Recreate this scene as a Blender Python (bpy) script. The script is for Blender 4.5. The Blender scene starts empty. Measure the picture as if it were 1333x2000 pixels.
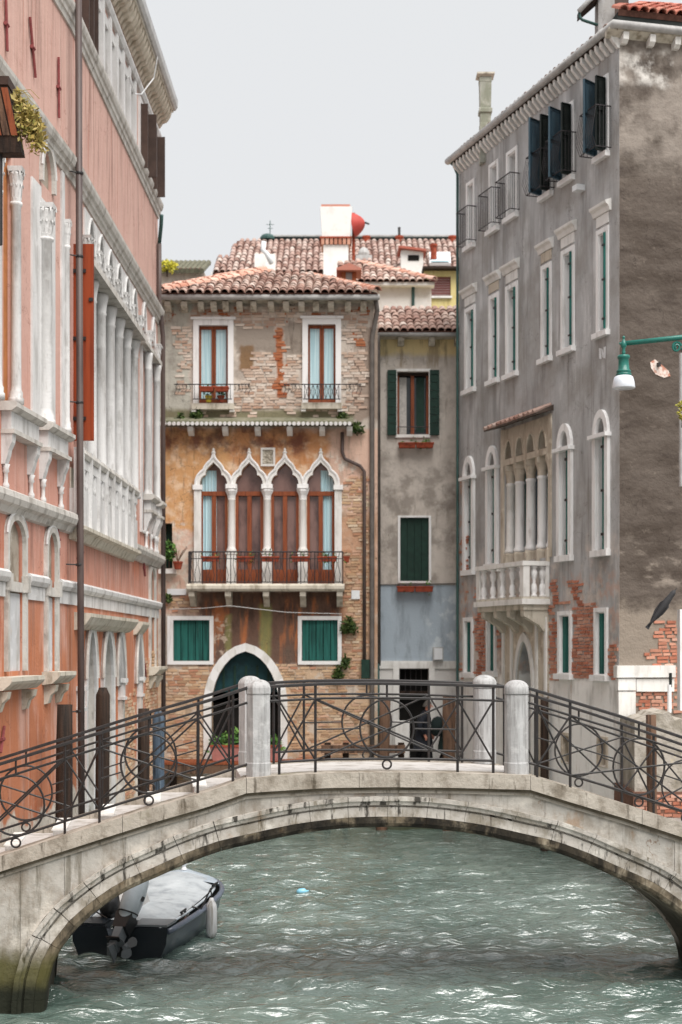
import bpy, math, random
import numpy as np
from mathutils import Vector, Matrix, noise
from mathutils.geometry import tessellate_polygon
R = math.radians
random.seed(7)
SC = bpy.context.scene
COL = SC.collection
# ---------------------------------------------------------------- camera
F = 2778.0; CX = 666.5; HY = 1268.0; HC = 4.4
cd = bpy.data.cameras.new('camera'); cam = bpy.data.objects.new('camera', cd); COL.objects.link(cam)
cam.location = (0, 0, HC); cam.rotation_euler = (R(90), 0, 0)
cd.sensor_fit = 'VERTICAL'; cd.sensor_height = 36.0; cd.lens = 36.0 * F / 2000.0
cd.shift_y = (HY - 1000.0) / 2000.0
cd.clip_end = 2000; cd.clip_start = 0.1
cd.dof.use_dof = True; cd.dof.focus_distance = 18.5; cd.dof.aperture_fstop = 1.5
SC.camera = cam
# ---------------------------------------------------------------- overcast sky, soft sun, exposure
W = bpy.data.worlds.new('World'); SC.world = W; W.use_nodes = True
wn = W.node_tree; wb = wn.nodes['Background']
sky = wn.nodes.new('ShaderNodeTexSky'); sky.sky_type = 'NISHITA'; sky.sun_disc = False
SUN_EL, SUN_AZ = 58.0, 148.0          # azimuth clockwise from +Y: behind the viewer, to the right
sky.sun_elevation = R(SUN_EL); sky.sun_rotation = R(SUN_AZ)
sky.air_density = 1.0; sky.dust_density = 4.0; sky.ozone_density = 1.0
mx = wn.nodes.new('ShaderNodeMix'); mx.data_type = 'RGBA'; mx.inputs[0].default_value = 0.95
wn.links.new(sky.outputs[0], mx.inputs[6]); mx.inputs[7].default_value = (4.92, 4.98, 5.04, 1)   # the cloud sheet
wn.links.new(mx.outputs[2], wb.inputs[0]); wb.inputs[1].default_value = 0.05
sl = bpy.data.lights.new('sun', 'SUN'); sl.energy = 1.5; sl.angle = R(50); sl.color = (1.0, 0.965, 0.92)
so = bpy.data.objects.new('sun', sl); COL.objects.link(so)
_a = R(SUN_AZ); _e = R(SUN_EL)
so.rotation_euler = Vector((math.sin(_a) * math.cos(_e), math.cos(_a) * math.cos(_e), math.sin(_e))).to_track_quat('Z', 'Y').to_euler()
SC.view_settings.view_transform = 'Standard'; SC.view_settings.look = 'None'
SC.view_settings.gamma = 1.0; SC.view_settings.use_curve_mapping = False
SC.view_settings.exposure = 1.75
SC.render.engine = 'CYCLES'
SC.cycles.use_denoising = True
SC.cycles.max_bounces = 6; SC.cycles.diffuse_bounces = 3; SC.cycles.glossy_bounces = 3
SC.cycles.transmission_bounces = 3; SC.cycles.transparent_max_bounces = 6
SC.cycles.sample_clamp_indirect = 8
# ---------------------------------------------------------------- mesh helpers
WO = {}
def setp(o, label=None, cat=None, group=None, kind=None):
    if label: o['label'] = label
    if cat: o['category'] = cat
    if group: o['group'] = group
    if kind: o['kind'] = kind
    return o
def thing(name, loc, label, cat, group=None):
    o = bpy.data.objects.new(name, None); COL.objects.link(o); o.location = loc
    o.empty_display_size = 0.2
    WO[o.name] = Vector(loc); return setp(o, label, cat, group)
def attach(o, parent):
    if parent is not None:
        o.parent = parent; o.matrix_parent_inverse = Matrix.Translation(-WO[parent.name])
def mkobj(name, vs, fs, mat, parent=None, smooth=False):
    vs = np.asarray(vs, dtype=float).reshape(-1, 3)
    org = np.array([(vs[:, 0].min() + vs[:, 0].max()) / 2, (vs[:, 1].min() + vs[:, 1].max()) / 2, vs[:, 2].min()])
    me = bpy.data.meshes.new(name); me.from_pydata((vs - org).tolist(), [], fs)
    if smooth: me.polygons.foreach_set('use_smooth', [True] * len(me.polygons))
    me.materials.append(mat); me.update()
    o = bpy.data.objects.new(name, me); COL.objects.link(o); o.location = org
    WO[o.name] = Vector(org); attach(o, parent); return o
class Fr:
    """A vertical facade: s along it, z up, t outwards."""
    def __init__(self, O, P, flip=False):
        self.O = Vector((O[0], O[1])); d = Vector((P[0] - O[0], P[1] - O[1])); self.len = d.length; self.d = d.normalized()
        n = Vector((self.d.y, -self.d.x)); self.n = -n if flip else n
    def P(self, s, z, t=0.0):
        q = self.O + self.d * s + self.n * t; return (q.x, q.y, z)
    def uv(self, px, py, t=0.0):
        r = Vector(((px - CX) / F, 1.0)); k = (self.O.dot(self.n) + t) / r.dot(self.n)
        q = r * k; return ((q - self.O).dot(self.d), HC + (HY - py) / F * k)
    def s(self, px, t=0.0): return self.uv(px, HY, t)[0]
    def box(self, x0, x1, y0, y1, t=0.0):
        a = self.uv(x0, y1, t); b = self.uv(x1, y0, t); m = (x0 + x1) / 2
        return a[0], b[0], self.uv(m, y1, t)[1], self.uv(m, y0, t)[1]
WORLD = None
class MB:
    def __init__(self, fr=None): self.v = []; self.f = []; self.fr = fr
    def P(self, s, z, t): return self.fr.P(s, z, t) if self.fr else (s, t, z)
    def add(self, vs, fs):
        o = len(self.v); self.v += [tuple(p) for p in vs]; self.f += [tuple(i + o for i in f) for f in fs]
    def box(self, s0, s1, z0, z1, t0, t1, j=0.0):
        c = [self.P(s, z, t) for t in (t0, t1) for z in (z0, z1) for s in (s0, s1)]
        if j: c = [tuple(a + random.uniform(-j, j) for a in p) for p in c]
        self.add(c, [(0, 1, 3, 2), (4, 6, 7, 5), (0, 4, 5, 1), (2, 3, 7, 6), (0, 2, 6, 4), (1, 5, 7, 3)]); return self
    def hull(self, lo, hi):
        """two equal rings of world points joined with sides and caps"""
        n = len(lo); self.add(list(lo) + list(hi), [tuple(range(n))[::-1], tuple(range(n, 2 * n))] + [(i, (i + 1) % n, n + (i + 1) % n, n + i) for i in range(n)]); return self
    def prism(self, poly, t0, t1):
        return self.hull([self.P(s, z, t0) for s, z in poly], [self.P(s, z, t1) for s, z in poly])
    def ring(self, outer, holes, t0, t1):
        """a plate with holes between t0 and t1 (front)"""
        polys = [outer] + holes; flat = [p for q in polys for p in q]; n = len(flat)
        tri = tessellate_polygon([[Vector((s, z, 0)) for s, z in q] for q in polys])
        vs = [self.P(s, z, t1) for s, z in flat] + [self.P(s, z, t0) for s, z in flat]
        fs = [tuple(t) for t in tri]; o = 0
        for q in polys:
            m = len(q); fs += [(o + i, o + (i + 1) % m, n + o + (i + 1) % m, n + o + i) for i in range(m)]; o += m
        self.add(vs, fs); return self
    def extrude(self, prof, s0, s1):
        """closed (t,z) profile run along s"""
        return self.hull([self.P(s0, z, t) for t, z in prof], [self.P(s1, z, t) for t, z in prof])
    def tube(self, pts, r, seg=8, caps=True):
        pts = [Vector(p) for p in pts]; n = len(pts); rs = r if isinstance(r, (list, tuple)) else [r] * n
        vs = []; up = None
        for i, p in enumerate(pts):
            d = (pts[min(i + 1, n - 1)] - pts[max(i - 1, 0)]).normalized()
            if up is None: up = d.orthogonal().normalized()
            up = (up - d * up.dot(d)).normalized(); w = d.cross(up)
            vs += [p + (up * math.cos(k * 2 * math.pi / seg) + w * math.sin(k * 2 * math.pi / seg)) * rs[i] for k in range(seg)]
        fs = [(i * seg + k, i * seg + (k + 1) % seg, (i + 1) * seg + (k + 1) % seg, (i + 1) * seg + k) for i in range(n - 1) for k in range(seg)]
        if caps: fs += [tuple(range(seg))[::-1], tuple(range((n - 1) * seg, n * seg))]
        self.add(vs, fs); return self
    def ftube(self, pts, r, seg=8): return self.tube([self.P(*p) for p in pts], r, seg)
    def lathe(self, c, prof, seg=12, sq=False):
        """c = world point of the axis foot, prof = (radius, height)"""
        vs = []; 
        for r, h in prof: vs += [(c[0] + r * math.cos(2 * math.pi * k / seg + (math.pi / seg if sq else 0)), c[1] + r * math.sin(2 * math.pi * k / seg + (math.pi / seg if sq else 0)), c[2] + h) for k in range(seg)]
        n = len(prof); fs = [(i * seg + k, i * seg + (k + 1) % seg, (i + 1) * seg + (k + 1) % seg, (i + 1) * seg + k) for i in range(n - 1) for k in range(seg)]
        fs += [tuple(range(seg))[::-1], tuple(range((n - 1) * seg, n * seg))]
        self.add(vs, fs); return self
    def build(self, name, mat, parent=None, smooth=False): return mkobj(name, self.v, self.f, mat, parent, smooth)
def rect(s0, s1, z0, z1): return [(s0, z0), (s1, z0), (s1, z1), (s0, z1)]
def round_arch(s0, s1, z0, zs, za, n=10):
    c = (s0 + s1) / 2; w = (s1 - s0) / 2
    return [(s0, z0), (s1, z0)] + [(c + w * math.cos(math.pi * i / n), zs + (za - zs) * math.sin(math.pi * i / n)) for i in range(n + 1)]
def pointed_arch(s0, s1, z0, zs, za, n=7):
    c = (s0 + s1) / 2; w = (s1 - s0) / 2; h = za - zs; rt = []
    for i in range(n + 1):
        a = i / n; rt.append((c + w * math.cos(a * math.pi / 2) ** 0.85 * (1 - 0.12 * a), zs + h * (0.72 * math.sin(a * math.pi / 2) + 0.28 * a)))
    rt[-1] = (c, za)
    return [(s0, z0), (s1, z0)] + rt + [(2 * c - s, z) for s, z in rt[-2::-1]]
OG_IN = [(1, 0), (.97, .16), (.88, .32), (.72, .43), (.56, .46), (.58, .56), (.52, .68), (.38, .80), (.2, .90), (.07, .98), (0, 1.04)]
OG_OUT = [(1.3, 0), (1.28, .22), (1.14, .44), (.94, .58), (.72, .68), (.66, .80), (.5, .95), (.28, 1.08), (.12, 1.2), (0, 1.42)]
def ogee(c, w, z0, zs, h, sh, foot=True):
    rt = [(c + w * a, zs + h * b) for a, b in sh]
    return ([(c - w * sh[0][0], z0), (c + w * sh[0][0], z0)] if foot else []) + rt + [(2 * c - s, z) for s, z in rt[-2::-1]]
def inpoly(x, y, poly):
    c = False; j = len(poly) - 1
    for i in range(len(poly)):
        xi, yi = poly[i]; xj, yj = poly[j]
        if (yi > y) != (yj > y) and x < (xj - xi) * (y - yi) / (yj - yi) + xi: c = not c
        j = i
    return c
def place(name, me, M, parent):
    o = bpy.data.objects.new(name, me); COL.objects.link(o); o.matrix_basis = M; WO[o.name] = M.translation.copy(); attach(o, parent); return o
COUNT = {}
def scatter(name, meshes, mats, parent, limit=300, rest=None, mat=None):
    """matrices -> up to `limit` parts sharing mesh data, the rest joined into one"""
    key = (parent.name, name); over = []
    for M in mats:
        if COUNT.get(key, 0) < limit:
            COUNT[key] = COUNT.get(key, 0) + 1; place(name, random.choice(meshes), M, parent)
        else: over.append(M)
    if over:
        vs = []; fs = []
        cache = {m.name: (np.array([v.co[:] for v in m.vertices]), [tuple(p.vertices) for p in m.polygons]) for m in meshes}
        o = 0
        for M in over:
            V, Fc = cache[random.choice(meshes).name]; A = np.array(M)
            vs.append(V @ A[:3, :3].T + A[:3, 3]); fs += [tuple(i + o for i in f) for f in Fc]; o += len(V)
        q = mkobj(rest or name + '_field', np.concatenate(vs), fs, mat or meshes[0].materials[0], parent); q['kind'] = 'stuff'
# ---------------------------------------------------------------- materials
def lin(c):
    if isinstance(c, str):
        c = [int(c[i:i + 2], 16) / 255 for i in (1, 3, 5)]
        c = [x / 12.92 if x <= .04045 else ((x + .055) / 1.055) ** 2.4 for x in c]
    return (c[0], c[1], c[2], 1.0)
class Mat:
    def __init__(self, name, rough=.85, spec=.3):
        self.m = bpy.data.materials.new(name); self.m.use_nodes = True; self.n = self.m.node_tree
        self.b = self.n.nodes['Principled BSDF']; self.b.inputs['Roughness'].default_value = rough
        self.b.inputs['Specular IOR Level'].default_value = spec
        self.pos = self.N('ShaderNodeNewGeometry').outputs['Position']
    def N(self, t): return self.n.nodes.new(t)
    def L(self, a, b): self.n.links.new(a, b)
    def math(self, op, a, b=None, clamp=False):
        q = self.N('ShaderNodeMath'); q.operation = op; q.use_clamp = clamp
        for i, x in enumerate((a, b)):
            if x is None: continue
            if isinstance(x, (int, float)): q.inputs[i].default_value = x
            else: self.L(x, q.inputs[i])
        return q.outputs[0]
    def noise(self, sc, detail=4, rough=.6, off=0.0, dist=0.0):
        v = self.pos
        mp = self.N('ShaderNodeMapping'); self.L(v, mp.inputs[0])
        s = sc if isinstance(sc, (tuple, list)) else (sc,) * 3
        mp.inputs['Scale'].default_value = s; mp.inputs['Location'].default_value = (off, off * 1.7, off * .6)
        q = self.N('ShaderNodeTexNoise'); q.inputs['Scale'].default_value = 1.0; q.inputs['Detail'].default_value = detail
        q.inputs['Roughness'].default_value = rough; q.inputs['Distortion'].default_value = dist
        self.L(mp.outputs[0], q.inputs['Vector']); return q.outputs[0]
    def ss(self, x, lo, hi):
        q = self.N('ShaderNodeMapRange'); q.interpolation_type = 'SMOOTHSTEP'
        self.L(x, q.inputs[0]); q.inputs[1].default_value = lo; q.inputs[2].default_value = hi; return q.outputs[0]
    def mix(self, f, a, b, mode='MIX'):
        q = self.N('ShaderNodeMix'); q.data_type = 'RGBA'; q.blend_type = mode
        if isinstance(f, (int, float)): q.inputs[0].default_value = f
        else: self.L(f, q.inputs[0])
        for i, x in ((6, a), (7, b)):
            if isinstance(x, (tuple, list, str)): q.inputs[i].default_value = lin(x)
            else: self.L(x, q.inputs[i])
        return q.outputs[2]
    def axes(self):
        if not hasattr(self, '_ax'):
            q = self.N('ShaderNodeSeparateXYZ'); self.L(self.pos, q.inputs[0]); self._ax = q.outputs
        return self._ax
    def box(self, ax, a0, a1, z0, z1, fe, wob, wsc=3.0, off=0.0):
        A = self.axes(); w = self.math('MULTIPLY', self.math('SUBTRACT', self.noise(wsc, 5, .6, off), .5), wob * 2)
        w2 = self.math('MULTIPLY', self.math('SUBTRACT', self.noise(wsc, 5, .6, off + 9.3), .5), wob * 2)
        x = self.math('ADD', A[ax], w); z = self.math('ADD', A[2], w2); r = None
        for v, lo, hi in ((x, a0, 1), (x, a1, -1), (z, z0, 1), (z, z1, -1)):
            if abs(lo) > 900: continue
            k = self.ss(v, lo - fe, lo + fe)
            if hi < 0: k = self.math('SUBTRACT', 1.0, k)
            r = k if r is None else self.math('MULTIPLY', r, k)
        return r
    def paint(self, base, layers=(), bump=0.0, bsc=30.0, bump2=0.0, b2sc=4.0):
        """base colour, then layers dict(c, n=(scale, lo, hi[, detail]), box=(...), op)"""
        col = base
        for i, l in enumerate(layers):
            f = None
            if 'n' in l:
                n = l['n']; f = self.ss(self.noise(n[0], n[3] if len(n) > 3 else 5, .62, i * 3.7 + 1.1 + l.get('off', 0)), n[1], n[2])
            if 'crack' in l:
                cs, cw = l['crack']; k = self.math('ABSOLUTE', self.math('SUBTRACT', self.noise(cs, 6, .58, 5.5 + i, .4), .5)); f = self.math('SUBTRACT', 1.0, self.ss(k, 0.0, cw)); f = self.math('MULTIPLY', f, self.ss(self.noise(.7, 2, .5, 11 + i), .45, .6))
            if 'box' in l:
                k = self.box(*l['box'], off=i * 2.3); f = k if f is None else self.math('MULTIPLY', f, k)
            if 'op' in l: f = self.math('MULTIPLY', f, l['op']) if f is not None else l['op']
            col = self.mix(f, col, l['c'], l.get('mode', 'MIX'))
        if isinstance(col, (tuple, list, str)): self.b.inputs['Base Color'].default_value = lin(col)
        else: self.L(col, self.b.inputs['Base Color'])
        prev = None
        for st, s, d in ((bump, bsc, .02), (bump2, b2sc, .08)):
            if not st: continue
            q = self.N('ShaderNodeBump'); q.inputs['Strength'].default_value = st; q.inputs['Distance'].default_value = d
            self.L(self.noise(s, 5, .65, 4.4), q.inputs['Height'])
            if prev: self.L(prev, q.inputs['Normal'])
            prev = q.outputs[0]
        if prev: self.L(prev, self.b.inputs['Normal'])
        self.col = col
        return self.m
    def rand(self):
        a = self.N('ShaderNodeObjectInfo').outputs['Random']; g = self.N('ShaderNodeNewGeometry').outputs['Random Per Island']
        return self.math('FRACT', self.math('ADD', a, g))
    def ramp(self, f, cols):
        q = self.N('ShaderNodeValToRGB'); self.L(f, q.inputs[0]); e = q.color_ramp.elements
        for i, c in enumerate(cols):
            p = i / (len(cols) - 1)
            k = e[i] if i < 2 else e.new(p)
            k.position = p; k.color = lin(c)
        return q.outputs[0]
def simple(name, c, rough=.8, var=.25, sc=6, spec=.3, bump=.15, metal=0):
    m = Mat(name, rough, spec); d = tuple(x * (1 - var) for x in lin(c)[:3]); 
    m.b.inputs['Metallic'].default_value = metal
    return m.paint(c, [dict(c=d, n=(sc, .35, .7))], bump=bump, bsc=sc * 6)
def varied(name, cols, rough=.85, dirt=(.2, .17, .14), dsc=9, dop=.5, bump=.4):
    m = Mat(name, rough); c = m.ramp(m.rand(), cols)
    return m.paint(c, [dict(c=dirt, n=(dsc, .5, .75), op=dop)], bump=bump, bsc=40)
MAT = {}
G36 = Fr((0, 36.0), (1, 36.0))          # the gothic house front
G37 = Fr((0, 37.3), (1, 37.3))          # the narrow house front
LN = Fr((-4.70, 19.6), (-4.44, 23.3))   # pink palace, near wing
LF = Fr((-4.44, 23.3), (-4.33, 33.6))   # pink palace, far wing
RF = Fr((2.987, 36.0), (5.556, 28.4))   # grey palace, canal front
RF.n = Vector((-abs(RF.d.y), -abs(RF.d.x))).normalized()
RS = Fr((5.556, 28.4), (5.556 + .975, 28.4 + .222))   # grey palace, end wall
def zband(lo, hi, fe, wob, wsc=3.0): return (2, lo, hi, -999, 999, fe, wob, wsc)   # height band mask
def gb(x0, x1, y0, y1, fe=.06, wob=.25, wsc=2.5, f=G36):   # photo rectangle -> mask on a frontal wall
    a, b, z0, z1 = f.box(x0, x1, y0, y1); return (0, a, b, z0, z1, fe, wob, wsc)
stone_w = Mat('istrian_stone', .75); MAT['stone'] = stone_w.paint('#e4e2de', [
    dict(c='#c6c3bd', n=((5, 5, 1.2), .45, .75)), dict(c='#8b8780', n=((14, 14, 2), .6, .8), op=.55), dict(c='#efeeec', n=(3, .5, .7), op=.6)], bump=.25, bsc=35)
MAT['stone_white'] = Mat('white_stone', .7).paint('#ecebea', [dict(c='#c2bfbc', n=((6, 6, .9), .5, .72), op=.7), dict(c='#8f877d', n=((5, 5, 1.0), .6, .76), op=.55), dict(c='#a09a94', n=((20, 20, 3), .66, .8), op=.5)], bump=.2, bsc=35)
MAT['marble'] = Mat('istrian_marble', .75).paint('#d3d2d1', [dict(c='#a8a5a2', n=((5, 5, .8), .46, .7), op=.8), dict(c='#6f6961', n=((4, 4, 1.2), .58, .74), op=.6), dict(c='#837c73', n=((18, 18, 3), .62, .78), op=.5), dict(c='#e4e3e2', n=(3, .54, .7), op=.6)], bump=.4, bsc=28)
MAT['marble_old'] = Mat('stained_marble', .8).paint('#c6c2bc', [dict(c='#98928a', n=((4, 4, 1.5), .45, .68), op=.8), dict(c='#595349', n=((5, 5, 1.4), .57, .72), op=.65), dict(c='#dad7d2', n=(4, .54, .7), op=.6)], bump=.45, bsc=28)
MAT['stone_old'] = Mat('weathered_stone', .85).paint('#c9c2b4', [dict(c='#8f8675', n=((6, 6, 1.5), .45, .72)), dict(c='#5c5546', n=(7, .6, .8), op=.6), dict(c='#ddd9d0', n=(4, .55, .75), op=.7)], bump=.4, bsc=30)
MAT['stone_warm'] = Mat('warm_stone', .85).paint('#c6bbab', [dict(c='#8f7f6c', n=((6, 6, 1.2), .45, .7), op=.7), dict(c='#e2d8c8', n=(4, .52, .7), op=.7)], bump=.35, bsc=30)
MAT['iron'] = Mat('dark_iron', .5, .5).paint('#211e1e', [dict(c='#3a302c', n=(18, .5, .7), op=.7), dict(c='#181717', n=(7, .5, .7))], bump=.15, bsc=80)
MAT['iron_thin'] = simple('thin_iron', '#3a3638', .6, .4, 12)
MAT['iron_red'] = simple('red_iron', '#8a4848', .7, .3, 10)
MAT['pipe_brown'] = Mat('brown_pipe', .5, .4).paint('#5d504c', [dict(c='#463a38', n=((3, 3, .8), .4, .7))], bump=.05)
MAT['pipe_grey'] = simple('grey_pipe', '#6f6964', .6, .3, 5)
MAT['pipe_zinc'] = simple('zinc_gutter', '#b9b8b6', .45, .3, 5, .5, .08)
MAT['pipe_green'] = simple('green_pipe', '#3c5a56', .5, .3, 5)
MAT['wood_brown'] = Mat('brown_wood', .6).paint('#8a4a2c', [dict(c='#5f2d1a', n=((30, 30, 1.5), .45, .7))], bump=.15)
MAT['wood_dark'] = Mat('dark_wood', .8).paint('#3a2b22', [dict(c='#1f1712', n=((14, 14, .8), .4, .65)), dict(c='#5b4a3a', n=((20, 20, 1.2), .62, .75), op=.6)], bump=.5, bsc=25)
MAT['wood_pile'] = Mat('pile_wood', .85).paint('#6b5242', [dict(c='#3f2f26', n=((16, 16, .8), .45, .65)), dict(c='#8d7765', n=((24, 24, 1.2), .6, .75), op=.6)], bump=.5, bsc=25)
MAT['wood_blue'] = Mat('blue_pile', .7).paint('#4c5a69', [dict(c='#232a31', n=((8, 8, .7), .45, .62)), dict(c='#8fa0ae', n=((20, 20, 1.5), .6, .75), op=.6)], bump=.4, bsc=25)
MAT['green_sh'] = Mat('teal_shutter', .65).paint('#256860', [dict(c='#153f3b', n=((14, 14, .8), .4, .7)), dict(c='#7da596', n=((8, 8, 3), .7, .8), op=.5)], bump=.12)
MAT['green_dk'] = simple('dark_green_shutter', '#1c3a30', .6, .35, 8)
MAT['blue_sh'] = Mat('slate_blue_shutter', .5, .4).paint('#48606e', [dict(c='#2f444f', n=((12, 12, 1), .4, .7))], bump=.1)
MAT['black_sh'] = simple('blackish_shutter', '#232a28', .6, .4, 6)
MAT['brown_sh'] = simple('brown_shutter', '#4b3a33', .6, .3, 6)
MAT['red_sh'] = Mat('rust_red_shutter', .55).paint('#93401f', [dict(c='#6e2a12', n=((9, 9, .5), .4, .7))], bump=.06)
MAT['ochre_sh'] = simple('ochre_shutter', '#b97a4c', .6, .25, 4)
MAT['dark'] = simple('dark_interior', '#1b1917', .9, .4, 3)
MAT['dusk'] = simple('dim_interior', '#5a534c', .9, .4, 3)
gm = Mat('window_glass', .06, .5); MAT['glass'] = gm.paint('#20262a', [dict(c='#383c3e', n=(2, .4, .7))])
gm = Mat('brown_glass', .12, .5); MAT['glass_brown'] = gm.paint('#84665e', [dict(c='#4f3834', n=((2, 2, 1), .4, .7))])
MAT['curtain'] = Mat('pale_curtain', .9).paint('#c9e2e8', [dict(c='#a4c8d2', n=((38, 38, .5), .4, .65)), dict(c='#e2e6e8', n=((26, 26, .7), .58, .72))])
MAT['curtain_w'] = simple('white_curtain', '#cfcac4', .9, .3, 20)
MAT['terracotta'] = Mat('terracotta_pot', .85).paint('#9c4a34', [dict(c='#6f3324', n=(8, .45, .7)), dict(c='#b98672', n=(14, .62, .75), op=.5)], bump=.1)
lm = Mat('leaf_green', .6); MAT['leaf'] = lm.paint(lm.ramp(lm.rand(), ['#24421c', '#3f6a2a', '#6d8f45', '#2f5426']))
lm = Mat('leaf_dry', .7); MAT['leaf_dry'] = lm.paint(lm.ramp(lm.rand(), ['#7a6a35', '#a08a4a', '#8d8a48', '#c2ac74']))
lm = Mat('leaf_dark', .6); MAT['leaf_dark'] = lm.paint(lm.ramp(lm.rand(), ['#1f3417', '#3a4f25', '#51602f', '#2b3d1c']))
MAT['tile'] = varied('roof_tile', ['#7f6055', '#a88a7e', '#bda69a', '#94756a', '#c9b9af', '#a07f73', '#8a695f', '#b59487'], .9, (.16, .13, .11), 6, .6)
MAT['tile_far'] = varied('far_roof_tile', ['#86695f', '#aa8e84', '#baa59c', '#977a70', '#c2b3aa', '#917064'], .9, (.25, .2, .18), 6, .4)
MAT['tile_pink'] = varied('pink_roof_tile', ['#b8826e', '#d0a593', '#dcb9a8', '#c08f7c'], .9, (.25, .2, .18), 6, .4)
MAT['tile_red'] = varied('red_roof_tile', ['#a05548', '#b56a58', '#c78a78', '#8f4a3c'], .9, (.25, .2, .18), 8, .4)
MAT['tile_under'] = simple('tile_channel', '#6b4a40', .9, .5, 9)
MAT['brick_pale'] = varied('pale_brick', ['#cdb9aa', '#dbcec2', '#bfa492', '#ddd2c6', '#c6b4a4', '#b59480', '#d2bfae', '#ab8a78'], .9, (.35, .28, .22), 6, .5)
MAT['brick_orange'] = varied('orange_brick', ['#b06b48', '#a15a3a', '#bb7e5a', '#966048'], .9, (.2, .12, .08), 7, .5)
MAT['brick_tan'] = varied('tan_brick', ['#c9a482', '#d6b998', '#bd9676', '#bf8a70', '#ddcab0', '#b28e70', '#c6ae96', '#d0a88e'], .9, (.25, .18, .11), 5, .6)
MAT['brick_red'] = varied('red_brick', ['#b4725a', '#c28068', '#a3644e', '#ca9882', '#ac745e', '#be8874', '#d0aa98'], .9, (.22, .12, .09), 6, .5)
MAT['white_paint'] = simple('white_paint', '#e4e6e8', .5, .1, 5)
MAT['render_white'] = Mat('white_render', .9).paint('#ece9e5', [dict(c='#cfc8c0', n=(3, .5, .75), op=.6)], bump=.15)
MAT['render_yellow'] = Mat('yellow_render', .9).paint('#d9c98c', [dict(c='#b9a56c', n=((5, 5, 1), .45, .75)), dict(c='#e3dcb4', n=(3, .5, .7), op=.5)], bump=.15)
# ================================================================ setting
def water():
    xs = np.concatenate([[-200, -60, -20, -9], np.arange(-6.5, 8.0, .065), [10, 14, 25, 60, 200]])
    ys = np.concatenate([[-60, -20, 0, 8, 12, 14], np.arange(15.2, 22, .06), np.arange(22, 38, .11), [39, 42, 60]])
    X, Y = np.meshgrid(xs, ys); Z = np.zeros_like(X); rg = np.random.RandomState(5)
    for i in range(54):
        lam = .2 * (6 ** rg.rand()); th = rg.normal(math.pi / 2, .5); k = 2 * math.pi / lam
        amp = .021 * lam * (.6 + .8 * rg.rand()); ph = rg.rand() * 6.28
        wx = X + .12 * np.sin(Y * .9 + i) ; wy = Y + .15 * np.sin(X * .8 + i * 2)
        env = .55 + .45 * np.sin(X * (.25 + .4 * rg.rand()) + Y * (.2 + .35 * rg.rand()) + rg.rand() * 6)
        p = k * (wx * math.cos(th) + wy * math.sin(th)) + ph
        Z += amp * env * (1.35 * np.exp(np.sin(p) - 1) * 1.3 - .6)
    fade = np.clip((X + 8) / 2, 0, 1) * np.clip((10 - X) / 2, 0, 1) * np.clip((Y - 13) / 2, 0, 1) * np.clip((40 - Y) / 3, 0, 1)
    calm = 1 - .5 * np.clip((Y - 22) / 10, 0, 1)
    Z = (Z - Z.mean()) * fade * calm
    nx, ny = len(xs), len(ys); idx = np.arange(nx * ny).reshape(ny, nx)
    fs = np.stack([idx[:-1, :-1], idx[:-1, 1:], idx[1:, 1:], idx[1:, :-1]], -1).reshape(-1, 4)
    m = Mat('canal_water', .03, 1.0); m.b.inputs['IOR'].default_value = 1.9
    m.paint('#5e6e68', [dict(c='#4d5f58', n=(.25, .4, .65)), dict(c='#6b7a72', n=(.5, .5, .7), op=.6)])
    q = m.N('ShaderNodeBump'); q.inputs['Strength'].default_value = 1.0; q.inputs['Distance'].default_value = .018
    m.L(m.noise((9, 20, 9), 5, .62), q.inputs['Height']); q2 = m.N('ShaderNodeBump'); q2.inputs['Strength'].default_value = 1.0; q2.inputs['Distance'].default_value = .06
    m.L(m.noise((3.2, 8.5, 3.2), 2, .5, 7.7, .6), q2.inputs['Height']); m.L(q2.outputs[0], q.inputs['Normal']); m.L(q.outputs[0], m.b.inputs['Normal'])
    o = mkobj('water', np.stack([X, Y, Z], -1).reshape(-1, 3), fs.tolist(), m.m, None, True); o['kind'] = 'structure'
water()
CANAL = [(-5.6, -40), (-5.1, 12), (-4.75, 19.6), (-4.49, 23.3), (-4.38, 33.6), (-4.36, 36.05), (1.0, 36.05), (1.0, 34.9), (3.36, 34.9), (5.556, 28.45), (5.75, 26.2), (5.35, 24), (5.25, 18), (5.2, -40)]
def banks():
    b = MB(); outer = [(-300, -60), (300, -60), (300, 400), (-300, 400)]
    polys = [outer, CANAL]; flat = outer + CANAL
    tri = tessellate_polygon([[Vector((x, y, 0)) for x, y in q] for q in polys])
    b.add([(x, y, 1.28) for x, y in flat], [tuple(t) for t in tri])
    m = Mat('paving_stone', .85).paint('#8f8a84', [dict(c='#6b665f', n=(1.5, .4, .7)), dict(c='#a8a39b', n=(6, .55, .75))], bump=.3)
    o = b.build('ground', m); o['kind'] = 'structure'
    w = MB(); n = len(CANAL)
    w.add([(x, y, 1.276) for x, y in CANAL] + [(x, y, -2) for x, y in CANAL], [(i, (i + 1) % n, n + (i + 1) % n, n + i) for i in range(n)])
    m = Mat('canal_wall_stone', .8).paint('#b3aca0', [dict(c='#7d766a', n=((3, 3, 1), .4, .7)), dict(c='#2f3a22', box=zband(-9, .45, .15, .2), op=.9)], bump=.5, bsc=12)
    o = w.build('canal_wall', m); o['kind'] = 'structure'
banks()
# kerb of the small quay in front of the narrow house
k = MB()
for i in range(4): k.box(1.0 + i * .59, 1.0 + i * .59 + .585, 1.2, 1.34, 34.86, 35.2)
o = k.build('quay_kerb', MAT['stone']); o['kind'] = 'structure'
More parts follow.
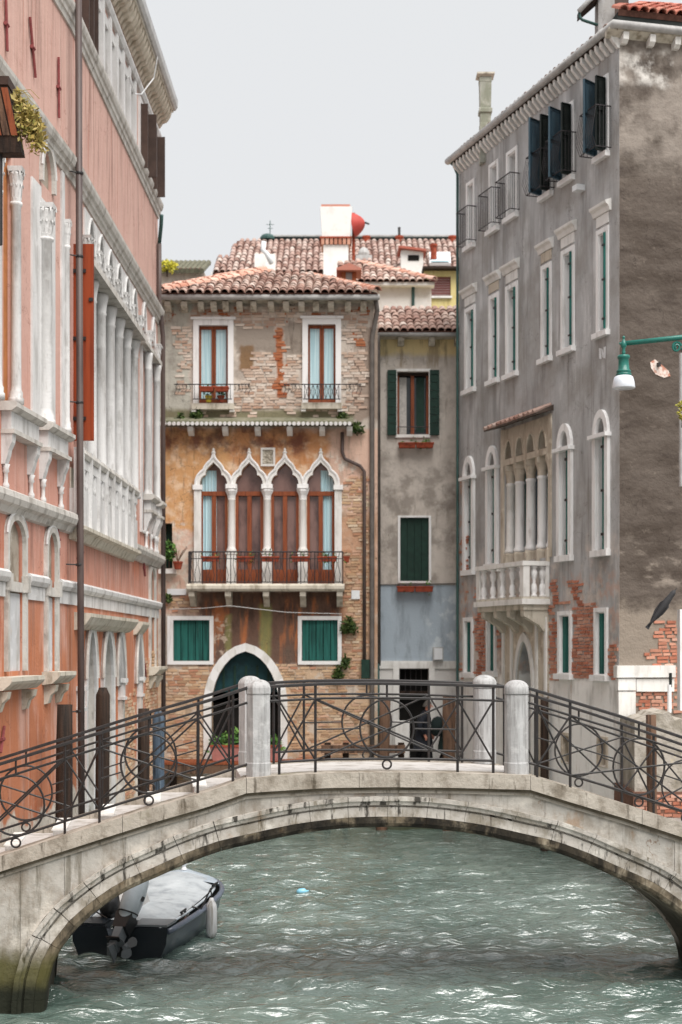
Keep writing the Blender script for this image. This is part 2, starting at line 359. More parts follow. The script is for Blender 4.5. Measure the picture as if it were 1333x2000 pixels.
# ================================================================ shared pieces: tiles, bricks
def tile_mesh(name, mat, r0=.105, r1=.082, L=.46, seg=6):
    vs = []; fs = []
    def arc(r, y, dz=0): return [(r * math.cos(math.pi * i / seg), y, r * .92 * math.sin(math.pi * i / seg) + dz) for i in range(seg + 1)]
    vs = arc(r0, 0, .012) + arc(r1, L, 0) + arc(r0 - .02, 0, .012) + arc(r0 - .02, .2, .01)
    n = seg + 1
    for i in range(seg):
        fs += [(i, i + 1, n + i + 1, n + i), (2 * n + i, i, i + 1, 2 * n + i + 1)[::-1], (2 * n + i, 2 * n + i + 1, 3 * n + i + 1, 3 * n + i)]
    me = bpy.data.meshes.new(name); me.from_pydata(vs, [], fs); me.materials.append(mat); return me
TILES = {k: [tile_mesh('tile', MAT[k], .105 + d, .082 + d, .46) for d in (0, .005)] for k in ('tile', 'tile_pink', 'tile_red', 'tile_far')}
def brick_mesh(mat, l=.25, h=.06, d=.05):
    b = MB(); b.box(-l / 2, l / 2, -h / 2, h / 2, -.03, d - .03, .006)
    me = bpy.data.meshes.new('brick'); me.from_pydata(b.v, [], b.f); me.materials.append(mat); return me
BRICKS = {k: [brick_mesh(MAT[k], l, h) for l, h in ((.25, .058), (.238, .055), (.19, .058), (.255, .062))] for k in ('brick_pale', 'brick_orange', 'brick_tan', 'brick_red')}
def tile_roof(parent, O, e, u, poly, kind='tile', pitch=.215, expo=.36, limit=300, under=True):
    O = Vector(O); e = Vector(e).normalized(); u = Vector(u).normalized(); n = e.cross(u)
    if n.z < 0: n = -n
    As = [p[0] for p in poly]; Bs = [p[1] for p in poly]; mats = []
    j = 0
    b = min(Bs) - .06
    while b < max(Bs):
        a = min(As) + pitch / 2
        while a < max(As):
            if inpoly(a, max(b + .1, min(Bs) + .02), poly):
                p = O + e * (a + random.uniform(-.012, .012)) + u * (b + random.uniform(-.025, .025)) + n * random.uniform(.0, .02)
                ry = random.uniform(-.05, .05); e2 = (e + u * ry).normalized(); u2 = (u - e * ry + n * random.uniform(-.015, .02)).normalized()
                M = Matrix(((e2.x, u2.x, n.x, p.x), (e2.y, u2.y, n.y, p.y), (e2.z, u2.z, n.z, p.z), (0, 0, 0, 1))); mats.append(M)
            a += pitch
        b += expo
    random.shuffle(mats) if len(mats) > limit else None
    scatter('tile', TILES[kind], mats, parent, limit, 'tile_field')
    if under:
        mb = MB(); mb.hull([O + e * a + u * b - n * .1 for a, b in poly], [O + e * a + u * b + n * .012 for a, b in poly])
        mb.build('roof_deck', MAT['tile_under'], parent)
def bricks(parent, fr, s0, s1, z0, z1, mask, kind, limit=300, t=.0, course=.072, blen=.265):
    z = z0; row = 0; mats = []
    while z < z1:
        s = s0 - (row % 2) * blen / 2 - random.uniform(0, .05)
        while s < s1:
            l = blen * random.choice((1, 1, 1, .62)); c = s + l / 2
            if mask(c, z) and s >= s0 - .02 and s + l <= s1 + .02:
                d = fr.d; n = fr.n; p = Vector(fr.P(c, z + random.uniform(-.006, .006), t + random.uniform(-.006, .008)))
                k = l / blen * .96; a = random.uniform(-.03, .03)
                M = Matrix(((d.x * k, n.x, -a * d.x, p.x), (d.y * k, n.y, -a * d.y, p.y), (a, 0, 1, p.z), (0, 0, 0, 1))); mats.append(M)
            s += l
        z += course; row += 1
    random.shuffle(mats); scatter('brick', BRICKS[kind], mats, parent, limit, 'brick_field')
def nz(x, y, s=1.0, o=0.0): return noise.noise(Vector((x * s + o, y * s - o, o)))
def leaves(mb, c, rad, n, size, droop=0.0):
    for i in range(n):
        while True:
            p = Vector((random.uniform(-1, 1), random.uniform(-1, 1), random.uniform(-1, 1)))
            if p.length < 1: break
        q = Vector((c[0] + p.x * rad[0], c[1] + p.y * rad[1], c[2] + p.z * rad[2] - droop * (p.x ** 2 + p.y ** 2)))
        d = Vector((random.gauss(0, 1), random.gauss(0, 1), random.gauss(.4, .8))).normalized(); w = d.orthogonal().normalized(); s = size * random.uniform(.6, 1.4)
        mb.add([q, q + d * s * .5 + w * s * .28, q + d * s, q + d * s * .5 - w * s * .28], [(0, 1, 2, 3)])
    return mb
# ================================================================ stone bridge
TH = R(7.0); _bd = Vector((math.cos(TH), math.sin(TH)))
_bo = Vector(((757 - CX) / F * 17.8, 17.8))
BR = Fr(_bo, _bo + _bd)                 # s along the bridge, t towards the viewer
BR.n = Vector((math.sin(TH), -math.cos(TH)))
BW = 1.85                               # width of the bridge
sm = Mat('bridge_stone', .8); MAT['bridge'] = sm.paint('#aeaaa3', [
    dict(c='#8c8479', n=((3, 3, 2.2), .42, .7)), dict(c='#cec8be', n=(2.2, .52, .72), op=.8), dict(c='#7c7263', n=((9, 9, 1.6), .56, .74), op=.7),
    dict(c='#8a6a48', n=((2.3, 2.3, 1.1), .58, .7), op=.6), dict(c='#57503f', n=((7, 7, .7), .56, .7), op=.65), dict(c='#6a4a30', crack=(1.3, .006), op=.8), dict(c='#4f4a34', n=((5, 5, 2.5), .66, .78), op=.5),
    dict(c='#4b4824', box=(0, -9, -1.5, -9, .72, .16, .12, 4), op=.95), dict(c='#191c12', box=(0, -9, 9, -9, .34, .12, .12, 4), op=.97)], bump=.45, bsc=22, bump2=.35, b2sc=3)
sm = Mat('bridge_arch_stone', .8); MAT['bridge_arch'] = sm.paint('#bab4ac', [
    dict(c='#91897d', n=((4, 4, 3), .42, .68)), dict(c='#d6d1c8', n=(2.6, .54, .7), op=.8), dict(c='#6f6553', n=((13, 13, 2.4), .56, .7), op=.75),
    dict(c='#241f18', n=((9, 9, 2.0), .55, .66), op=.9), dict(c='#8a6540', n=((2, 2, 1.6), .6, .72), op=.5),
    dict(c='#4b4824', box=(0, -9, -1.5, -9, .66, .16, .12, 4), op=.95), dict(c='#191c12', box=(0, -9, 9, -9, .32, .12, .12, 4), op=.97)], bump=.45, bsc=24, bump2=.3, b2sc=4)
sm = Mat('bridge_edge_stone', .85); MAT['bridge_edge'] = sm.paint('#7a6e5c', [
    dict(c='#a89c88', n=((5, 5, 3), .5, .68)), dict(c='#1e1b16', n=((6, 6, 2.4), .40, .66), op=.85), dict(c='#2a251e', n=((17, 17, 1.6), .52, .72), op=.6), dict(c='#5d4a33', n=(3, .55, .7), op=.6), dict(c='#14120f', n=((3, 3, 3), .36, .52), box=(0, -1.7, 3.4, -9, 9, .6, .5, 2), op=.85),  # crown near-black: stain plus the shade of the downward-facing edge, put into colour
    dict(c='#4b4824', box=(0, -9, -1.5, -9, .66, .16, .12, 4), op=.95), dict(c='#191c12', box=(0, -9, 9, -9, .32, .12, .12, 4), op=.97)], bump=.5, bsc=24)
MAT['coping'] = Mat('coping_stone', .8).paint('#a79f94', [dict(c='#7d7468', n=((4, 4, 3), .42, .68)), dict(c='#b8b1a6', n=(3, .52, .7), op=.7), dict(c='#6e6a4c', n=((2.2, 2.2, 2), .56, .72), op=.6),
    dict(c='#453c2f', n=((10, 10, 1.6), .57, .7), op=.75)], bump=.45, bsc=25, bump2=.3)
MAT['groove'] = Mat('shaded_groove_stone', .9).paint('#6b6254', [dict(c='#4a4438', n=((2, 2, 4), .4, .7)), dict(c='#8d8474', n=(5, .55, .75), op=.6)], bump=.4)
MAT['deck'] = Mat('deck_stone', .75).paint('#bfbcb9', [dict(c='#9d9892', n=(4, .45, .7))], bump=.3)
MAT['post'] = Mat('post_stone', .75).paint('#aeaeae', [dict(c='#8e8d8c', n=((16, 16, 1.6), .42, .68)), dict(c='#c6c6c5', n=(5, .52, .7), op=.7), dict(c='#77716a', n=((20, 20, 3), .64, .78), op=.6), dict(c='#8d6a5a', n=(6, .66, .8), op=.3)], bump=.35, bsc=45)
bridge = thing('stone_bridge', BR.P(0, 0, -.9), 'humped stone footbridge with iron railings arching over the green canal', 'bridge')
def catmull(pts, per=6):
    out = []; n = len(pts)
    for i in range(n - 1):
        p0 = pts[max(i - 1, 0)]; p1 = pts[i]; p2 = pts[i + 1]; p3 = pts[min(i + 2, n - 1)]
        for k in range(per):
            t = k / per
            out.append(tuple(.5 * (2 * b + (c - a) * t + (2 * a - 5 * b + 4 * c - d) * t * t + (3 * b - a - 3 * c + d) * t ** 3) for a, b, c, d in zip(p0, p1, p2, p3)))
    return out + [pts[-1]]
half = [(670, 2080), (668, 1971), (660, 1905), (638, 1856), (606, 1815), (555, 1772), (505, 1740), (444, 1713), (384, 1686), (323, 1664), (276, 1653), (200, 1636), (147, 1627), (75, 1619), (0, 1617)]
ipx = [(757 - a, y) for a, y in half] + [(757 + a, y) for a, y in half[-2::-1]]
IN = [BR.uv(x, y) for x, y in catmull(ipx, 6)]
_seg = [0]
for a, b in zip(IN, IN[1:]): _seg.append(_seg[-1] + math.hypot(b[0] - a[0], b[1] - a[1]))
def arch_at(q):
    q = min(max(q, 0), _seg[-1] - 1e-6); lo = 0
    while _seg[lo + 1] < q: lo += 1
    f = (q - _seg[lo]) / (_seg[lo + 1] - _seg[lo]); a, b = IN[lo], IN[lo + 1]
    a0 = IN[max(lo - 2, 0)]; b0 = IN[min(lo + 3, len(IN) - 1)]; dx, dz = b0[0] - a0[0], b0[1] - a0[1]; l = math.hypot(dx, dz)
    return (a[0] + (b[0] - a[0]) * f, a[1] + (b[1] - a[1]) * f, -dz / l, dx / l)
def len_at_px(px):
    best = min(range(len(IN)), key=lambda i: abs(catm[i][0] - px)); return _seg[best]
catm = catmull(ipx, 6)
cuts = [0, len_at_px(96), len_at_px(119) , len_at_px(151), len_at_px(206), len_at_px(285), len_at_px(365), len_at_px(432), len_at_px(520), len_at_px(608), len_at_px(678), len_at_px(755), len_at_px(833), len_at_px(905), len_at_px(990), len_at_px(1075), len_at_px(1141), len_at_px(1215), len_at_px(1290), len_at_px(1368), len_at_px(1412), _seg[-1]]
cuts[1] = cuts[2] * .55
def arch_piece(a, b, prof, step=.16):
    n = max(1, int((b - a) / step)); mb = MB(BR); m = len(prof); rings = []
    for i in range(n + 1):
        s, z, nx, ny = arch_at(a + (b - a) * i / n); rings.append([BR.P(s + nx * o, z + ny * o, t) for o, t in prof])
    mb.add([p for r in rings for p in r], [(i * m + k, i * m + (k + 1) % m, (i + 1) * m + (k + 1) % m, (i + 1) * m + k) for i in range(n) for k in range(m)] + [tuple(range(m)), tuple(range(n * m, n * m + m))[::-1]])
    return mb
PF = [(.142, 0), (.262, 0), (.27, -.03), (.284, -.03), (.29, .03), (.325, .04), (.345, .068), (.40, .075), (.40, -.3), (.142, -.3)]
PE = [(0, -.10), (.02, -.035), (.06, -.006), (.139, .004), (.139, -.3), (0, -.3)]
for a, b in zip(cuts, cuts[1:]):
    if b - a < .05: continue
    j = random.uniform(-.004, .006)
    arch_piece(a + .0015, b - .0015, [(o, t + j) for o, t in PF]).build('voussoir', MAT['bridge_arch'], bridge)
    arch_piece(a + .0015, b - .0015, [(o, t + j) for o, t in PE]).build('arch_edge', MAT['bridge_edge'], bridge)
# vault under the deck and the ring on the other side
arch_piece(0, _seg[-1], [(.012, -.28), (.012, -BW + .28), (.25, -BW + .28), (.25, -.28)]).build('vault', Mat('vault_stone', .9).paint('#8b8375', [dict(c='#565044', n=(4, .4, .7)), dict(c='#a39c8f', n=((2, 2, 6), .55, .75)), dict(c='#2a2c22', box=(0, -99, 99, -9, 1.0, .3, .3, 3), op=.8)], bump=.4), bridge)
arch_piece(0, _seg[-1], [(0, -BW + .1), (0, -BW + .28), (.4, -BW + .28), (.4, -BW)]).build('rear_ring', MAT['bridge_arch'], bridge)
# coping line (top edge of the kerb stones)
cpx = [(-100, 1703), (0, 1671), (196, 1608), (301, 1575), (400, 1547), (481, 1518.5), (529, 1515), (640, 1508.5), (758, 1507), (880, 1508.5), (966, 1511), (1033, 1513), (1117, 1539), (1215, 1568), (1333, 1607), (1440, 1643)]
CP = [BR.uv(x, y) for x, y in cpx]
def top_z(s):
    for a, b in zip(CP, CP[1:]):
        if s <= b[0] or b is CP[-1]: return a[1] + (b[1] - a[1]) * (s - a[0]) / (b[0] - a[0])
def strip(s0, s1, hi, lo, t0, t1, n=10, f=top_z):
    mb = MB(BR); lo_ = lo if callable(lo) else (lambda s: f(s) - lo); v = []
    for i in range(n + 1):
        s = s0 + (s1 - s0) * i / n; v += [BR.P(s, f(s) - hi, t1), BR.P(s, lo_(s), t1), BR.P(s, lo_(s), t0), BR.P(s, f(s) - hi, t0)]
    mb.add(v, [(i * 4 + k, i * 4 + (k + 1) % 4, i * 4 + 4 + (k + 1) % 4, i * 4 + 4 + k) for i in range(n) for k in range(4)] + [(0, 1, 2, 3), (n * 4 + 3, n * 4 + 2, n * 4 + 1, n * 4)])
    return mb
SL, SRt = CP[5][0], CP[11][0]
joints = [CP[0][0], BR.s(-40), BR.s(240), SL, BR.s(700), SRt, BR.s(1250), CP[-1][0]]
for rear in (0, 1):
    for a, b in zip(joints, joints[1:]):
        T = lambda t: (-BW - t) if rear else t
        strip(a + .003, b - .003, 0, .185, T(-.32), T(.10)).build('coping', MAT['coping'], bridge)
        strip(a + .001, b - .001, .187, .225, T(-.3), T(.055)).build('coping_moulding', MAT['groove'], bridge)
        strip(a + .001, b - .001, .226, .262, T(-.3), T(.03)).build('coping_moulding', MAT['coping'], bridge)
# spandrel walls, cut into big blocks between coping and arch ring
EX = []
for i in range(61):
    s, z, nx, ny = arch_at(_seg[-1] * i / 60); EX.append((s + nx * .396, z + ny * .396))
def ext_z(s):
    for a, b in zip(EX, EX[1:]):
        if a[0] <= s <= b[0] and b[0] > a[0]: return a[1] + (b[1] - a[1]) * (s - a[0]) / (b[0] - a[0])
    return -1.5
sp_cuts = [CP[0][0], BR.s(-10), BR.s(40), BR.s(126), BR.s(245), BR.s(385), BR.s(530), BR.s(930), BR.s(1065), BR.s(1190), BR.s(1318), BR.s(1400), CP[-1][0]]
for rear in (0, 1):
    for a, b in zip(sp_cuts, sp_cuts[1:]):
        T = (-BW + .25, -BW + .0) if rear else (-.25, random.uniform(-.005, .004))
        strip(a + .002, b - .002, .255, (lambda s: min(ext_z(s), top_z(s) - .258)), T[0], T[1], 16).build('spandrel_block', MAT['bridge'], bridge)
# deck slab and steps
strip(SL - .05, SRt + .05, -.004, .2, -BW + .3, -.3, 8).build('deck', MAT['deck'], bridge)
for side in (0, 1):
    n = 9; tr = .58
    for i in range(n):
        a = (SL - .05 - (i + 1) * tr) if side == 0 else (SRt + .05 + i * tr)
        z = top_z(a + tr * (1 if side == 0 else 0)) - (.12 if side == 0 else .30)
        q = MB(BR); q.box(a, a + tr - .003, z - .5, z, -BW + .3, -.3); q.build('step', MAT['deck'], bridge)
        q = MB(BR); q.box(a + (-.02 if side == 0 else tr - .16), a + (.16 if side == 0 else tr + .02), z + .001, z + .016, -BW + .31, -.31); q.build('step_nosing', MAT['stone'], bridge)
# posts
def post(px0, px1, ytop, ybot, t, rnd):
    s = (BR.s(px0, t) + BR.s(px1, t)) / 2; w = (BR.s(px1, t) - BR.s(px0, t)) / 2
    z0 = BR.uv(px0, ybot, t)[1]; z1 = BR.uv(px0, ytop, t)[1]; h = z1 - z0; c = BR.P(s, z0, t); k = 1 / math.cos(math.pi / 8)
    seg = 16 if rnd else 8
    if rnd: k = 1
    p = MB(); p.lathe(c, [(w * 1.0 * k, -.02), (w * 1.02 * k, .15), (w * .97 * k, .165), (w * .97 * k, h - .19), ], seg, True); o = p.build('newel_post', MAT['post'], bridge)
    p = MB(); p.lathe(c, [(w * 1.0 * k, h - .185), (w * 1.03 * k, h - .17), (w * 1.03 * k, h - .10), (w * .97 * k, h - .075), (w * .84 * k, h - .045), (w * .62 * k, h - .02), (w * .36 * k, h - .005), (w * .1, h)], seg, True); p.build('post_cap', MAT['post'], o, rnd)
post(482, 528.5, 1327, 1514, -.14, False); post(985.5, 1032.5, 1328, 1513, -.14, True)
post(467, 511, 1320, 1490, -BW + .16, False); post(924, 969, 1318, 1488, -BW + .16, True)
# railings
def bar(mb, pts, r, sq=True):
    mb.tube(pts, r * 1.15, 6); return mb
def rail_panel(name, t, verts_, bays, stubs, label, s_end, mat=MAT['iron']):
    """verts_: s of uprights; bays: between consecutive uprights 'X', 'O' or '-'; heights measured above the coping line"""
    f = top_z; H, S2, B0 = .0, 0, 0
    hz = lambda s: zoff(s) + 1.10; sz = lambda s: zoff(s) + .92; bz = lambda s: zoff(s) + .155
    zoff = f
    s0, s1 = s_end; P = lambda s, z: BR.P(s, z, t)
    def line(fz, a, b, n=9): return [P(a + (b - a) * i / n, fz(a + (b - a) * i / n)) for i in range(n + 1)]
    root = MB(); v = []
    # hand rail: a flat bar with a rounded top
    n = 9; ring = []
    for i in range(n + 1):
        s = s0 + (s1 - s0) * i / n; z = hz(s)
        ring.append([BR.P(s, z + dz, t + dt) for dt, dz in ((-.026, -.018), (-.026, .012), (-.012, .024), (.012, .024), (.026, .012), (.026, -.018))])
    root.add([p for r in ring for p in r], [(i * 6 + k, i * 6 + (k + 1) % 6, i * 6 + 6 + (k + 1) % 6, i * 6 + 6 + k) for i in range(n) for k in range(6)] + [tuple(range(6)), tuple(range(n * 6, n * 6 + 6))[::-1]])
    hr = root.build('railing', mat, bridge); hr['label'] = label
    q = MB(); q.tube(line(sz, s0, s1), .016, 6); q.build('rail_bar', mat, hr)
    q = MB(); q.tube(line(bz, s0 if name != 'c' else verts_[0], s1 if name != 'c' else verts_[-1]), .017, 6); q.build('rail_bar', mat, hr)
    for i, s in enumerate(verts_):
        q = MB(); q.tube([P(s, zoff(s) - .03), P(s, hz(s))], .018, 6); q.build('upright', mat, hr)
    for (a, b), k in zip(zip(verts_, verts_[1:]), bays):
        A0, A1 = bz(a), sz(a); B0_, B1 = bz(b), sz(b)
        if k in 'XO':
            for pr in ((P(a, A0), P(b, B1)), (P(a, A1), P(b, B0_))):
                q = MB(); q.tube([Vector(pr[0]) - Vector(BR.P(0, 0, 0)) + Vector(BR.P(0, 0, .012 if pr[0][2] == A0 else -.006)), Vector(pr[1]) - Vector(BR.P(0, 0, 0)) + Vector(BR.P(0, 0, .012 if pr[0][2] == A0 else -.006))], .013, 6); q.build('brace', mat, hr)
        if k == 'O':
            c = (a + b) / 2; cz = (bz(c) + sz(c)) / 2; r = (sz(c) - bz(c)) / 2 * .95
            q = MB(); q.tube([P(c + r * .94 * math.cos(2 * math.pi * i / 32), cz + r * math.sin(2 * math.pi * i / 32)) for i in range(33)], .014, 6, False); q.build('ring', mat, hr)
            for x0, x1 in ((a, c - r * .94), (c + r * .94, b)):
                q = MB(); q.tube([P(x0, (bz(x0) + sz(x0)) / 2), P(x1, (bz(x1) + sz(x1)) / 2)], .010, 6); q.build('tie_bar', mat, hr)
            q = MB(); q.tube([P(c, sz(c)), P(c, hz(c))], .014, 6); q.build('upright', mat, hr)
            q = MB(); q.tube([P(c + .055 * math.cos(2 * math.pi * i / 20), bz(c) - .072 + .055 * math.sin(2 * math.pi * i / 20)) for i in range(21)], .0125, 6, False); q.build('small_ring', mat, hr)
    return hr
NS = lambda *a: [BR.s(x) for x in a]
rail_panel('c', -.09, NS(547, 618, 897, 967), 'XOX', None, 'level black railing along the front of the crown', (BR.s(527), BR.s(988)))
rail_panel('l', -.09, [CP[0][0]] + NS(-67, 126, 194, 387, 456), '-OXOX', None, 'black railing climbing the front of the ramp from the pink palace', (CP[0][0], BR.s(484)))
rail_panel('r', -.09, NS(1053, 1118, 1386, 1440), 'XOX', None, 'black railing falling along the front of the ramp towards the grey palace', (BR.s(1030), BR.s(1440)))
RT = -BW + .12
FS = lambda *a: [BR.s(x, RT) for x in a]
rail_panel('c', RT, [x + .0 for x in FS(535, 594, 838, 903)], 'XOX', None, 'level black railing along the rear of the crown', (FS(511)[0], FS(926)[0]))
rail_panel('l', RT, [CP[0][0]] + FS(-38, 140, 200, 388, 448), '-OXOX', None, 'black railing climbing the rear of the ramp', (CP[0][0], FS(470)[0]))
rail_panel('r', RT, FS(985, 1046, 1215, 1277, 1400), 'XOXO', None, 'black railing falling along the rear of the ramp', (FS(967)[0], FS(1400)[0]))
# abutments of the bridge behind the spandrels, and the landing bank blocks
for s0, s1 in ((CP[0][0] - .2, BR.s(-20)), (BR.s(1420), CP[-1][0] + .3)):
    q = MB(BR); q.box(s0, s1, -1.5, 1.15, -BW + .1, -.02); q.build('abutment', MAT['bridge'], bridge)
# ================================================================ gothic house facing down the canal
X36 = lambda px: G36.s(px)
Z36 = lambda py: G36.uv(666, py)[1]
gm = Mat('gothic_house_render', .9)
MAT['gothic'] = gm.paint('#cfc3b7', [
    dict(c='#b5aaa0', n=((3, 3, 2), .4, .7)), dict(c='#dcd4c9', n=(3.5, .52, .72), op=.7),
    dict(c='#bdbbb0', box=gb(300, 372, 595, 830)), dict(c='#a09d95', n=((4, 4, .8), .45, .7), box=gb(300, 362, 595, 830), op=.8),
    dict(c='#a0958a', box=gb(462, 541, 635, 690, .05, .2)), dict(c='#8a6e52', box=gb(468, 496, 676, 722, .05, .15)), dict(c='#a0958a', box=gb(553, 602, 630, 692, .05, .2)),
    dict(c='#a08f82', box=gb(690, 760, 640, 820, .08, .3)), dict(c='#a3623c', box=gb(540, 552, 640, 776, .04, .08)),
    dict(c='#9b5a38', n=(7, .6, .68), box=gb(320, 735, 598, 640, .1, .2)),
    dict(c='#7f7a62', box=gb(318, 690, 800, 828, .08, .12)), 
    # middle storey: ochre plaster, maroon under the little roof, bare pinkish render to the right
    dict(c='#d6b5a2', box=gb(300, 760, 838, 1200, .06, .1)), dict(c='#d0a070', box=gb(300, 455, 838, 1035, .1, .22)), dict(c='#c99266', box=gb(455, 640, 838, 935, .12, .3)),
    dict(c='#e6cbae', n=(3, .45, .65), box=gb(300, 640, 860, 1040, .15, .3), op=.75), dict(c='#b4794a', n=((6, 6, 2), .55, .7), box=gb(300, 640, 850, 1040, .15, .3), op=.6),
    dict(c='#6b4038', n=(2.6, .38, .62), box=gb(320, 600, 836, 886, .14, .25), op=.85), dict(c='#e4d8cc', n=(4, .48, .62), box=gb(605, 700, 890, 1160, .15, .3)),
    dict(c='#d9cdbf', n=(4, .4, .6), box=gb(300, 384, 1020, 1160, .06, .15)), dict(c='#bb9070', box=gb(655, 740, 1000, 1340, .15, .3), op=.8),
    # below the balcony: dark wet stain with orange streaks
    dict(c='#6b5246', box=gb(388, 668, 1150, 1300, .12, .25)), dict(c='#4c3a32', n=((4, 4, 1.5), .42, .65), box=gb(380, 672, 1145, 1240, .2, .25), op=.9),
    dict(c='#ad6c46', n=((4, 4, .6), .5, .64), box=gb(400, 668, 1165, 1300, .15, .2)), dict(c='#8a8a58', box=gb(508, 530, 1180, 1300, .06, .08), op=.8), dict(c='#8a8a58', box=gb(440, 452, 1200, 1290, .05, .08), op=.7),
    dict(c='#cdb9a6', n=(5, .5, .6), box=gb(318, 450, 1200, 1320, .1, .2), op=.8),
    # bottom: sandy brickwork and pale patches
    dict(c='#c8ac90', box=gb(300, 740, 1305, 1640, .1, .15)), dict(c='#c9bcae', n=(2.5, .5, .6), box=gb(300, 740, 1300, 1640, .1, .15), op=.9), dict(c='#6f6d55', box=gb(300, 740, 1560, 1700, .2, .2), op=.8),
    dict(c='#4c4438', n=((12, 12, 1), .6, .74), op=.55), dict(c='#6e6257', n=(1.7, .5, .72), op=.5), dict(c='#4a4038', crack=(1.2, .006), op=.7), dict(c='#5b4f45', n=((4, 4, .5), .56, .72), op=.5)], bump=.4, bsc=22, bump2=.4, b2sc=5)
gh = thing('gothic_house', (X36(525), 36, 0), 'old house with peeling ochre and brick walls and four pointed gothic lights', 'house')
# openings
WT = [(389, 446, 636, 787), (602, 656, 634, 786)]
holes = []; 
for a, b, c, d in WT: holes.append(rect(X36(a), X36(b), Z36(d), Z36(c)))
GC = [418, 487.5, 557, 627]; GW = 27 / 77.17
ZS = Z36(948); ZF = Z36(1141)
for c in GC: holes.append(ogee(X36(c), GW, ZF, ZS, (948 - 905) / 77.17, OG_IN))
GS = [(339, 410, 1211, 1291), (590, 660, 1211, 1291)]
for a, b, c, d in GS: holes.append(rect(X36(a), X36(b), Z36(d), Z36(c)))
DOOR = pointed_arch(X36(414), X36(546), .6, Z36(1372), Z36(1272))
holes.append(DOOR)
holes.append(rect(X36(322), X36(337), Z36(1110), Z36(1022)))
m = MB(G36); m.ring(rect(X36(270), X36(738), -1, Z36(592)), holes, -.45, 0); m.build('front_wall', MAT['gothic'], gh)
q = MB(); q.box(X36(270), X36(738), -1, Z36(592) - .02, 36.46, 44); q.build('house_body', MAT['gothic'], gh)
# bricks showing through
def m_pale(s, z):
    px = CX + s * 77.17; py = HY - (z - HC) * 77.17; w = nz(s, z, 2.2) * 14; w2 = nz(s, z, 5, 3) * 8; x = px + w + w2; y = py + w * .8 - w2
    for a, b, c, d in WT:
        if a - 14 < px < b + 14 and c - 13 < py < d + 14: return False
    if y < 600 or y > 818: return False
    if 463 < x < 541 and 638 < y < 690: return False
    if 468 < x < 497 and y > 676 and y < 722: return False
    if 553 < x < 602 and 632 < y < 690: return False
    if x < 344 or (344 < x < 377 and (y < 640 or y > 775)): return False
    if x > 712 and y > 600: return False
    if 538 < px < 554 and 650 < py < 776: return False
    if y > 800 and nz(s, z, 3, 7) > -.1: return False
    return nz(s, z, 1.7, 5) > -.42
bricks(gh, G36, X36(335), X36(735), Z36(818), Z36(600), m_pale, 'brick_pale', 190)
def m_or(s, z):
    px = CX + s * 77.17; py = HY - (z - HC) * 77.17; w = nz(s, z, 3) * 8
    if 539 + w < px < 554 + w and 645 < py < 778: return True
    if px > 690 and 598 < py < 700: return nz(s, z, 2.5, 3) > .12
    if 325 < px < 735 and 602 < py < 622: return nz(s, z, 2.5, 3) > .2
    return False
bricks(gh, G36, X36(330), X36(735), Z36(780), Z36(600), m_or, 'brick_orange', 225)
def in_door(px, py): return abs(px - 480) < (78 if py > 1340 else 78 * max(0, (py - 1255) / 85) ** .6)
def m_tan(s, z):
    px = CX + s * 77.17; py = HY - (z - HC) * 77.17; w = nz(s, z, 2.0, 4) * 18 + nz(s, z, 6, 1) * 8
    if in_door(px, py): return False
    for a, b, c, d in GS:
        if a - 10 < px < b + 10 and c - 10 < py < d + 10: return False
    if px + w > 676 and 930 < py < 1500: return nz(s, z, 1.6, 8) > -.28 and px < 728
    if py + w > 1298: return nz(s, z, 1.5, 2) > -.3
    if px < 385 + w and 1160 < py < 1195: return nz(s, z, 2, 2) > -.1
    return False
bricks(gh, G36, X36(318), X36(728), Z36(1560), Z36(930), m_tan, 'brick_tan', 300)
# eaves: gutter, corbels, hipped roof
q = MB(G36); q.extrude([(.05, Z36(594)), (.42, Z36(592)), (.5, Z36(589)), (.5, Z36(584)), (.05, Z36(583))], X36(300), X36(738)); q.build('eaves_board', MAT['stone_old'], gh)
q = MB(); q.tube([(X36(305), 35.46, Z36(590)), (X36(741), 35.46, Z36(590.5))], .075, 10); q.build('gutter', MAT['pipe_zinc'], gh, True)
for p in (331, 363, 395, 420, 443, 470, 497, 531, 560, 590, 618, 647, 680, 710):
    q = MB(G36); q.extrude([(0, Z36(611)), (.2, Z36(611)), (.38, Z36(604)), (.4, Z36(596)), (0, Z36(596))], X36(p) - .075, X36(p) + .075); q.build('corbel', MAT['stone_old'], gh)
ez = Z36(583); ang = R(22)
E0 = Vector((X36(322), 35.45, ez)); u1 = Vector((0, math.cos(ang), math.sin(ang)))
fl = X36(736) - X36(322); ap = X36(505) - X36(322) + .25; hl = 3.75
tile_roof(gh, E0, (1, 0, 0), u1, [(0, -.05), (fl, -.05), (fl - .25, .45), (ap + .95, hl * .93), (ap + .3, hl), (ap - .25, hl * .98)], 'tile', .208, .4, 300)
